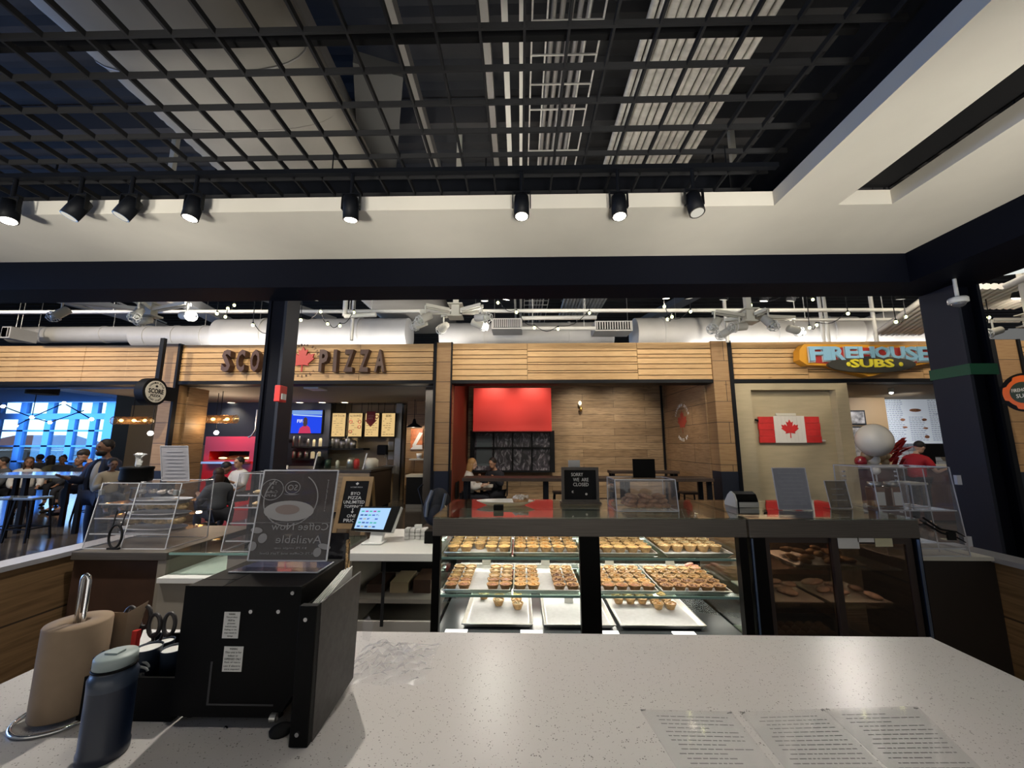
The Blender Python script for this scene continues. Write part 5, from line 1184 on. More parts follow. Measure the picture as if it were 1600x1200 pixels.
for (u, vt, vb, Y, lb) in ((1289, 440, 545, 8.45, 'white drop pipe left of the firehouse sign'), (1297, 440, 545, 8.5, 'second thinner white drop pipe left of the firehouse sign'), (1370, 512, 534, 7.6, 'short white drop pipe above the firehouse sign'), (549, 440, 532, 7.5, 'thin white drop pipe in front of the thick spiral duct'), (1137, 500, 535, 7.6, 'white vertical pipe above the wooden column')):
    a, b = PY(u, vt, Y), PY(u, vb, Y); pipe(tuple(b), (b.x, b.y, 6.29), .035, lb)
q = PY(541, 457, 6.5); pipe(tuple(q), (q.x, q.y, PY(541, 494, 6.5).z), .04, 'pale bent pipe, upright piece beside the ribbed duct'); pipe((q.x, q.y, PY(541, 494, 6.5).z), (q.x + .55, q.y, PY(541, 492, 6.5).z), .04, 'pale bent pipe, level piece beside the ribbed duct')
pipe(tuple(PY(815, 513, 8)), tuple(PY(930, 513, 8)), .045, 'pale level pipe under the conduit bank'); pipe(tuple(PY(815, 497, 7.2)), tuple(PY(932, 496, 7.2)), .04, 'upper pale level pipe under the conduit bank')
# rails running with the hall on the left
def rail(u0, v0, u1, v1, Z, w, h, m, label, nm='ceiling_rail'):
    a, b = PZ(u0, v0, Z), PZ(u1, v1, Z); return MB().bar(a, b, w, h).build(nm, m, label=label, cat='rail')
rail(-30, 440, 190, 496, 5.2, .16, .05, white, 'bright white flat bar slanting at the upper far left'); rail(60, 440, 250, 512, 5.0, .5, .12, silver, 'broad grey duct strip slanting at the upper left')
rail(110, 440, 260, 505, 4.9, .03, .03, pipe_m, 'thin pale conduit slanting at the upper left'); rail(230, 440, 355, 505, 5.0, .38, .2, silver, 'grey duct strip slanting behind the left lamp cluster'); rail(340, 440, 520, 500, 5.6, .35, .12, silver, 'grey duct strip slanting behind the black column')
rail(975, 520, 1120, 440, 5.9, .4, .2, MATS['galvan'], 'grey slanting beam above the right lamp cluster', 'roof_beam'); rail(590, 300, 592, 100, 5.6, .5, .15, mat('beam_grey', (.10, .10, .10), .7), 'grey flat beam seen through the ceiling grid left of centre', 'roof_beam')
a, b = PZ(694, -30, 5.4), PZ(760, 420, 5.4)
for dx, lb in ((-2.15, 'dark strut seen through the grid, far one'), (-1.25, 'dark strut seen through the grid, near the cable tray'), (-.35, 'dark strut seen through the grid at the cable tray'), (4.2, 'dark strut seen through the grid at the right')):
    MB().bar((dx * .9, -1, 5.6), (dx, 10, 5.6), .10, .16).build('roof_strut', MATS['galvan'], label=lb, cat='strut')
for y, lb in ((1.9, 'nearest dark roof joist across the hall'), (4.6, 'roof joist across the hall behind the kiosk beam'), (8.0, 'farthest roof joist across the hall')):
    MB().box(-26, 19, y, y + .16, 5.9, 6.28).build('roof_joist', mat('joist', (.05, .05, .055), .7) if 'joist' not in MATS else MATS['joist'], label=lb, cat='joist')
# ribbed sloping panel at the right
for (uu, lb) in (((1368, 522, 1470, 448), 'narrow corrugated metal panel running up to the right column'), ((1500, 480, 1620, 425), 'corrugated metal panel at the upper right corner')):
    a, b = PZ(uu[0], uu[1], 3.95), PZ(uu[2], uu[3], 3.95); mb = MB(); d = (b - a); 
    for k in range(9): o_ = Vector((.11 * k, 0, 0)); mb.tube([a + o_, b + o_], .05, 8)
    mb.build('corrugated_panel', silver, label=lb, cat='panel')
# ---------------------------------------------------------------- lamp clusters
bulb_m = glow('caged_bulb', (1, .97, .90), 7)
def cluster(u, v, Y, arms, label, vtop=445):
    p = PY(u, v, Y); t = thing('lamp_cluster', label, 'chandelier', tuple(p))
    MB().box(p.x - .055, p.x + .055, p.y - .055, p.y + .055, p.z - .02, p.z + .13).build('hub', creamm, t, bevel=.004)
    MB().box(p.x - .10, p.x + .10, p.y - .10, p.y + .10, p.z - .045, p.z - .021).build('hub_plate', creamm, t)
    MB().box(p.x - .10, p.x + .10, p.y - .10, p.y + .10, p.z + .13, p.z + .145).build('hub_plate', creamm, t)
    MB().box(p.x - .035, p.x + .035, p.y - .035, p.y + .035, p.z + .146, 6.3).build('stem', creamm, t)
    for (ang, L, lit, tl) in arms:
        a = math.radians(ang); d = Vector((math.cos(a), math.sin(a), 0)); n_ = Vector((-d.y, d.x, 0)); e = p + d * L
        mb = MB()
        for s in (-1, 1): mb.bar(p + d * .10 + n_ * .035 * s + Vector((0, 0, .05)), e + n_ * .035 * s + Vector((0, 0, .07)), .02, .045)
        arm = mb.build('arm', creamm, t)
        h = e + Vector((0, 0, -.10)); ax = (d * math.cos(tl) + Vector((0, 0, -math.sin(tl)))).normalized()
        MB().tube([e + Vector((0, 0, .07)), h], .012, 6).build('drop_rod', creamm, arm)
        q = h - ax * .10
        hd = MB().tube([q, q + ax * .01, q + ax * .16], [.03, .052, .056], 14).build('lamp_head', creamm, t)
        M_ = Matrix.Translation(q + ax * .16) @ ax.to_track_quat('Z', 'Y').to_matrix().to_4x4()
        mb = MB(); mb.x = M_
        for r, z in ((.068, 0), (.066, .045), (.04, .085)): mb.tube([(r * math.cos(2 * PI * i / 18), r * math.sin(2 * PI * i / 18), z) for i in range(18)], .0055, 5, closed=True)
        for i in range(6): c_, s_ = math.cos(2 * PI * i / 6), math.sin(2 * PI * i / 6); mb.tube([(.068 * c_, .068 * s_, 0), (.066 * c_, .066 * s_, .045), (.04 * c_, .04 * s_, .085)], .0045, 5)
        mb.build('cage', pipe_m, hd)
        mb = MB(); mb.x = M_; mb.ball((0, 0, .015), .042 if lit < 2 else .055, 12, 8)
        mb.build('bulb', bulb_m if lit else mat('bulb_off', (.65, .66, .6), .2, coat=.5) if 'bulb_off' not in MATS and not lit else (bulb_m if lit else MATS['bulb_off']), hd)
        if lit: point("cluster_lamp", q + ax * .36, 40 if lit < 2 else 60, (1, .95, .86), .05)
    return p
cluster(712, 492, 5.2, [(170, .52, 0, .3), (205, .42, 0, .6), (20, .32, 1, .3), (-25, .42, 0, .1), (130, .34, 0, .2)], 'cream lamp cluster with caged lamps hanging in the middle, left of the conduit bank')
cluster(235, 490, 5.2, [(172, .08, 0, .1), (-15, .72, 1, .15), (-70, .30, 0, .9), (200, .95, 0, .7)], 'cream lamp cluster with caged lamps hanging at the left')
cluster(1170, 500, 5.2, [(185, .14, 0, .1), (195, .55, 0, .9), (-60, .25, 0, .9), (12, .72, 2, .2), (130, .3, 0, .4)], 'cream lamp cluster with one glaring lamp hanging at the right')
cluster(1612, 505, 5.4, [(170, .45, 0, .3), (-20, .4, 0, .3)], 'cream lamp cluster cut off by the right edge of the picture')
# ---------------------------------------------------------------- festoon lights
fb = glow('festoon_bulb', (.95, 1.0, .45), 6)
def festoon(pts, label, Y=5.8, power=0):
    P = [PY(u, v, Y + dy) for (u, v, dy) in pts]; t = thing('string_light', label, 'string lights', tuple(P[0]))
    W = [Vector((P[0].x - .05, P[0].y, 6.3))] + [q + Vector((0, 0, .05)) for q in P] + [Vector((P[-1].x + .08, P[-1].y, 6.3))]
    cu = []
    for i in range(len(W) - 1):
        for k in range(6): s = k / 6; q = W[i].lerp(W[i + 1], s); cu.append(q - Vector((0, 0, .10 * math.sin(PI * s) * (1 if 0 < i < len(W) - 2 else 0))))
    cu.append(W[-1]); MB().tube(cu, .006, 5).build('wire', black, t)
    for q in P:
        s_ = MB().lathe([(0, .02), (.014, .02), (.016, .045), (0, .05)], 8, q).build('socket', black, t)
        MB().ball((q.x, q.y, q.z), (.022, .022, .026), 10, 8).build('bulb', fb, s_)
festoon([(323, 453, 0), (355, 452, .4), (383, 450, .7)], 'string of three bulbs at the top, left of the black column')
festoon([(339, 490, 0), (352, 495, .1), (356, 482, .2), (366, 477, .3)], 'small tangle of string bulbs left of the black column')
festoon([(395, 508, 0), (425, 522, .2)], 'low hanging string bulb beside the black column')
festoon([(470, 500, 0), (501, 487, .2), (512, 506, .3), (531, 509, .3), (553, 488, .5)], 'string of bulbs in front of the thick duct, right of the black column')
festoon([(689, 449, 0), (728, 449, .2)], 'pair of string bulbs above the middle lamp cluster')
festoon([(778, 473, 0), (807, 488, .2), (835, 512, .3), (872, 514, .3), (921, 489, .5)], 'string of bulbs sagging in front of the conduit bank')
festoon([(1038, 479, 0), (1050, 495, .1), (1043, 499, .2), (1079, 487, .4)], 'string of bulbs left of the right lamp cluster')
festoon([(1035, 449, 0), (1053, 456, .2)], 'pair of string bulbs high up left of the right lamp cluster')
festoon([(1173, 477, 0), (1247, 451, .3), (1270, 468, .5)], 'string of bulbs above the right lamp cluster')
festoon([(1325, 490, 0), (1276, 508, .2), (1265, 512, .2)], 'string of bulbs left of the firehouse sign')
festoon([(1400, 503, 0), (1415, 495, .2)], 'pair of string bulbs at the right steel column'); festoon([(1534, 498, 0), (1545, 496, .2)], 'pair of string bulbs right of the steel column')
# ---------------------------------------------------------------- track heads of the hall
def head(u, v, Y, on, tilt, label, aim=None, pw=0, sc=1.0):
    p = PY(u, v, Y); t = thing('hall_spotlight', label, 'spotlight', tuple(p)); M_ = Matrix.Translation(p) @ Matrix.Rotation(tilt, 4, 'Y') @ Matrix.Rotation(.25, 4, 'X')
    mb = MB(); mb.x = M_; mb.lathe([(.05, -.10), (.062, -.11), (.062, .06), (.03, .09), (0, .09)], 16); mb.build('housing', blackm, t)
    mb = MB(); mb.x = M_; mb.lathe([(0, -.118), (.052, -.1105)], 16); mb.build('lens', glow('hall_lens', (1, .92, .74), 9) if on and 'hall_lens' not in MATS else (MATS['hall_lens'] if on else MATS['lens_dim']), t)
    MB().box(p.x + .07, p.x + .10, p.y - .03, p.y + .03, p.z - .06, p.z + .16).box(p.x - .01, p.x + .01, p.y - .01, p.y + .01, p.z + .16, 6.3 if not 480 < u < 505 else 4.7).build('bracket', blackm, t)
    if aim: spot('hall_spot', M_ @ Vector((0, -.02, -.13)), aim, pw, 75, (1, .84, .60), .9, .06)
B_ = (B0 + B1) / 2
for (u, v, on, tl, lb, ax) in [(50, 458, 1, .3, 'black hall spotlight at the far left, lit', -11), (313, 458, 0, .2, 'black hall spotlight above the first string bulbs', None), (374, 457, 0, -.2, 'black hall spotlight left of the black column', -6.2), (494, 458, 0, .2, 'black hall spotlight right of the black column', -3.6),
                               (757, 459, 1, .0, 'glaring hall spotlight above the middle lamp cluster', -.6), (793, 457, 1, .2, 'small lit hall spotlight beside the conduit bank', 1.2), (1041, 455, 1, 0, 'lit hall spotlight between string bulbs on the right', 3.2), (1076, 455, 0, -.1, 'unlit black hall spotlight, left of two', None), (1132, 457, 0, .1, 'unlit black hall spotlight above the right lamp cluster', None),
                               (1195, 459, 1, .1, 'lit hall spotlight just right of the right lamp cluster stem', 5.6), (1238, 459, 0, .2, 'unlit hall spotlight above the glaring lamp', None), (1408, 456, 0, 0, 'black hall spotlight beside the right steel column', 8.6), (1592, 455, 1, .2, 'lit hall spotlight at the far right edge', 10.5)]:
    head(u, v, 5.7, on, tl, lb, (ax, SY, B_ - .35) if ax is not None else None, 115)
p = PY(243, 461, 5.7)
# added unseen spots that wash the shop fronts
for x_ in (-11, -8.5, -6, -3.5, -1, 1.5, 4, 6.5, 9, 11.5): spot('shopfront_fill', (x_, 4.9, 5.0), (x_, SY, 2.5), 430 if x_ < -5 else 175, 100, (1, .87, .68), .9, .05)
# ---------------------------------------------------------------- things on the columns, shade at the upper right
a = PY(1497, 470, 2.95); b = PY(1484, 418, 2.95)
t = thing('dome_camera', 'white dome security camera on a stalk beside the right steel column', 'camera', (a.x + .01, 2.95, a.z - .04))
MB().tube([(a.x, 2.95, a.z + .02), (a.x, 2.95, bm_z + .0)], .012, 8).build('stalk', pipe_m, t); MB().lathe([(.05, -.02), (.058, -.015), (.058, .015), (.05, .025), (0, .025)], 20, (a.x, 2.95, a.z)).build('ring', pipe_m, t); MB().ball((a.x, 2.95, a.z - .02), (.043, .043, .035), 16, 8).build('dome', mat('dome_dark', (.10, .10, .11), .08, coat=1), t)
gz0, gz1 = PY(1512, 585, 3.04).z, PY(1512, 568, 3.04).z
MB().box(cxr0 - .006, cxr1 + .006, 3.036, 3.048, gz0, gz1).box(cxr0 - .007, cxr0 - .001, 3.048, 3.34, gz0, gz1).build('green_tape', mat('green_tape', (.0, .09, .035), .5), label='dark green band of tape around the right steel column', cat='tape')
p = PY(1592, 398, 2.9); t = thing('pendant_shade', 'big red pendant shade with a white lower face at the upper right edge', 'pendant lamp', (p.x + .1, 2.9, p.z))
MB().lathe([(.40, 0), (.41, .02), (.30, .10), (.08, .16), (0, .16)], 36, (p.x + .22, 2.9, p.z)).build('shade', mat('shade_red', (.30, .04, .02), .4), t); MB().lathe([(0, -.004), (.39, -.003)], 36, (p.x + .22, 2.9, p.z)).build('diffuser', glow('shade_white', (.95, 1, .95), .85), t)
MB().tube([(p.x + .22, 2.9, p.z + .16), (p.x + .22, 2.9, 4.6)], .008, 6).build('cord', black, t)
# ================================================================ SHOP FRONTS
def box_px(u0, u1, v0, v1, Y, d):
    a, b = PY(u0, v1, Y), PY(u1, v0, Y); return (a.x, b.x, Y, Y + d, a.z, b.z)
# ---- pizza sign letters
letter_m = mat('letter_brown', (.075, .035, .025), .5); ply = SY - .16
def letter(s_, u0, u1, y=ply, m=None, v0=546, v1=581, lb=''):
    a, b = PY(u0, v1, y), PY(u1, v0, y); mb = MB()
    mb.text(s_, FRONT(((a.x + b.x) / 2, y + .14, (a.z + b.z) / 2)), w=b.x - a.x, h=b.z - a.z, depth=.14, bold=.035)
    return mb
t = thing('pizza_sign', 'brown raised letters SCORE PIZZA with a red maple leaf on the wooden fascia', 'sign', (X(470), SY - .02, B0))
for s_, u0, u1 in (('S', 344, 362), ('C', 367, 384), ('O', 389, 407), ('R', 412, 430), ('E', 435, 452), ('P', 497, 513), ('I', 519, 527), ('Z', 536, 553), ('Z', 560, 577), ('A', 584, 602)):
    letter(s_, u0, u1).build('letter', letter_m, t)
lc = PY(472, 562, ply + .1); k = (PY(490, 562, ply).x - lc.x)
mb = MB(); mb.prism([(x * k * .95, y * k * .95) for x, y in LEAF], .03, FRONT((lc.x, SY - .03, lc.z))); mb.build('maple_leaf', mat('leaf_red', (.55, .06, .05), .5), t)
def arc_text(mb, txt, c, r, a0, a1, h, y, flip=1):
    n = len(txt)
    for i, ch in enumerate(txt):
        if ch == ' ': continue
        a = a0 + (a1 - a0) * (i / max(1, n - 1)); M_ = FRONT((c[0] + r * math.cos(a), y, c[2] + r * math.sin(a))) @ Matrix.Rotation(a - flip * PI / 2, 4, 'Z')
        mb.text(ch, M_, h=h, w=h * .62, depth=.004, bold=.02)
mb = MB(); arc_text(mb, 'CANADIAN STYLE', lc, k * 1.12, PI * .86, PI * .08, .055, SY - .01); arc_text(mb, 'GOURMET', lc, k * 1.15, PI * 1.25, PI * 1.75, .055, SY - .01, -1); mb.build('round_lettering', letter_m, t)
# ---- round blade sign with pole, its faces turned along the hall
bc = PX(243, 612, PY(243, 612, 7.45).x); br = abs(PY(243, 591, 7.45).z - PY(243, 633, 7.45).z) / 2
def discx(c, r, x0, x1, n=40): return MB().tube([(x0, c[1], c[2]), (x1, c[1], c[2])], r, n)
EAST = lambda x, y, z: Matrix(((0, 0, 1, x), (1, 0, 0, y), (0, 1, 0, z), (0, 0, 0, 1)))
WESTM = lambda x, y, z: Matrix(((0, 0, -1, x), (-1, 0, 0, y), (0, 1, 0, z), (0, 0, 0, 1)))
t = thing('blade_sign', 'round black and white SCORE PIZZA blade sign on a black bar', 'sign', (bc.x, bc.y, bc.z - br))
discx(bc, br, bc.x - .17, bc.x).build('drum', black, t); discx(bc, br * .80, bc.x + .001, bc.x + .012).build('white_face', mat('sign_white', (.70, .69, .64), .5), t)
fx = bc.x + .0125
mb = MB(); mb.text('SCORE', EAST(fx, bc.y, bc.z + .01), w=br * 1.2, h=br * .36, depth=.003, bold=.03); mb.text('PIZZA', EAST(fx, bc.y, bc.z - br * .30), w=br * .8, h=br * .17, depth=.003, bold=.02)
for txt, a0, a1, fl in (('CANADIAN STYLE', PI * .82, PI * .18, 1), ('EAST COAST', PI * 1.25, PI * 1.75, -1)):
    for i, ch in enumerate(txt):
        if ch != ' ': a_ = a0 + (a1 - a0) * i / (len(txt) - 1); mb.text(ch, EAST(fx, bc.y, bc.z) @ Matrix.Translation((br * .65 * math.cos(a_), br * .65 * math.sin(a_), 0)) @ Matrix.Rotation(a_ - fl * PI / 2, 4, 'Z'), h=.035, w=.024, depth=.002, bold=.02)
mb.prism([(x * br * .13, y * br * .13) for x, y in LEAF], .003, EAST(fx, bc.y, bc.z + br * .38)); mb.build('face_lettering', black, t)
MB().box(bc.x - .13, bc.x - .05, bc.y + br * .3, bc.y + br * .3 + .07, bc.z + br * .9, B1 + .02).build('hanging_bar', black, t)
MB().box(bc.x - .13, bc.x - .05, bc.y + br * .98, SY - .05, bc.z - .14, bc.z + .14).build('wall_bracket', black, t)
# ---- firehouse sign
fy_ = SY - .22
def poly_px(pts, Y): return [(PY(u, v, Y).x, PY(u, v, Y).z) for u, v in pts]
t = thing('firehouse_sign', 'red and yellow FIREHOUSE SUBS sign with pale blue letters on the wooden fascia', 'sign', (X(1360), SY - .02, B0))
PM = lambda y: Matrix(((1, 0, 0, 0), (0, 0, -1, y), (0, 1, 0, 0), (0, 0, 0, 1)))
yel = mat('sign_yellow', (.75, .36, .03), .4); srd = mat('sign_red', (.50, .045, .04), .35)
P_ = poly_px([(1250, 546), (1257, 537), (1476, 540), (1476, 564), (1430, 571), (1360, 588), (1297, 571), (1262, 570), (1250, 562)], fy_); MB().prism(P_[::-1], .18, PM(SY - .025)).build('yellow_body', yel, t)
P_ = poly_px([(1262, 543), (1470, 543), (1470, 562), (1426, 568), (1360, 583), (1300, 569), (1266, 566)], fy_); MB().prism(P_[::-1], .012, PM(fy_ + .014)).build('red_face', srd, t)
mb = MB(); cc = PY(1360, 570, fy_ - .02); mb.tube([(cc.x, fy_ - .06, cc.z), (cc.x, fy_ - .001, cc.z)], 1, 48); mb.v = [Vector((cc.x + (v.x - cc.x) * .85, v.y, cc.z + (v.z - cc.z) * .165)) for v in mb.v]; mb.build('black_oval', mat('oval_grey', (.05, .05, .045), .4), t)
lb_m = mat('letter_blue', (.30, .58, .80), .35); wh_m = mat('letter_white', (.8, .8, .8), .4)
us = [(1267, 1286, 'F'), (1288, 1298, 'I'), (1301, 1320, 'R'), (1323, 1341, 'E'), (1344, 1366, 'H'), (1369, 1391, 'O'), (1394, 1414, 'U'), (1417, 1434, 'S'), (1437, 1455, 'E')]
for i, (u0, u1, ch) in enumerate(us):
    v1_ = 561 - abs(i - 4) * -.6 - (2 if 2 < i < 7 else 0)
    L_ = letter(ch, u0 - 1.2, u1 + 1.2, fy_ - .05, v0=540, v1=v1_ + 1.5)
    L_.v = [Vector((v.x + .012, fy_ - .02 + (v.y - fy_ + .05) * .25, v.z - .01)) for v in L_.v]; b_ = L_.build('letter', wh_m, t)
    L_ = letter(ch, u0, u1, fy_ - .07, v0=541, v1=v1_); L_.v = [Vector((v.x, fy_ - .045 + (v.y - fy_ - .07) * .12, v.z)) for v in L_.v]; L_.build('letter_face', lb_m, b_)
mb = MB(); mb.text('SUBS', FRONT((cc.x - .01, fy_ - .061, cc.z + .02)), w=.85, h=.17, depth=.02, bold=.03); mb.build('yellow_lettering', mat('letter_yellow', (.80, .72, .05), .4), t)
for u in (1326, 1408): p = PY(u, 569, fy_ - .065); MB().ball((p.x, fy_ - .065, p.z), (.045, .01, .045), 12, 6).build('yellow_dot', MATS['letter_yellow'], t)
# round firehouse blade sign at the right edge
bc = PY(1600, 613, 7.40); br = .36
t = thing('blade_sign', 'round black blade sign with an orange fire badge at the right edge', 'sign', (bc.x, bc.y, bc.z - br)); discx(bc, br, bc.x, bc.x + .17).build('drum', black, t)
pts = [(math.cos(a) * br * (.88 - .12 * (math.cos(4 * a) < -.2)), math.sin(a) * br * (.88 - .12 * (math.cos(4 * a) < -.2))) for a in [2 * PI * i / 48 for i in range(48)]]
MB().prism(pts, .01, WESTM(bc.x - .001, bc.y, bc.z)).build('orange_badge', mat('badge_orange', (.85, .16, .03), .4), t); discx(bc, br * .55, bc.x - .018, bc.x - .012).build('dark_centre', mat('badge_dark', (.03, .05, .03), .4), t)
mb = MB(); mb.text('FIREHOUSE', WESTM(bc.x - .019, bc.y, bc.z + .05), w=br * .9, h=br * .18, depth=.002); mb.text('SUBS', WESTM(bc.x - .019, bc.y, bc.z - .06), w=br * .6, h=br * .2, depth=.002); mb.build('badge_lettering', MATS['white_letters'], t)
MB().box(bc.x + .05, bc.x + .12, bc.y + br * .98, SY - .05, bc.z - .16, bc.z + .16).build('wall_bracket', black, t)
# ---- pizza shop interior
WB = 12.18
scr = thing('television', 'wall television showing a man in red on a blue background', 'television', tuple(PY(478, 677, 11.5)))
a, b = PY(454, 677, 11.5), PY(504, 641, 11.5)
MB().box(a.x - .02, b.x + .02, 11.5, 11.58, a.z - .02, b.z + .02).build('casing', black, scr)
t_ = MB().box(a.x, b.x, 11.492, 11.499, a.z, b.z).build('screen', glow('tv_blue', (.02, .07, .85), 1.0), scr)
W_, H_ = b.x - a.x, b.z - a.z
def tv(pts, m, k=0): MB().prism([(a.x + x * W_, a.z + y * H_) for x, y in pts][::-1], .0015, PM(11.4905 - k)).build('screen_picture', m, scr)
tv([(0, .83), (1, .80), (1, .97), (0, 1)], glow('tv_crowd', (.25, .45, .9), .8)); tv([(.04, .78), (1, .70), (1, .75), (.04, .83)], glow('tv_line', (.5, .7, 1), .9))
tv([(.26, 0), (.30, .22), (.40, .32), (.52, .34), (.62, .26), (.68, 0)], glow('tv_shirt', (.65, .05, .13), .9), .002); tv([(.42, .30), (.39, .45), (.41, .66), (.47, .70), (.53, .62), (.54, .40), (.50, .30)], glow('tv_face', (.07, .045, .05), 1), .003)
mb = MB(); mb.text('FIFA', FRONT((a.x + W_ * .34, 11.489, a.z + H_ * .53)), w=W_ * .30, h=H_ * .14, depth=.001, bold=.02); mb.build('screen_lettering', glow('tv_white', (.8, .85, 1), 1), scr)
struct(MB().box(PY(320, 700, 11.6).x, PY(512, 700, 11.6).x, 11.62, 11.7, 0, CZL), 'wall_back', mat('navy_back', (.02, .025, .045), .5))
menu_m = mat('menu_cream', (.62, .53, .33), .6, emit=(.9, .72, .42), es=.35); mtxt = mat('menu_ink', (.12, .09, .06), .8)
for i, (u0, u1) in enumerate([(517, 542), (543, 568), (569, 594), (595, 619)]):
    v0, v1 = 645, 682
    a, b = PY(u0, v1, 11.6), PY(u1 - .6, v0, 11.6); W_, H_ = b.x - a.x, b.z - a.z
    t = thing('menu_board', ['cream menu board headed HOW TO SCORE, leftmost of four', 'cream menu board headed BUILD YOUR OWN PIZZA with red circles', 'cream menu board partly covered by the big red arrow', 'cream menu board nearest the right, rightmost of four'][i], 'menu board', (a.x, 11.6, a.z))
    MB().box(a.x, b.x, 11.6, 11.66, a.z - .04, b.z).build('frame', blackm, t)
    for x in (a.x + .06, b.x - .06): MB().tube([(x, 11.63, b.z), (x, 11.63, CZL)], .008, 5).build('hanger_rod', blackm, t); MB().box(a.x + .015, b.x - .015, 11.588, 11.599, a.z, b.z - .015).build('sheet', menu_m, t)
    mb = MB(); hd = ['HOW TO SCORE', 'BUILD YOUR OWN PIZZA', None, 'SIDES'][i]
    if hd: mb.text(hd, FRONT((a.x + W_ / 2, 11.587, b.z - .09)), w=W_ * (.8 if i < 2 else .4), h=.07, depth=.001, bold=.02)
    rr = random.Random(i + 40)
    for r in range(8):
        z = b.z - .19 - r * .065; q = a.x + .05
        while q < b.x - .12:
            l = rr.uniform(.03, .09)
            if rr.random() < .62: mb.box(q, q + l, 11.5865, 11.5875, z, z + .012)
            q += l + .02
    mb.build('printed_text', mtxt, t)
    if i == 1: 
        for (x, y) in ((.18, .62), (.18, .20), (.80, .62), (.80, .40)): MB().tube([(a.x + x * W_ + .045 * math.cos(k), 11.585, a.z + y * H_ + .045 * math.sin(k)) for k in [2 * PI * j / 16 for j in range(16)]], .010, 5, closed=True).build('red_circle', srd, t)
    if i == 2: MB().tube([(a.x + .82 * W_ + .05 * math.cos(k), 11.585, a.z + .84 * H_ + .05 * math.sin(k)) for k in [2 * PI * j / 16 for j in range(16)]], .012, 5, closed=True).build('red_circle', srd, t)
a = PY(579, 667, 11.45); hw = .13; zt_ = PY(579, 643, 11.45).z
t = thing('arrow_sign', 'dark red hanging sign in the shape of a downward arrow', 'sign', (a.x, 11.45, a.z))
MB().prism([(a.x - hw, zt_), (a.x - hw, a.z + .20), (a.x - hw * 1.4, a.z + .20), (a.x, a.z), (a.x + hw * 1.4, a.z + .20), (a.x + hw, a.z + .20), (a.x + hw, zt_)], .02, PM(11.45)).build('arrow', mat('arrow_red', (.22, .012, .02), .5), t); mb = MB(); mb.text('ORDER', FRONT((a.x, 11.428, zt_ - .13)), w=.18, h=.05, depth=.001); mb.text('HERE', FRONT((a.x, 11.428, zt_ - .20)), w=.14, h=.05, depth=.001); mb.build('arrow_lettering', mat('arrow_ink', (.5, .25, .25), .5), t)
MB().tube([(a.x, 11.44, zt_), (a.x, 11.44, CZL)], .005, 5).build('cord', black, t)
# downlights of the bay
for i, (u, v) in enumerate(((379, 632), (483, 632), (517, 632), (551, 632))):
    p = PZ(u, v, CZL - .012); p.y = min(p.y, 11.4)
    t = thing('downlight', 'small round downlight in the pizza shop ceiling, %s' % ['left of the black column', 'above the television', 'above the menu boards, middle', 'above the menu boards, right'][i], 'downlight', (p.x, p.y, CZL - .012)); MB().lathe([(0, 0), (.12, 0), (.13, .011), (0, .011)], 20, (p.x, p.y, CZL - .012)).build('ring', creamm, t); MB().lathe([(0, -.003), (.09, -.002)], 20, (p.x, p.y, CZL - .012)).build('glow_disc', mat('downlight_glow', (.9, .85, .6), .5, emit=(1, .93, .65), es=5) if 'downlight_glow' not in MATS else MATS['downlight_glow'], t)
    spot('downlight_lamp', (p.x, p.y - .3, CZL - .05), (p.x, 11.6, 1.4), 60, 120, (1, .85, .6), .9, .06)
a = box_px(468, 492, 599, 607, 8.2, .02); MB().box(a[0], a[1], 8.35, 8.75, CZL - .03, CZL - .001).build('ceiling_vent', silver, label='pale rectangular vent panel in the pizza shop ceiling', cat='vent')
# red pizza oven at the left
OYv = 10.2
a, b = PY(315, 740, OYv), PY(401, 682, OYv)
t = thing('pizza_oven', 'bright red tiled pizza oven with a glowing mouth', 'oven', ((a.x + b.x) / 2, OYv, 0))
o1_, o2_ = PY(326, 719, OYv), PY(390, 705, OYv)
mb = MB().box(a.x, o1_.x, OYv, OYv + 1.2, 0, b.z).box(o2_.x, b.x, OYv, OYv + 1.2, 0, b.z).box(o1_.x, o2_.x, OYv, OYv + 1.2, o2_.z, b.z).box(o1_.x, o2_.x, OYv, OYv + 1.2, 0, o1_.z); mb.build('red_body', mat('oven_red', (.50, .008, .012), .3), t)
MB().box(o1_.x, o2_.x, OYv + .7, OYv + .75, o1_.z, o2_.z).build('back', mat('oven_dark', (.03, .02, .015), .7), t)
mb = MB(); mb.ball(((o1_.x + o2_.x) / 2, OYv + .45, o1_.z + .02), (.42, .2, .11), 16, 8); mb.build('dome', mat('oven_copper', (.40, .18, .06), .4, .3), t)
for x in (o1_.x + .22, o2_.x - .15): MB().ball((x, OYv + .2, o1_.z + .05), (.12, .04, .025), 10, 6).build('flame', glow('flame', (1, .75, .35), 2.5) if 'flame' not in MATS else MATS['flame'], t)
MB().box(o1_.x - .05, o2_.x + .05, OYv - .25, OYv - .001, o1_.z - .08, o1_.z - .03).build('ledge', steel, t)
a, b = PY(318, 690, 11.45), PY(404, 637, 11.45); MB().box(a.x, b.x, 11.45, 11.6, a.z - .1, CZL).build('extractor_hood', MATS['navy_back'], label='dark blue hood panel above the red oven', cat='hood')
MB().tube([PY(402, 640, 10.2), PY(399, 672, 10.2), PY(393, 681, 10.2), PY(388, 683, 10.2)], .02, 8).build('hood_rod', steel, label='bright curved metal rod beside the red oven', cat='rod')
point('oven_lamp', tuple(PY(350, 660, 9.6)), 35, (1, .75, .5), .1)
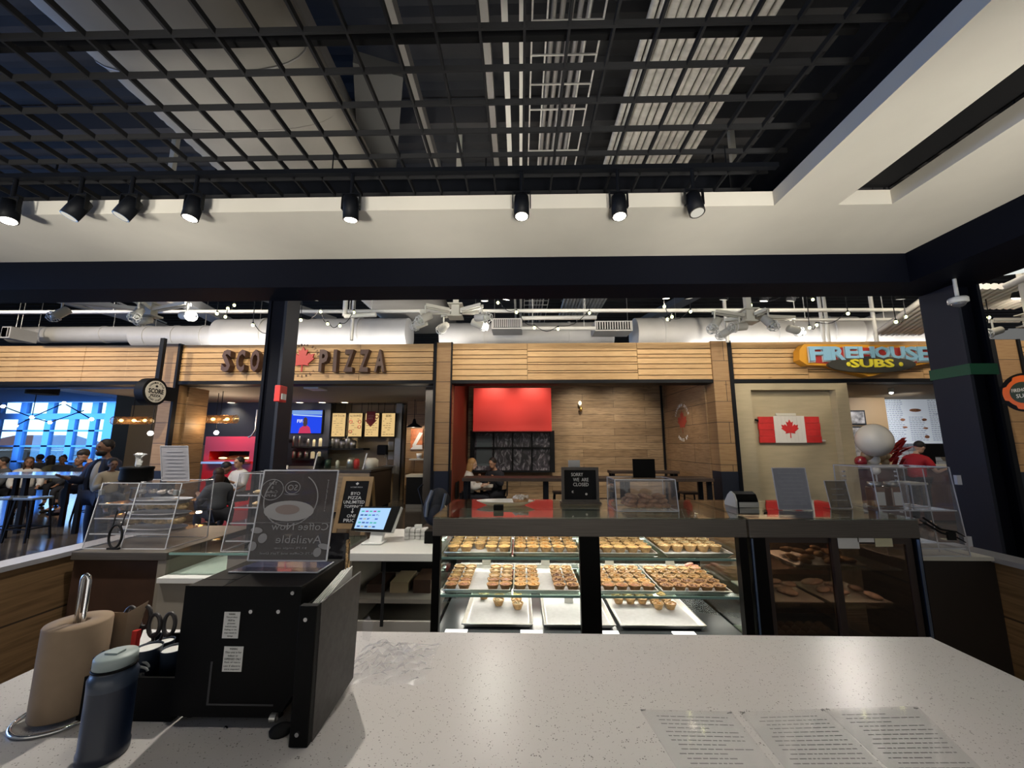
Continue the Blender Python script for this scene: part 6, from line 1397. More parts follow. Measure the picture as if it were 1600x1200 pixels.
# ring pendants: glass cylinder with bulbs
amb = pane('amber_glass', (.95, .70, .42), .3, .12, (.8, .5, .25)); flm = glow('filament', (1, .66, .28), 9)
for i, (u0, u1, v, Y, lb) in enumerate(((319, 369, 655, 9.0, 'horizontal glass drum pendant with warm bulbs above the red oven'), (178, 235, 657, 9.5, 'horizontal glass drum pendant with warm bulbs left of the round blade sign'))):
    a, b = PY(u0, v, Y), PY(u1, v, Y); r = .095; m_ = (a + b) / 2
    t = thing('drum_pendant', lb, 'pendant lamp', (m_.x, Y, a.z - r)); MB().tube([a, b], r, 20, caps=False).build('glass_drum', amb, t)
    for q in (a, b): MB().tube([(q.x, Y + r * math.cos(k), q.z + r * math.sin(k)) for k in [2 * PI * j / 24 for j in range(24)]], .008, 5, closed=True).build('metal_hoop', steel, t)
    MB().tube([(m_.x, Y, m_.z + r), (m_.x, Y, CZL + (0 if i == 0 else .8))], .008, 6).build('cord', black, t)
    for k in (.28, .72) if i == 0 else (.2, .55, .85): q = a.lerp(b, k); MB().ball(tuple(q), (.05, .035, .035), 10, 8).build('bulb', flm, t)
    point('drum_lamp', m_ - Vector((0, .3, .15)), 8, (1, .7, .4))
p = PY(338, 676, 9.3); t = thing('cage_lamp', 'small bare bulb lamp hanging above the oven mouth', 'lamp', tuple(p)); MB().ball(tuple(p), .05, 10, 8).build('bulb', whiteglow, t); MB().tube([p + Vector((0, 0, .05)), p + Vector((-.05, 0, .35)), (p.x - .05, p.y, CZL)], .007, 6).build('cord', black, t)
p = PY(235, 677, 8.12); t = thing('cage_lamp', 'bare bulb hanging below the round blade sign', 'lamp', tuple(p)); MB().ball(tuple(p), .05, 10, 8).build('bulb', whiteglow, t); MB().tube([p + Vector((0, 0, .05)), p + Vector((.02, 0, .30)), (p.x + .02, p.y, B0 - .07)], .007, 6).build('cord', black, t)
# service counter of the pizza shop
KY = 9.5; kz1 = PY(540, 734, KY).z
a = PY(395, 760, KY).x; b = PY(576, 760, KY).x
t = thing('pizza_counter', 'wood fronted service counter of the pizza shop with a dark end', 'counter', ((a + b) / 2, KY, 0))
MB().box(a, b, KY, KY + 1.6, .08, kz1 - .05).build('wood_front', mat('shop_oak', (.27, .20, .125), .6, noise=.3, scale=3, stretch=(1, 1, 8)), t); MB().box(a - .05, b + .05, KY - .04, KY + 1.62, kz1 - .049, kz1).build('top', mat('counter_dark', (.06, .055, .05), .3), t); MB().box(b + .0005, b + .02, KY, KY + 1.6, .08, kz1 - .05).build('dark_end', mat('end_brown', (.055, .04, .03), .5), t)
MB().box(a, b, KY + .05, KY + 1.5, 0, .079).build('plinth', blackm, t)
def kt(u, v, dy=.3): return PY(u, v, KY + dy)
# back shelf unit below the television and on the wall
for i, (u0, u1, v, Yq, lb) in enumerate(((455, 512, 699, 11.35, 'black shelf under the television'), (513, 568, 702, 11.7, 'black shelf with metal canisters below the menu boards'), (455, 512, 718, 11.35, 'lower black shelf under the television with cups'))):
    a, b = PY(u0, v + 1, Yq), PY(u1, v - 1.5, Yq); MB().box(a.x, b.x, Yq, (11.61 if i != 1 else 12.19), a.z, b.z).build('wall_shelf', black, label=lb, cat='shelf')
    z = b.z
    for k, (u, h, r) in enumerate([((458, .30, .025), (467, .30, .025), (481, .22, .04), (490, .2, .04), (500, .24, .05)), ((519, .30, .10), (527, .36, .10), (535, .26, .10), (543, .38, .10), (551, .24, .11)), ((459, .22, .06), (468, .2, .06), (478, .22, .06), (488, .2, .06), (498, .2, .05))][i]):
        x = PY(u, v, Yq + .12).x; r *= .9
        MB().lathe([(0, 0), (r, 0), (r, h * .85), (r * .6, h), (0, h)], 12, (x, Yq + .12, z)).build('canister' if i == 1 else 'bottle' if i == 0 else 'cup_stack', steel if i == 1 or k < 3 else MATS['menu_cream'],
            label=[['slim bright bottle, leftmost under the television', 'second slim bright bottle under the television', 'dim bottle in the middle under the television', 'short dim bottle under the television', 'rightmost bottle under the television'], ['metal canister nearest the left below the menu boards', 'tall metal canister, second below the menu boards', 'short canister, third below the menu boards', 'tallest canister, fourth below the menu boards', 'round canister at the right end below the menu boards'], ['cup stack at the left end of the lower shelf', 'second cup stack on the lower shelf', 'middle cup stack on the lower shelf', 'fourth cup stack on the lower shelf', 'rightmost cup stack on the lower shelf']][i][k], cat=['bottle', 'canister', 'cup stack'][i])
t = thing('food_guard', 'glass food guard with two slanted white posts on the pizza counter', 'glass guard', (kt(520, 730).x, KY + .3, kz1))
for u in (490, 567): a = PY(u, 733, KY + .2); MB().bar((a.x, a.y, kz1), (a.x + .10, a.y - .05, PY(u, 708, KY + .2).z), .03, .02).build('post', pipe_m, t)
MB().hexa([(PY(490, 733, KY + .2).x, KY + .2, kz1 + .02), (PY(567, 733, KY + .2).x, KY + .2, kz1 + .02), (PY(567, 733, KY + .2).x, KY + .21, kz1 + .02), (PY(490, 733, KY + .2).x, KY + .21, kz1 + .02), (PY(492, 709, KY + .15).x, KY + .15, kz1 + .38), (PY(569, 709, KY + .15).x, KY + .15, kz1 + .38), (PY(569, 709, KY + .15).x, KY + .16, kz1 + .38), (PY(492, 709, KY + .15).x, KY + .16, kz1 + .38)]).build('pane', glassm, t)
for i, (u, w_, h_, m_, lb) in enumerate([(498, .28, .30, black, 'black machine behind the glass guard on the pizza counter'), (548, .20, .26, steel, 'shiny round kettle behind the glass guard'), (557, .14, .24, redp, 'red tin behind the glass guard'), (527, .09, .20, creamm, 'small pale jar behind the glass guard'), (580, .36, .26, creamm, 'pale box at the right end of the pizza counter'), (512, .16, .22, mat('dark_green', (.02, .05, .03), .4), 'dark green basket behind the glass guard')]):
    x = kt(u, 730, .6).x; MB().lathe([(0, 0), (w_ / 2, 0), (w_ / 2, h_ * .8), (w_ * .3, h_), (0, h_)], 14 if i in (1, 2, 3) else 4, (x, KY + .6, kz1)).build(['coffee_grinder', 'kettle', 'tin', 'jar', 'pale_box', 'basket'][i], m_, label=lb, cat=['machine', 'kettle', 'tin', 'jar', 'box', 'basket'][i])
MB().box(*box_px(437, 450, 727, 733, KY - .02, .02)).build('small_notice', paper, label='small white notice on the pizza counter beside the black column', cat='notice')
a = box_px(588, 604, 695, 711, 11.9, .2); MB().box(*a).build('towel_dispenser', black, label='black paper towel dispenser on the shop back wall', cat='dispenser', bevel=.04)
for (v0, v1, lb) in ((690, 703, 'upper white notice beside the black towel dispenser'), (706, 718, 'lower white notice beside the black towel dispenser')): MB().box(*box_px(606, 615, v0, v1, 12.17, .01)).build('wall_notice', paper, label=lb, cat='notice')
a = box_px(595, 614, 728, 740, 11.6, .5); t = thing('hand_basin', 'small steel hand basin on the back wall of the pizza shop', 'basin', (a[0], 11.6, a[4])); MB().box(*a).build('bowl', steel, t); q = PY(604, 712, 11.9); MB().tube([(q.x, 11.95, a[5]), (q.x, 11.95, q.z), (q.x, 11.8, q.z + .03), (q.x, 11.75, q.z - .05)], .02, 6).build('tap', steel, t); MB().tube([(q.x, 11.85, 0), (q.x, 11.85, a[4])], .03, 6).build('pedestal', steel, t)
# chrome post, alcove
x = PY(621, 700, 11.8).x; MB().box(x - .09, x + .09, 11.8, 11.95, 0, CZL).build('steel_post', steel, label='grey steel post right of the menu boards', cat='post')
x0, x1 = PY(664, 700, 8.6).x, PY(676, 700, 8.6).x; MB().box(x0, x1, 8.5, 8.6, 0, CZL).build('steel_post', mat('post_chrome', (.30, .27, .24), .2, .9, noise=.3, scale=3, stretch=(1, 1, .3)), label='tall polished steel post at the right end of the pizza shop', cat='post')
a = PY(635, 750, 10.6); b = PY(660, 742, 10.6)
struct(MB().box(PY(634, 700, 11.2).x, PY(663, 700, 11.2).x, 11.2, 11.3, 0, CZL), 'wall_back', col_w)
t = thing('side_cabinet', 'black cabinet with a white top in the alcove beside the polished post', 'cabinet', ((a.x + b.x) / 2, 10.6, 0)); MB().box(a.x, b.x, 10.6, 11.1, .1, b.z - .06).build('body', black, t); MB().box(a.x - .02, b.x + .02, 10.57, 11.15, b.z - .059, b.z).build('top', creamm, t); MB().box(a.x, b.x, 10.62, 11.1, 0, .099).build('plinth', steel, t)
poster_m = mat('pizza_poster', (.55, .16, .05), .5, noise=.5, scale=9); a = box_px(641, 661, 670, 702, 11.15, .03); t = thing('poster', 'orange pizza poster with a white stripe in the alcove', 'poster', (a[0], 11.15, a[4])); MB().box(*a).build('sheet', poster_m, t); MB().prism([(a[0], a[4]), (a[1], a[4]), (a[1], a[4] + .12), (a[0] + .1, a[4] + .12)], .003, PM(11.148)).build('white_band', paper, t); MB().prism([(a[0] + .05, a[4] + .1), (a[0] + .15, a[4] + .1), (a[1], a[5] - .12), (a[1] - .1, a[5] - .10)], .003, PM(11.148)).build('white_stripe', paper, t)
a = box_px(639, 661, 717, 719, 10.95, .25); MB().box(*a).build('alcove_shelf', creamm, label='thin white shelf under the orange poster', cat='shelf'); q = PY(654, 717, 11.0); MB().lathe([(0, 0), (.06, 0), (.085, .15), (0, .15)], 14, (q.x, 11.05, a[5])).build('white_pot', white, label='small white pot on the alcove shelf', cat='pot')
q = PY(647, 668, 10.8); t = thing('cone_pendant', 'black cone pendant lamp in the alcove', 'pendant lamp', tuple(q)); MB().lathe([(.22, 0), (.21, .02), (.06, .12), (.03, .24), (0, .24)], 20, tuple(q)).build('shade', black, t); MB().tube([q + Vector((0, 0, .24)), (q.x, q.y, CZL)], .008, 5).build('cord', black, t)
point('alcove_lamp', q - Vector((0, .1, .08)), 14, (1, .85, .65))
a = box_px(628, 632, 705, 712, 12.3, .02); MB().box(*a).build('wall_tablet', glow('tablet_blue', (.35, .65, 1), 1), label='small glowing tablet on the dark wall left of the alcove', cat='tablet')
# A-frame
AY = 7.45
t = thing('sidewalk_sign', 'wooden framed blackboard sign advertising BYO PIZZA UNLIMITED TOPPINGS', 'sign', tuple(PY(555, 826, AY)))
ac = [PY(520, 826, AY), PY(570, 829, AY), PY(576, 747, AY + .28), PY(526, 745, AY + .28)]
A0 = Vector((ac[0].x, AY, .01)); A1 = Vector((ac[1].x, AY, .01)); A3 = Vector((ac[3].x, AY + .28, ac[3].z)); A2 = Vector((ac[2].x + .0, AY + .28, ac[3].z))
wd = A1.x - A0.x; A3 = Vector((A0.x + .02, A3.y, A3.z)); A2 = Vector((A1.x + .02, A3.y, A3.z))
def af(a, b, k=0): q = A0 + (A1 - A0) * a + (A3 - A0) * b; n_ = (A1 - A0).cross(A3 - A0).normalized(); return q + n_ * k
oak = mat('sign_oak', (.42, .27, .12), .5, noise=.2, scale=5)
def afb(a0, a1, b0, b1, k0, k1): return MB().hexa([af(a0, b0, k0), af(a1, b0, k0), af(a1, b1, k0), af(a0, b1, k0), af(a0, b0, k1), af(a1, b0, k1), af(a1, b1, k1), af(a0, b1, k1)])
for q in ((0, .12, 0, 1), (.88, 1, 0, 1), (.12, .88, .10, .19), (.12, .88, .92, 1)): afb(*q, 0, .03).build('frame_board', oak, t)
afb(.12, .88, .19, .92, .004, .018).build('blackboard', blackm, t); MB().bar(A0 + Vector((.03, .6, 0)), A3 + Vector((.03, .01, -.02)), .05, .02).bar(A1 + Vector((-.03, .6, 0)), A2 + Vector((-.03, .01, -.02)), .05, .02).build('back_legs', oak, t)
ux = (A1 - A0).normalized(); uy = (A3 - A0).normalized(); uz = ux.cross(uy); HB = (A3 - A0).length
mb = MB()
for s_, b_, w_, h_ in (('BYO', .70, .36, .058), ('PIZZA', .625, .52, .055), ('UNLIMITED', .55, .82, .058), ('TOPPINGS', .475, .72, .052), ('ONE', .315, .36, .055), ('PRICE', .24, .56, .06)):
    q = af(.5, b_, .0185); mb.text(s_, Matrix(((ux.x, uy.x, uz.x, q.x), (ux.y, uy.y, uz.y, q.y), (ux.z, uy.z, uz.z, q.z), (0, 0, 0, 1))), w=w_ * wd * .82, h=h_, depth=.001, bold=.01)
q = af(.5, .87, .0185); M_ = Matrix(((ux.x, uy.x, uz.x, q.x), (ux.y, uy.y, uz.y, q.y), (ux.z, uy.z, uz.z, q.z), (0, 0, 0, 1))); mb.prism([(x * .035, y * .035) for x, y in LEAF], .001, M_)
q = af(.5, .81, .0185); M_.translation = q; mb.text('SCORE PIZZA', M_, w=wd * .4, h=.02, depth=.001)
q = af(.5, .40, .0185); M_.translation = q; mb.prism([(-.008, .05), (-.008, -.01), (-.03, -.01), (0, -.045), (.03, -.01), (.008, -.01), (.008, .05)], .001, M_)
mb.build('chalk_lettering', white, t)
# fire alarm and cable on the left column
a = PY(456, 612, 3.15); t = thing('fire_alarm', 'small red fire alarm on the black column', 'alarm', (a.x, 3.2, a.z - .06)); MB().box(cxl1 + .0, cxl1 + .05, 3.24, 3.34, a.z - .07, a.z + .07).build('box', redp, t, bevel=.005); MB().box(cxl1 + .051, cxl1 + .058, 3.26, 3.32, a.z - .05, a.z).build('strobe', white, t)
# ---- centre bay
HYd = 9.95
a = box_px(739, 861, 606, 673, HYd, .62)
t = thing('red_hood', 'large red box hood over the paned window', 'hood', ((a[0] + a[1]) / 2, HYd, a[4])); MB().box(*a).build('body', redp, t, bevel=.004); MB().box(a[0] - .01, a[1] + .01, HYd - .012, HYd + .6, a[4] - .02, a[4] - .0005).build('bottom_lip', mat('lip_red', (.35, .03, .03), .4), t)
a = box_px(738, 863, 673, 738, 10.5, .12); x0, x1, z0, z1 = a[0], a[1], a[4], a[5]
mural, mt_ = new_mat('mural')
g_ = N(mt_, 'ShaderNodeNewGeometry'); n_ = N(mt_, 'ShaderNodeTexNoise'); n_.inputs['Scale'].default_value = 4.5; n_.inputs['Detail'].default_value = 5; n_.inputs['Distortion'].default_value = 2.5
mp_ = N(mt_, 'ShaderNodeMapping'); mp_.inputs['Scale'].default_value = (1.4, 1, .8); mt_.links.new(g_.outputs['Position'], mp_.inputs[0]); mt_.links.new(mp_.outputs[0], n_.inputs['Vector'])
r_ = N(mt_, 'ShaderNodeValToRGB'); r_.color_ramp.elements[0].position = .40; r_.color_ramp.elements[0].color = (.02, .02, .03, 1); r_.color_ramp.elements[1].position = .68; r_.color_ramp.elements[1].color = (.40, .40, .46, 1); e2 = r_.color_ramp.elements.new(.54); e2.color = (.09, .08, .11, 1)
mt_.links.new(n_.outputs[0], r_.inputs[0]); p_ = N(mt_, 'ShaderNodeBsdfPrincipled'); p_.inputs['Roughness'].default_value = .4; mt_.links.new(r_.outputs[0], p_.inputs['Base Color']); o_ = N(mt_, 'ShaderNodeOutputMaterial'); mt_.links.new(p_.outputs[0], o_.inputs[0])
g = MB().box(x0, x1, 10.5, 10.55, z0, z0 + .05).box(x0, x1, 10.5, 10.55, z1 - .06, z1)
us = [738, 771, 801, 831, 863]
for i, u in enumerate(us): x = PY(u, 700, 10.5).x; g.box(x - (.06 if i in (0, 4) else .02), x + (.06 if i in (0, 4) else .02), 10.49, 10.57, z0, z1)
zm = PY(800, 700, 10.5).z; g.box(x0, x1, 10.495, 10.56, zm - .025, zm + .025)
struct(g, 'window_31', black); struct(MB().box(x0, x1, 10.58, 10.59, z0, z1), 'window_32', mural)
q2 = PY(744, 728, 10.57); MB().box(q2.x, PY(769, 700, 10.57).x, 10.572, 10.578, q2.z, PY(757, 681, 10.57).z).build('mural_panel', mat('mural_car', (.13, .17, .20), .5), label='pale parked car picture in the left panes of the window', cat='picture')
p = PY(906, 634, BY - .1); t = thing('wall_sconce', 'small brass and glass wall sconce on the plank wall', 'lamp', (p.x, BY - .1, p.z)); MB().tube([(p.x, BY - .001, p.z), (p.x, BY - .12, p.z)], .02, 8).build('arm', steel, t); MB().ball((p.x, BY - .13, p.z + .07), (.045, .045, .06), 10, 8).build('bulb', glow('sconce', (1, .9, .6), 2), t); MB().ball((p.x + .02, BY - .13, p.z - .09), (.045, .045, .07), 10, 8).build('brass_cup', mat('brass', (.45, .28, .08), .3, .8), t)
# leaf decal on the side wall of the centre bay
dx_ = cx1 - .024; q = PX(1066, 660, dx_); mb = MB(); Mx = Matrix(((0, 0, -1, dx_), (-1, 0, 0, q.y), (0, 1, 0, q.z), (0, 0, 0, 1)))
t = thing('wall_decal', 'red maple leaf decal with white curved lettering on the side wall of the centre bay', 'decal', (dx_, q.y, q.z)); mb.prism([(x * .30, y * .30) for x, y in LEAF], .002, Mx); mb.build('leaf', mat('decal_red', (.35, .05, .03), .6), t)
mb = MB()
for txt, a0, a1, fl in (('CANADIAN STYLE', PI * .85, PI * .15, 1), ('SINCE 19', PI * 1.3, PI * 1.7, -1)):
    for i, ch in enumerate(txt):
        if ch != ' ': a = a0 + (a1 - a0) * i / (len(txt) - 1); M2 = Mx @ Matrix.Translation((.42 * math.cos(a), .42 * math.sin(a), 0)) @ Matrix.Rotation(a - fl * PI / 2, 4, 'Z'); mb.text(ch, M2, h=.07, w=.05, depth=.002, bold=.02)
mb.build('curved_lettering', white, t)
# long high tables
def htable(u0, u1, v, Y, d, label, legs=2, m=None):
    a, b = PY(u0, v, Y), PY(u1, v, Y); z = a.z; t = thing('high_table', label, 'table', ((a.x + b.x) / 2, Y, 0))
    MB().box(a.x, b.x, Y, Y + d, z - .06, z).build('tabletop', m or dark_w, t, bevel=.005)
    for x in [a.x + .06 + (b.x - a.x - .12) * i / (legs - 1) for i in range(legs)]:
        for y in (Y + .06, Y + d - .12): MB().box(x - .04, x + .04, y, y + .06, 0, z - .0605).build('leg', black, t)
    return z
tz1 = htable(722, 1116, 747, 7.35, .55, 'long dark wood high table in front of the centre bay', 4)
htable(955, 1062, 736, 9.0, .4, 'dark wall counter behind the long high table', 2)
def stool(x, y, z, label, m=None, rz=0):
    t = thing('bar_stool', label, 'stool', (x, y, 0)); MB().box(x - .18, x + .18, y - .16, y + .16, z - .04, z).build('seat', m or dark_w, t, bevel=.01)
    for sx in (-1, 1):
        for sy in (-1, 1): MB().bar((x + sx * .15, y + sy * .13, z - .041), (x + sx * .20, y + sy * .18, 0), .025, .025).build('leg', black, t)
    mb = MB()
    for s in (-1, 1): mb.bar((x - .19, y + s * .17, .22), (x + .19, y + s * .17, .22), .018, .018); mb.bar((x + s * .19, y - .17, .221), (x + s * .19, y + .17, .221), .018, .018)
    mb.build('footrest', black, t); return t
for i, (u, lb) in enumerate([(905, 'bar stool under the long high table, left of the acrylic bin'), (880, 'bar stool under the long high table behind the letter board'), (940, 'bar stool under the long high table, right of the letter board'), (1085, 'bar stool under the right end of the long high table')]): q = PY(u, 765, 7.9); stool(q.x, 8.15 if i % 2 else 7.05, .72, lb)
a = PY(756, 752, 8.7); 
t = thing('small_table', 'small dark table with food trays between the two seated people', 'table', (PY(760, 760, 8.6).x, 8.8, 0)); x0, x1 = PY(735, 765, 8.6).x, PY(768, 765, 8.6).x; zt_ = .74
MB().box(x0, x1, 8.5, 9.1, zt_ - .04, zt_).build('tabletop', dark_w, t); MB().tube([((x0 + x1) / 2, 8.8, .02), ((x0 + x1) / 2, 8.8, zt_ - .04)], .035, 8).build('pedestal', black, t); MB().box((x0 + x1) / 2 - .22, (x0 + x1) / 2 + .22, 8.6, 9.0, 0, .02).build('foot', black, t)
for k, lb in enumerate(('white food tray at the left of the small dark table', 'white food tray at the right of the small dark table')): xx = x0 + .12 + k * .25; MB().box(xx - .1, xx + .1, 8.65, 8.85, zt_, zt_ + .05).build('food_tray', paper, label=lb, cat='tray')
# spots of the centre bay
for (u, pw) in ((765, 55), (835, 55), (930, 110), (1010, 90)): x = PY(u, 640, 8.6).x; spot('bay_spot', (x, 9.2, 3.45), (x, 10.7, 1.7), pw * 1.3, 85, (1, .84, .62), .9, .05)
spot('bay_spot', (cx1 - 1.2, 8.6, CZL - .08), (cx1, 9.2, 1.5), 40, 80, (1, .84, .62), .9, .05)
# ---- wooden flag on the beige door
fyy = SY + .10
a = PY(1188, 692, fyy); b = PY(1280, 651, fyy); W_, H_ = b.x - a.x, b.z - a.z
t = thing('wooden_flag', 'Canadian flag made of painted boards hanging on the beige panel', 'flag', ((a.x + b.x) / 2, fyy, a.z))
fr_ = mat('flag_red', (.62, .03, .03), .55, noise=.15, scale=8); fw_ = mat('flag_white', (.72, .70, .66), .55)
for i in range(4): z0 = a.z + H_ * i / 4; MB().box(a.x + .01 * (i % 2), a.x + W_ * .25, fyy, fyy + .03, z0 + .004, z0 + H_ / 4).build('red_board', fr_, t); MB().box(b.x - W_ * .25, b.x - .008 * (i % 2), fyy, fyy + .03, z0 + .004, z0 + H_ / 4).build('red_board', fr_, t)
for i in range(8): x = a.x + W_ * (.2505 + .4995 * i / 8); MB().box(x + .002, x + W_ * .4995 / 8, fyy - .004, fyy + .03, a.z, b.z + .015).build('white_board', fw_, t)
MB().prism([(x * H_ * .37, y * H_ * .37) for x, y in LEAF], .008, FRONT((a.x + W_ / 2, fyy - .005, a.z + H_ * .52))).build('maple_leaf', fr_, t)
MB().box(a.x + W_ * .3, b.x - W_ * .38, fyy - .01, fyy + .02, b.z + .02, b.z + .07).build('handle_rail', creamm, t)
MB().tube([(a.x - .06, fyy, b.z - .06), (a.x, fyy, b.z - .08)], .02, 6).build('left_knob', black, t); MB().tube([(b.x, fyy, a.z + .05), (b.x + .06, fyy, a.z + .04)], .02, 6).build('right_knob', paper, t)
MB().tube([(a.x + W_ / 2, fyy + .03, a.z + H_ / 2), (a.x + W_ / 2, SY + .16, a.z + H_ / 2)], .02, 6).build('wall_hook', black, t)
# ---- firehouse interior
a = box_px(1388, 1476, 619, 693, 11.0, .05); W_, H_ = a[1] - a[0], a[5] - a[4]
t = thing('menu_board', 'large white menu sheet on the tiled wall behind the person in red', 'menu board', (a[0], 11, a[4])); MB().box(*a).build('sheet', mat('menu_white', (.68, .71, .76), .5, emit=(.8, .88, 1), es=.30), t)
mb = MB(); rr = random.Random(77)
for c in range(3):
    for r in range(22):
        if c == 1 and r < 9: continue
        z = a[5] - .12 - r * H_ * .04; q = a[0] + W_ * (.05 + c * .33); e_ = q + W_ * .22
        while q < e_: l = rr.uniform(.03, .08); mb.box(q, q + l, 10.9975, 10.999, z, z + .012); q += l + .02
for s_, x, y in (('SUBS', .12, .96), ('SALADS', .85, .96), ('COMBOS', .85, .62)): mb.text(s_, FRONT((a[0] + W_ * x, 10.998, a[4] + H_ * y)), w=.22, h=.05, depth=.001)
mb.build('printed_text', mat('menu_blue_ink', (.18, .22, .30), .7), t, kind='stuff')
for (x, y, w_, h_) in ((.50, .70, .12, .05), (.28, .50, .05, .04), (.62, .50, .05, .04), (.30, .34, .05, .03), (.62, .32, .05, .03), (.62, .14, .05, .05), (.92, .28, .05, .1)): MB().ball((a[0] + W_ * x, 10.998, a[4] + H_ * y), (W_ * w_ * .8, .002, H_ * h_ * .7), 12, 6).build('food_picture', mat('food_print', (.60, .25, .12), .6, noise=.5, scale=30) if 'food_print' not in MATS else MATS['food_print'], t)
MB().box(PY(1384, 616, 10.9).x, PY(1482, 616, 10.9).x, 10.9, 11.0, PY(1400, 619, 10.9).z, PY(1400, 613, 10.9).z).build('blind_box', black, label='black roller box above the white menu sheet', cat='box')
for i, (v0, v1, lb) in enumerate(((641, 664, 'patterned picture on the caramel wall, upper'), (666, 722, 'tall dark patterned picture below the upper one'))):
    a = box_px(1327, 1351, v0, v1, 10.55, .04); t = thing('framed_picture', lb, 'picture', (a[0], 10.55, a[4])); MB().box(*a).build('frame', black, t); MB().box(a[0] + .04, a[1] - .04, 10.54, 10.549, a[4] + .04, a[5] - .04).build('print', mat('mosaic%d' % i, (.30, .28, .28), .5, noise=.95, scale=7), t)
p = PY(1374, 599, 9.0); t = thing('ceiling_spotlight', 'small bright spotlight under the firehouse fascia', 'spotlight', (p.x, 8.75, CZL - .10)); MB().lathe([(0, -.1), (.05, -.1), (.05, 0), (0, 0)], 12, (p.x, 8.75, CZL - .0)).build('housing', creamm, t); MB().ball((p.x, 8.75, CZL - .105), .035, 8, 6).build('bulb', whiteglow, t)
spot('firehouse_spot', (p.x, 8.9, CZL - .16), (p.x - .4, 10.6, 1.6), 90, 100, (1, .84, .6), .9, .05); spot('firehouse_spot', (p.x + 1.4, 9.2, CZL - .16), (p.x + 1.2, 11.3, 1.6), 110, 110, (.95, .97, 1), .9, .05)
# counter with screen
CYf = 8.9; a, b = PY(1335, 728, CYf), PY(1500, 728, CYf); fcz = 1.18
t = thing('sandwich_counter', 'dark counter of the sub shop behind the tall clear case', 'counter', ((a.x + b.x) / 2, CYf, 0)); MB().box(a.x, b.x, CYf, CYf + .7, .05, fcz - .05).build('front', mat('counter_maroon', (.08, .03, .03), .5), t); MB().box(a.x - .03, b.x + .03, CYf - .04, CYf + .74, fcz - .049, fcz).build('top', steel, t); MB().box(a.x, b.x, CYf + .05, CYf + .65, 0, .049).build('plinth', black, t)
a = box_px(1440, 1475, 693, 714, CYf + .2, .05); t = thing('monitor', 'black monitor on the sub shop counter', 'monitor', (a[0], a[2], fcz)); MB().box(a[0], a[1], a[2], a[3], max(a[4], fcz + .08), a[5]).build('screen_body', black, t); MB().box((a[0] + a[1]) / 2 - .04, (a[0] + a[1]) / 2 + .04, a[2] + .01, a[3] + .02, fcz + .012, a[4] + .02).box((a[0] + a[1]) / 2 - .15, (a[0] + a[1]) / 2 + .15, a[2] - .08, a[3] + .1, fcz, fcz + .012).build('stand', black, t)
q = PY(1457, 719, CYf + .1); MB().box(q.x - .3, q.x + .25, CYf + .02, CYf + .12, fcz, fcz + .05).build('white_keyboard', paper, label='white keyboard in front of the black monitor', cat='keyboard')
# balloons on a stand
bal = [(1366, 688, 26.5, 'white', 'huge white balloon'), (1364, 718, 10, 'white', 'small white balloon under the huge one'), (1355, 711, 9, 'gold', 'left gold balloon under the huge white one'), (1374, 712, 9, 'gold', 'middle gold balloon under the huge white one'), (1383, 712, 7, 'gold', 'right gold balloon under the huge white one'), (1345, 721, 9, 'red', 'dark red balloon at the left of the bunch'), (1368, 735, 7, 'white', 'white balloon low on the bunch'), (1442, 711, 10, 'white', 'white balloon behind the person in red'), (1439, 696, 6, 'white', 'tiny white balloon beside the head of the person in red'), (1481, 712, 10, 'white', 'white balloon beside the right steel column'), (1383, 722, 6, 'gold', 'lowest gold balloon')]
bm = {'white': mat('balloon_white', (.70, .68, .64), .3, coat=.4), 'gold': mat('balloon_gold', (.40, .29, .17), .25, coat=.5), 'red': mat('balloon_red', (.28, .01, .02), .25, coat=.5)}
YB = 7.5
t = thing('balloon_stand', 'slim stand carrying the bunch of balloons', 'stand', (PY(1366, 720, YB).x, YB, 0)); xs = PY(1366, 720, YB).x; MB().tube([(xs, YB, .02), (xs, YB, 1.55)], .012, 8).build('pole', white, t); MB().lathe([(0, 0), (.2, 0), (.2, .02), (0, .02)], 20, (xs, YB, 0)).build('base', white, t)
for (u, v, r, c, lb) in bal:
    Y = YB - .25 if r > 20 else (YB - .1 if u < 1400 else 9.3); p = PY(u, v, Y); R_ = r / F * Y * 1.0; 
    o = MB(); o.ball((0, 0, 0), (R_ * .86, R_ * .86, R_ * .93), 20, 14); o.lathe([(.02, -R_ * .96), (.0, -R_ * .9)], 8); o.v = [v_ + p for v_ in o.v]; o.build('balloon', bm[c], label=lb + (' behind the tall clear case' if 'huge' not in lb and u < 1400 else ' floating over the balloon bunch' if r > 20 else ''), cat='balloon')
rr = random.Random(9); mb = MB()
for _ in range(22):
    u, v = rr.uniform(1384, 1410), rr.uniform(697, 730); a = PY(u, v, YB + .1); b = a + Vector((rr.uniform(.05, .35), rr.uniform(-.05, .05), rr.uniform(-.02, .25))); mb.bar(a, b, .09, .006)
mb.tube([(xs, YB, 1.45), PY(1386, 715, YB + .1)], .006, 5); mb.build('foil_streamers', MATS['red_foil'], label='bunch of shiny red foil streamers beside the balloons', cat='streamers')
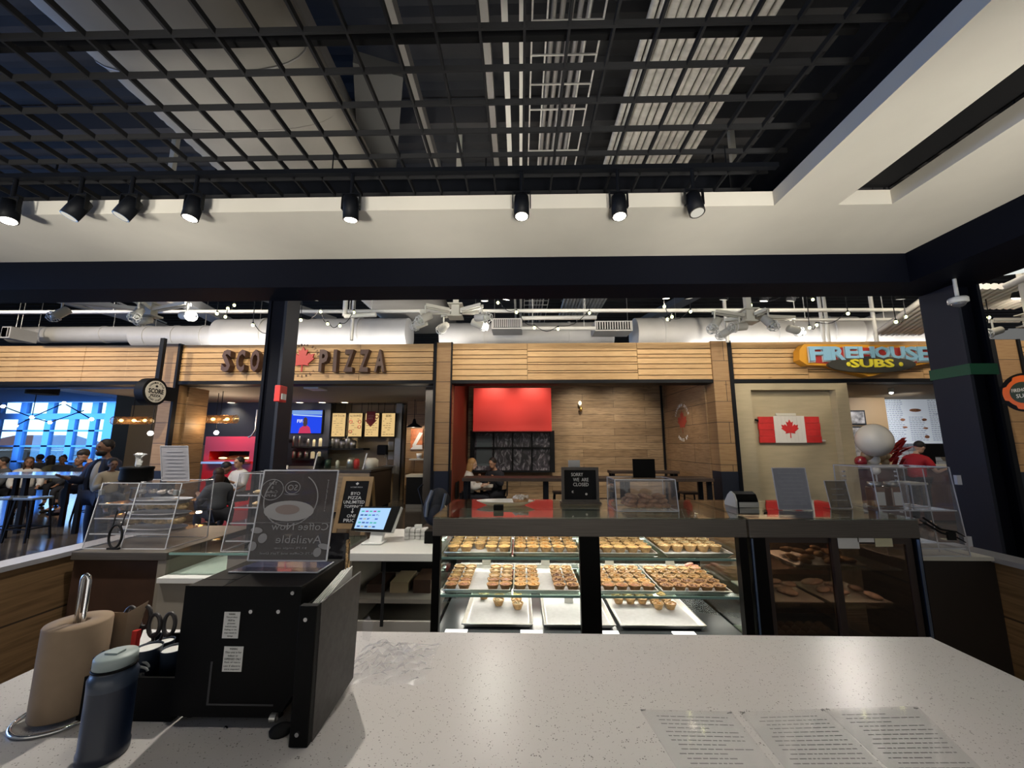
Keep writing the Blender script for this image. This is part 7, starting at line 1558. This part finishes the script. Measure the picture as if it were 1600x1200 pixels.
# ---- left hall: high table, stools
zt_l = htable(-60, 128, 742, 7.4, .9, 'long high table at the far left with a glossy pale top', 3, mat('gloss_top', (.16, .20, .24), .12))
for i, u in enumerate((12, 48, 0, 75)): q = PY(u, 775, 6.9); stool(q.x - (.3 if i == 2 else 0), 6.95 if i < 2 else 8.7, .74, ['bar stool at the far left table, nearer the man with the child', 'bar stool in front of the far left table with a pale seat', 'bar stool behind the far left table at the edge', 'bar stool behind the far left table under the seated people'][i], MATS['gloss_top'])
t = thing('speaker_box', 'black round loudspeaker hanging at the far left ceiling', 'speaker', tuple(PY(66, 618, 10))); q = PY(66, 616, 10); MB().tube([(q.x, 10, q.z), (q.x, 10, q.z + .5)], .30, 20).build('can', blackm, t); MB().tube([(q.x, 10, q.z + .5), (q.x, 10, B0 + .75)], .03, 8).build('stem', blackm, t)
# branching wire lamps in front of the windows
for i, (pts, lb) in enumerate((([(5, 635), (50, 652), (100, 630), (143, 655)], 'thin branching lamp with bare bulbs before the windows'), ([(25, 665), (50, 652), (78, 660), (135, 640)], 'second branching lamp with bare bulbs before the windows'))):
    YL = 11 + i * .9; P = [PY(u, v, YL) for u, v in pts]; t = thing('branch_lamp', lb, 'lamp', tuple(P[0])); MB().tube(P, .015, 6).tube([P[1], (P[1].x, YL, B0 + .75)], .01, 6).build('wire', black, t)
    for q in P: MB().ball(tuple(q), .05, 8, 6).build('bulb', whiteglow, t)
# outside: red roofs and parked cars
rfm = mat('roof_red', (.55, .10, .08), .6)
for i, (u0, u1, v0, Y) in enumerate(((-40, 62, 679, 48), (62, 95, 688, 70))):
    a, b = PY(u0, 700, Y), PY(u1, v0, Y); t = thing('distant_building', ['low building with a red hipped roof outside the windows', 'farther low building with a red roof outside the windows'][i], 'building', ((a.x + b.x) / 2, Y, -.1)); MB().box(a.x, b.x, Y, Y + 8, -.1, a.z + .3).build('walls', mat('bldg', (.45, .40, .40), .7) if 'bldg' not in MATS else MATS['bldg'], t)
    m_ = (a.x + b.x) / 2; MB().hexa([(a.x - .5, Y - .5, a.z + .3), (b.x + .5, Y - .5, a.z + .3), (b.x + .5, Y + 8, a.z + .3), (a.x - .5, Y + 8, a.z + .3), (m_ - 3, Y + 3, b.z), (m_ + 3, Y + 3, b.z), (m_ + 3, Y + 5, b.z), (m_ - 3, Y + 5, b.z)]).build('roof', rfm, t)
def car_proto():
    t = thing('parked_car', 'small parked car in the car park outside the windows', 'car', (-40, 24, -.1), 'cars in the car park outside')
    MB().prism([(-2.1, .35), (2.1, .35), (2.15, .75), (1.2, .95), (.8, 1.4), (-1.0, 1.42), (-1.6, .98), (-2.1, .9)], 1.7, Matrix(((1, 0, 0, -40), (0, 0, 1, 24), (0, 1, 0, -.1), (0, 0, 0, 1)))).build('body', mat('car_paint', (.35, .40, .45), .3, noise=.8, scale=.12), t, bevel=.08)
    MB().box(-40 - .95, -40 + .9, 24 - .01, 24 + 1.71, .88, 1.2).build('windows', mat('car_glass', (.04, .06, .08), .1), t)
    for x in (-1.35, 1.35):
        for y in (24.1, 25.6): MB().tube([(-40 + x, y - .12, .22), (-40 + x, y + .12, .22)], .33, 14).build('wheel', blackm, t)
    return index(t)
car = car_proto(); n_ = 0
for r, y in enumerate((24, 29.5, 36)):
    for c in range(6):
        x = -34 - r * 5 + c * (5.0 + r * .6) - (c % 2) * .4
        if r == 0 and c == 0: car.location = (x, y, -.1); continue
        dup(car, (x, y + random.uniform(-.3, .3), -.1))
# ================================================================ PEOPLE
def bake(o):
    bpy.context.view_layer.update(); dg = bpy.context.evaluated_depsgraph_get(); me = bpy.data.meshes.new_from_object(o.evaluated_get(dg)); return me
def skin_mesh(chains, sub=1):
    # chains: list of lists of (point, radius); equal points are one joint
    vs = []; rad = []; es = []; key = {}
    for ch in chains:
        last = None
        for p, r in ch:
            k = tuple(round(q, 4) for q in p)
            if k not in key: key[k] = len(vs); vs.append(p); rad.append(r)
            i = key[k]
            if last is not None and last != i: es.append((last, i))
            last = i
    me = bpy.data.meshes.new('s'); me.from_pydata([tuple(v) for v in vs], es, []); o = bpy.data.objects.new('s', me); COL.objects.link(o)
    m = o.modifiers.new('k', 'SKIN'); m.use_smooth_shade = True; m.branch_smoothing = .4
    sv = me.skin_vertices[0].data
    for i, r in enumerate(rad): sv[i].radius = r if hasattr(r, '__len__') else (r, r)
    sv[0].use_root = True
    s = o.modifiers.new('u', 'SUBSURF'); s.levels = s.render_levels = sub
    out = bake(o); bpy.data.objects.remove(o); return out
def mesh_mb(me, M_=None):
    mb = MB(); M_ = M_ or Matrix.Identity(4); mb.add([M_ @ v.co for v in me.vertices], [tuple(p.vertices) for p in me.polygons], True); bpy.data.meshes.remove(me); return mb
SK = {'a': mat('skin_warm', (.42, .24, .16), .5), 'b': mat('skin_tan', (.30, .16, .10), .5), 'c': mat('skin_pale', (.55, .36, .27), .5)}
eye_m = mat('eye_dark', (.01, .008, .008), .2); lip_m = mat('lip', (.30, .09, .07), .5)
def person(label, loc, face, pose='sit', seat=.47, skin='a', top=None, legs=None, hair=None, style='short', arms=((.25, -.10), (.25, -.10)), h=1.0, lean=0., head=0., beard=False, sleeve=1, long_coat=False, cap=None, group=None):
    """face: heading the person looks along (0 = away from the viewer, +Y); arms: per side (forward reach, height relative to elbow rest)"""
    t = thing('person', label, 'person', (loc[0], loc[1], loc[2]), group); R_ = Matrix.Translation(loc) @ Matrix.Rotation(face, 4, 'Z') @ Matrix.Scale(h, 4)
    V = Vector; pz = .93 if pose == 'stand' else seat + .09
    up = lambda d, dz, x=0: V((x, d + lean * (dz) * .9, pz + dz))
    pel, bel, che, neb, nek = up(0, 0), up(.01, .14), up(.02, .32), up(.0, .47), up(.02, .535)
    hc = up(.055 + head * .06, .665)
    ch = [[(pel, (.155, .11)), (bel, (.145, .105)), (che, (.16, .115)), (neb, (.10, .085)), (nek, (.052, .055)), (nek + V((0, .02, .07)), (.055, .06))]]
    arm_ch = []; hands = []
    for s, (fw, dz) in zip((-1, 1), arms):
        sh = neb + V((s * .175, 0, -.03)); el = sh + V((s * .07, .04 + fw * .25, -.27)); wr = el + V((-s * .06, max(.02, fw) * .95, dz if fw > .05 else -.25))
        if fw > .05:
            d = (wr - el).normalized(); wr = el + d * .25
        d = (wr - el).normalized()
        arm_ch.append([(neb, (.10, .085)), (sh, .058), (el, .042), (wr, .028)]); ch.append(arm_ch[-1])
        side = d.cross(V((0, 0, 1))).normalized() if abs(d.z) < .95 else V((0, 1, 0)); nrm_ = d.cross(side)
        pm = wr + d * .05; ch.append([(wr, .028), (pm, (.034, .02))])
        for k in range(4):
            b0 = pm + side * (.020 * (k - 1.5)) + d * .03; L = (.030, .036, .034, .026)[k]
            ch.append([(pm, (.034, .02)), (b0, .0095), (b0 + d * L - nrm_ * .006, .009), (b0 + d * L * 1.7 - nrm_ * .022, .0075)])
        th = wr + d * .025 + side * (-s * .03); ch.append([(wr + d * .02 + side * (-s * .012), .014), (th, .012), (th + d * .035 + side * (-s * .006), .009)])
        hands.append(wr)
    leg_ch = []
    for s in (-1, 1):
        hip = pel + V((s * .095, 0, -.03))
        if pose == 'stand': kn, an, to = V((s * .105, .03, .50)), V((s * .11, -.02, .09)), V((s * .13, .13, .03))
        else: kn, an, to = pel + V((s * .12, .43, -.02)), V((s * .12, .40, .10 if seat < .6 else .28)), None; to = an + V((s * .01, .15, -.06))
        leg_ch.append([(pel, (.155, .11)), (hip, .09), (kn, .060), (an, .042), (to, .036)]); ch.append(leg_ch[-1])
    body = mesh_mb(skin_mesh(ch))
    # head: skull, jaw, nose, ears joined into the same surface
    hd = MB(); hx = Matrix.Translation(hc) @ Matrix.Rotation(-head * .5 - lean * .4, 4, 'X'); hd.x = hx
    hd.ball((0, 0, .02), (.077, .095, .105), 20, 14); hd.ball((0, .030, -.055), (.055, .062, .058), 16, 10); hd.ball((0, .098, -.010), (.012, .020, .022), 8, 6); hd.ball((0, .09, .03), (.05, .016, .010), 10, 6)
    for s in (-1, 1): hd.ball((s * .078, -.005, -.005), (.010, .020, .030), 8, 6)
    body.v += [v for v in hd.v]; o_ = len(body.v) - len(hd.v); body.f += [[i + o_ for i in f] for f in hd.f]; body.mi += hd.mi; body.sm += hd.sm
    me = bpy.data.meshes.new('b'); me.from_pydata([tuple(v) for v in body.v], [], body.f); o = bpy.data.objects.new('b', me); COL.objects.link(o)
    m = o.modifiers.new('r', 'REMESH'); m.mode = 'VOXEL'; m.voxel_size = .011; m.use_smooth_shade = True
    bm = bake(o); bpy.data.objects.remove(o); mesh_mb(bm, R_).build('body', SK[skin], t)
    def dress(chains, grow, nm, m_, sub=1):
        g = [[(p, tuple(q + grow for q in (r if hasattr(r, '__len__') else (r, r)))) for p, r in c] for c in chains]; mesh_mb(skin_mesh(g, sub), R_).build(nm, m_, t)
    tc_ = [ch[0][:4] + [(neb.lerp(nek, .75), (.052, .055))]]
    for a in arm_ch:
        e = a[2] if sleeve else (a[1][0].lerp(a[2][0], .75), .048); tc_.append([a[0], a[1], e] + ([(a[2][0].lerp(a[3][0], .85), .032)] if sleeve else []))
    dress(tc_, .030, 'jacket' if long_coat else 'shirt', top)
    dress([[c[0], c[1], c[2], (c[2][0].lerp(c[3][0], .92), .046)] for c in leg_ch], .012, 'trousers', legs)
    for c in leg_ch: MB_ = MB(); MB_.x = R_; q = c[4][0]; MB_.ball(q + V((0, -.035, .0)), (.048, .125, .040), 12, 8); MB_.build('shoe', blackm, t)
    hm_ = MB(); hm_.x = R_ @ hx
    if style != 'none':
        hm_.ball((0, -.016, .042), (.086, .098, .098), 20, 12)
        hm_.v = [v for v in hm_.v]
        if style == 'long': hm_.ball((0, -.055, -.06), (.085, .060, .15), 16, 12); hm_.ball((.065, -.01, -.07), (.025, .05, .13), 10, 8); hm_.ball((-.065, -.01, -.07), (.025, .05, .13), 10, 8)
        if style == 'bun': hm_.ball((0, -.08, .11), (.045, .045, .045), 12, 8)
        hm_.build('hair', hair, t)
    if cap: MB_ = MB(); MB_.x = R_ @ hx; MB_.ball((0, -.012, .065), (.093, .105, .082), 20, 12); MB_.ball((0, .09, .055), (.06, .06, .008), 12, 6); MB_.build('cap', cap, t)
    if beard: MB_ = MB(); MB_.x = R_ @ hx; MB_.ball((0, .034, -.072), (.060, .068, .052), 16, 10); MB_.build('beard', hair, t)
    for s in (-1, 1): MB_ = MB(); MB_.x = R_ @ hx; MB_.ball((s * .030, .087, .012), (.011, .007, .007), 8, 6); MB_.build('eye', eye_m, t)
    MB_ = MB(); MB_.x = R_ @ hx; MB_.ball((0, .093, -.052), (.022, .006, .006), 8, 6); MB_.build('mouth', lip_m, t)
    return t, R_, hands
hb = mat('hair_black', (.012, .010, .010), .6); hbr = mat('hair_brown', (.05, .025, .015), .6); hbl = mat('hair_blonde', (.38, .22, .09), .6)
navc = mat('cloth_navy', (.012, .018, .045), .8); creamc = mat('cloth_cream', (.60, .50, .36), .85); maroon = mat('cloth_maroon', (.05, .012, .02), .85); redc = mat('cloth_red', (.45, .01, .02), .7)
jean = mat('cloth_dark', (.018, .02, .03), .85); whitec = mat('cloth_white', (.62, .62, .62), .85); greyc = mat('cloth_grey', (.10, .11, .13), .85)
def at_head(u, v, Y, dz): p = PY(u, v, Y); return (p.x, Y, 0)
# man with the child (standing, facing the viewer, a little to the right)
mx = PY(166, 730, 5.9).x
t, R_, hands = person('bearded man in navy jacket holding a child, standing by the left pastry case', (mx, 5.9, 0), PI - .15, 'stand', skin='b', top=navc, legs=navc, hair=hb, beard=True, long_coat=True, arms=((.0, 0), (.30, .10)), h=1.005)
# cream sweater showing in the open front of the jacket
V = Vector
MBs = MB(); MBs.x = R_; MBs.ball((0, .075, 1.16), (.105, .085, .25), 18, 12); MBs.build('sweater_front', creamc, t, label='cream sweater front')
MBs = MB(); MBs.x = R_
for s_ in (-1, 1): MBs.tube([(s_ * .05, .07, 1.42), (s_ * .10, .12, 1.30), (s_ * .125, .135, 1.10), (s_ * .13, .12, .92)], [.028, .035, .035, .03], 8)
MBs.build('jacket_edges', navc, t)
# child on his arm
ch_p = Vector((mx, 5.9, 0)) + Matrix.Rotation(PI - .15, 3, 'Z') @ Vector((-.02, .0, 0))
tc_, Rc, _ = person('small child in a cream top held against the shoulder of the bearded man', (PY(180, 730, 5.55).x, 5.50, .72), PI + 1.1, 'sit', seat=.30, skin='b', top=creamc, legs=greyc, hair=hb, arms=((.15, .05), (.15, .05)), h=.62)
# man in cap leaning at the table
person('man in a dark cap and maroon sweater leaning at the far left table', (PY(143, 720, 8.6).x, 8.75, 0), PI * .75, 'sit', seat=.66, skin='a', top=maroon, legs=jean, hair=hb, cap=hb, arms=((.3, .05), (.3, .05)), lean=.25, head=.6)
# seated people behind the far left table
for i, (u, Y, sk, tp, hr, st, fc, lb) in enumerate([(8, 9.6, 'a', greyc, hb, 'short', PI * .9, 'seated person with black hair at the left edge behind the high table'), (44, 9.6, 'b', whitec, hbr, 'long', PI * 1.3, 'seated person in white with brown hair behind the far left table'),
                                                    (62, 12.2, 'a', greyc, hb, 'short', PI * .5, 'seated person in grey with black hair behind the far left table'), (80, 11.1, 'c', mat('cloth_olive', (.25, .24, .16), .85), hb, 'long', PI * .6, 'seated person in olive with long black hair behind the far left table'), (97, 11.2, 'a', greyc, hb, 'bun', PI * 1.2, 'seated person with a bun behind the man in the cap'), (126, 10.2, 'b', jean, hb, 'short', PI, 'seated person half hidden behind the man in the cap')]):
    person(lb, (PY(u, 730, Y).x, Y, 0), fc, 'sit', .47, sk, tp, jean, hr, st, h=1.0)
# people in the pizza shop at the lower left
person('person in black bent over the table in front of the red oven', (PY(324, 730, 7.6).x, 7.7, 0), -PI * .5, 'sit', .50, 'b', blackm, jean, hb, 'short', ((.3, .1), (.3, .1)), .95, lean=.35, head=.7, sleeve=0)
person('person with long brown hair and grey top seated left of the black column', (PY(346, 740, 7.0).x, 7.0, 0), PI * .35, 'sit', .42, 'a', greyc, jean, hbr, 'long', ((.2, .1), (.2, .1)), .95, lean=.1)
person('person with dark hair in white seen beyond the one with long brown hair', (PY(372, 725, 8.6).x, 8.7, 0), PI * .9, 'sit', .50, 'a', whitec, jean, hb, 'short', ((.2, .1), (.2, .1)), 1)
# centre bay pair
person('blonde woman in a white top seated at the left of the centre bay', (PY(732, 740, 8.75).x, 8.75, 0), -PI * .5, 'sit', .47, 'c', whitec, jean, hbl, 'long', ((.25, .05), (.25, .05)), 1.0, head=.4)
person('man with glasses and dark clothes seated behind the long high table', (PY(776, 740, 9.3).x, 9.3, 0), PI * .82, 'sit', .47, 'a', jean, jean, hb, 'short', ((.25, .22), (.25, .22)), 1.0, lean=.15, head=.3)
for (u, lb) in ((731, 'dark chair under the blonde woman'), (777, 'dark chair under the man with glasses')):
    Yc = 8.75 if u < 750 else 9.3; q = PY(u, 760, Yc); t = thing('chair', lb, 'chair', (q.x, Yc, 0)); s = -1 if u < 750 else 1
    MB().box(q.x - .21, q.x + .21, Yc - .2, Yc + .2, .42, .455).build('seat', blackm, t); MB().box(q.x + s * .22, q.x + s * .24, Yc - .2, Yc + .2, .50, .85).build('backrest', blackm, t)
    for a in (-1, 1):
        for b in (-1, 1): MB().bar((q.x + a * .19, Yc + b * .18, .42), (q.x + a * .21, Yc + b * .20, 0), .025, .025).build('leg', blackm, t)
# person in red at the sub shop
person('sub shop worker in a red shirt with short black hair, looking down', (PY(1421, 720, 8.55).x, 8.45, 0), -PI * .45, 'stand', 0, 'c', redc, jean, hb, 'short', ((.3, .05), (.3, .05)), 1.0, lean=.12, head=.9, sleeve=0)
# ---- backpack on a stroller frame beside the display case
q = PY(683, 775, 5.2); t = thing('backpack', 'dark backpack with grey straps on a stool, left behind the tart case', 'backpack', (q.x, 5.2, .62)); zz = .62
mb = MB(); mb.x = T((q.x, 5.2, zz + .24), 0, 0, .22); mb.ball((0, 0, 0), (.17, .13, .24), 20, 14); mb.ball((.03, -.09, -.06), (.12, .07, .13), 16, 10); mb.build('bag', mat('bag_black', (.014, .016, .024), .7, noise=.5, scale=12), t)
for s in (-1, 1): mb = MB(); mb.x = T((q.x, 5.2, zz + .24), 0, 0, .22); mb.tube([(s * .09, -.10, .20), (s * .10, -.15, .05), (s * .08, -.13, -.12)], .022, 6); mb.build('strap', mat('strap_grey', (.16, .18, .22), .7) if 'strap_grey' not in MATS else MATS['strap_grey'], t)
mb = MB(); mb.x = T((q.x, 5.2, zz + .24), 0, 0, .22); mb.bar((.12, -.12, .06), (.17, -.10, -.02), .03, .006); mb.build('yellow_tag', MATS['menu_cream'], t)
MB().tube([(q.x - .14, 5.25, zz + .1), (q.x - .26, 5.25, zz + .46), (q.x - .20, 5.25, zz + .52)], .012, 8).build('handle', black, t)
stool(q.x, 5.22, .62, 'dark stool under the dark backpack')
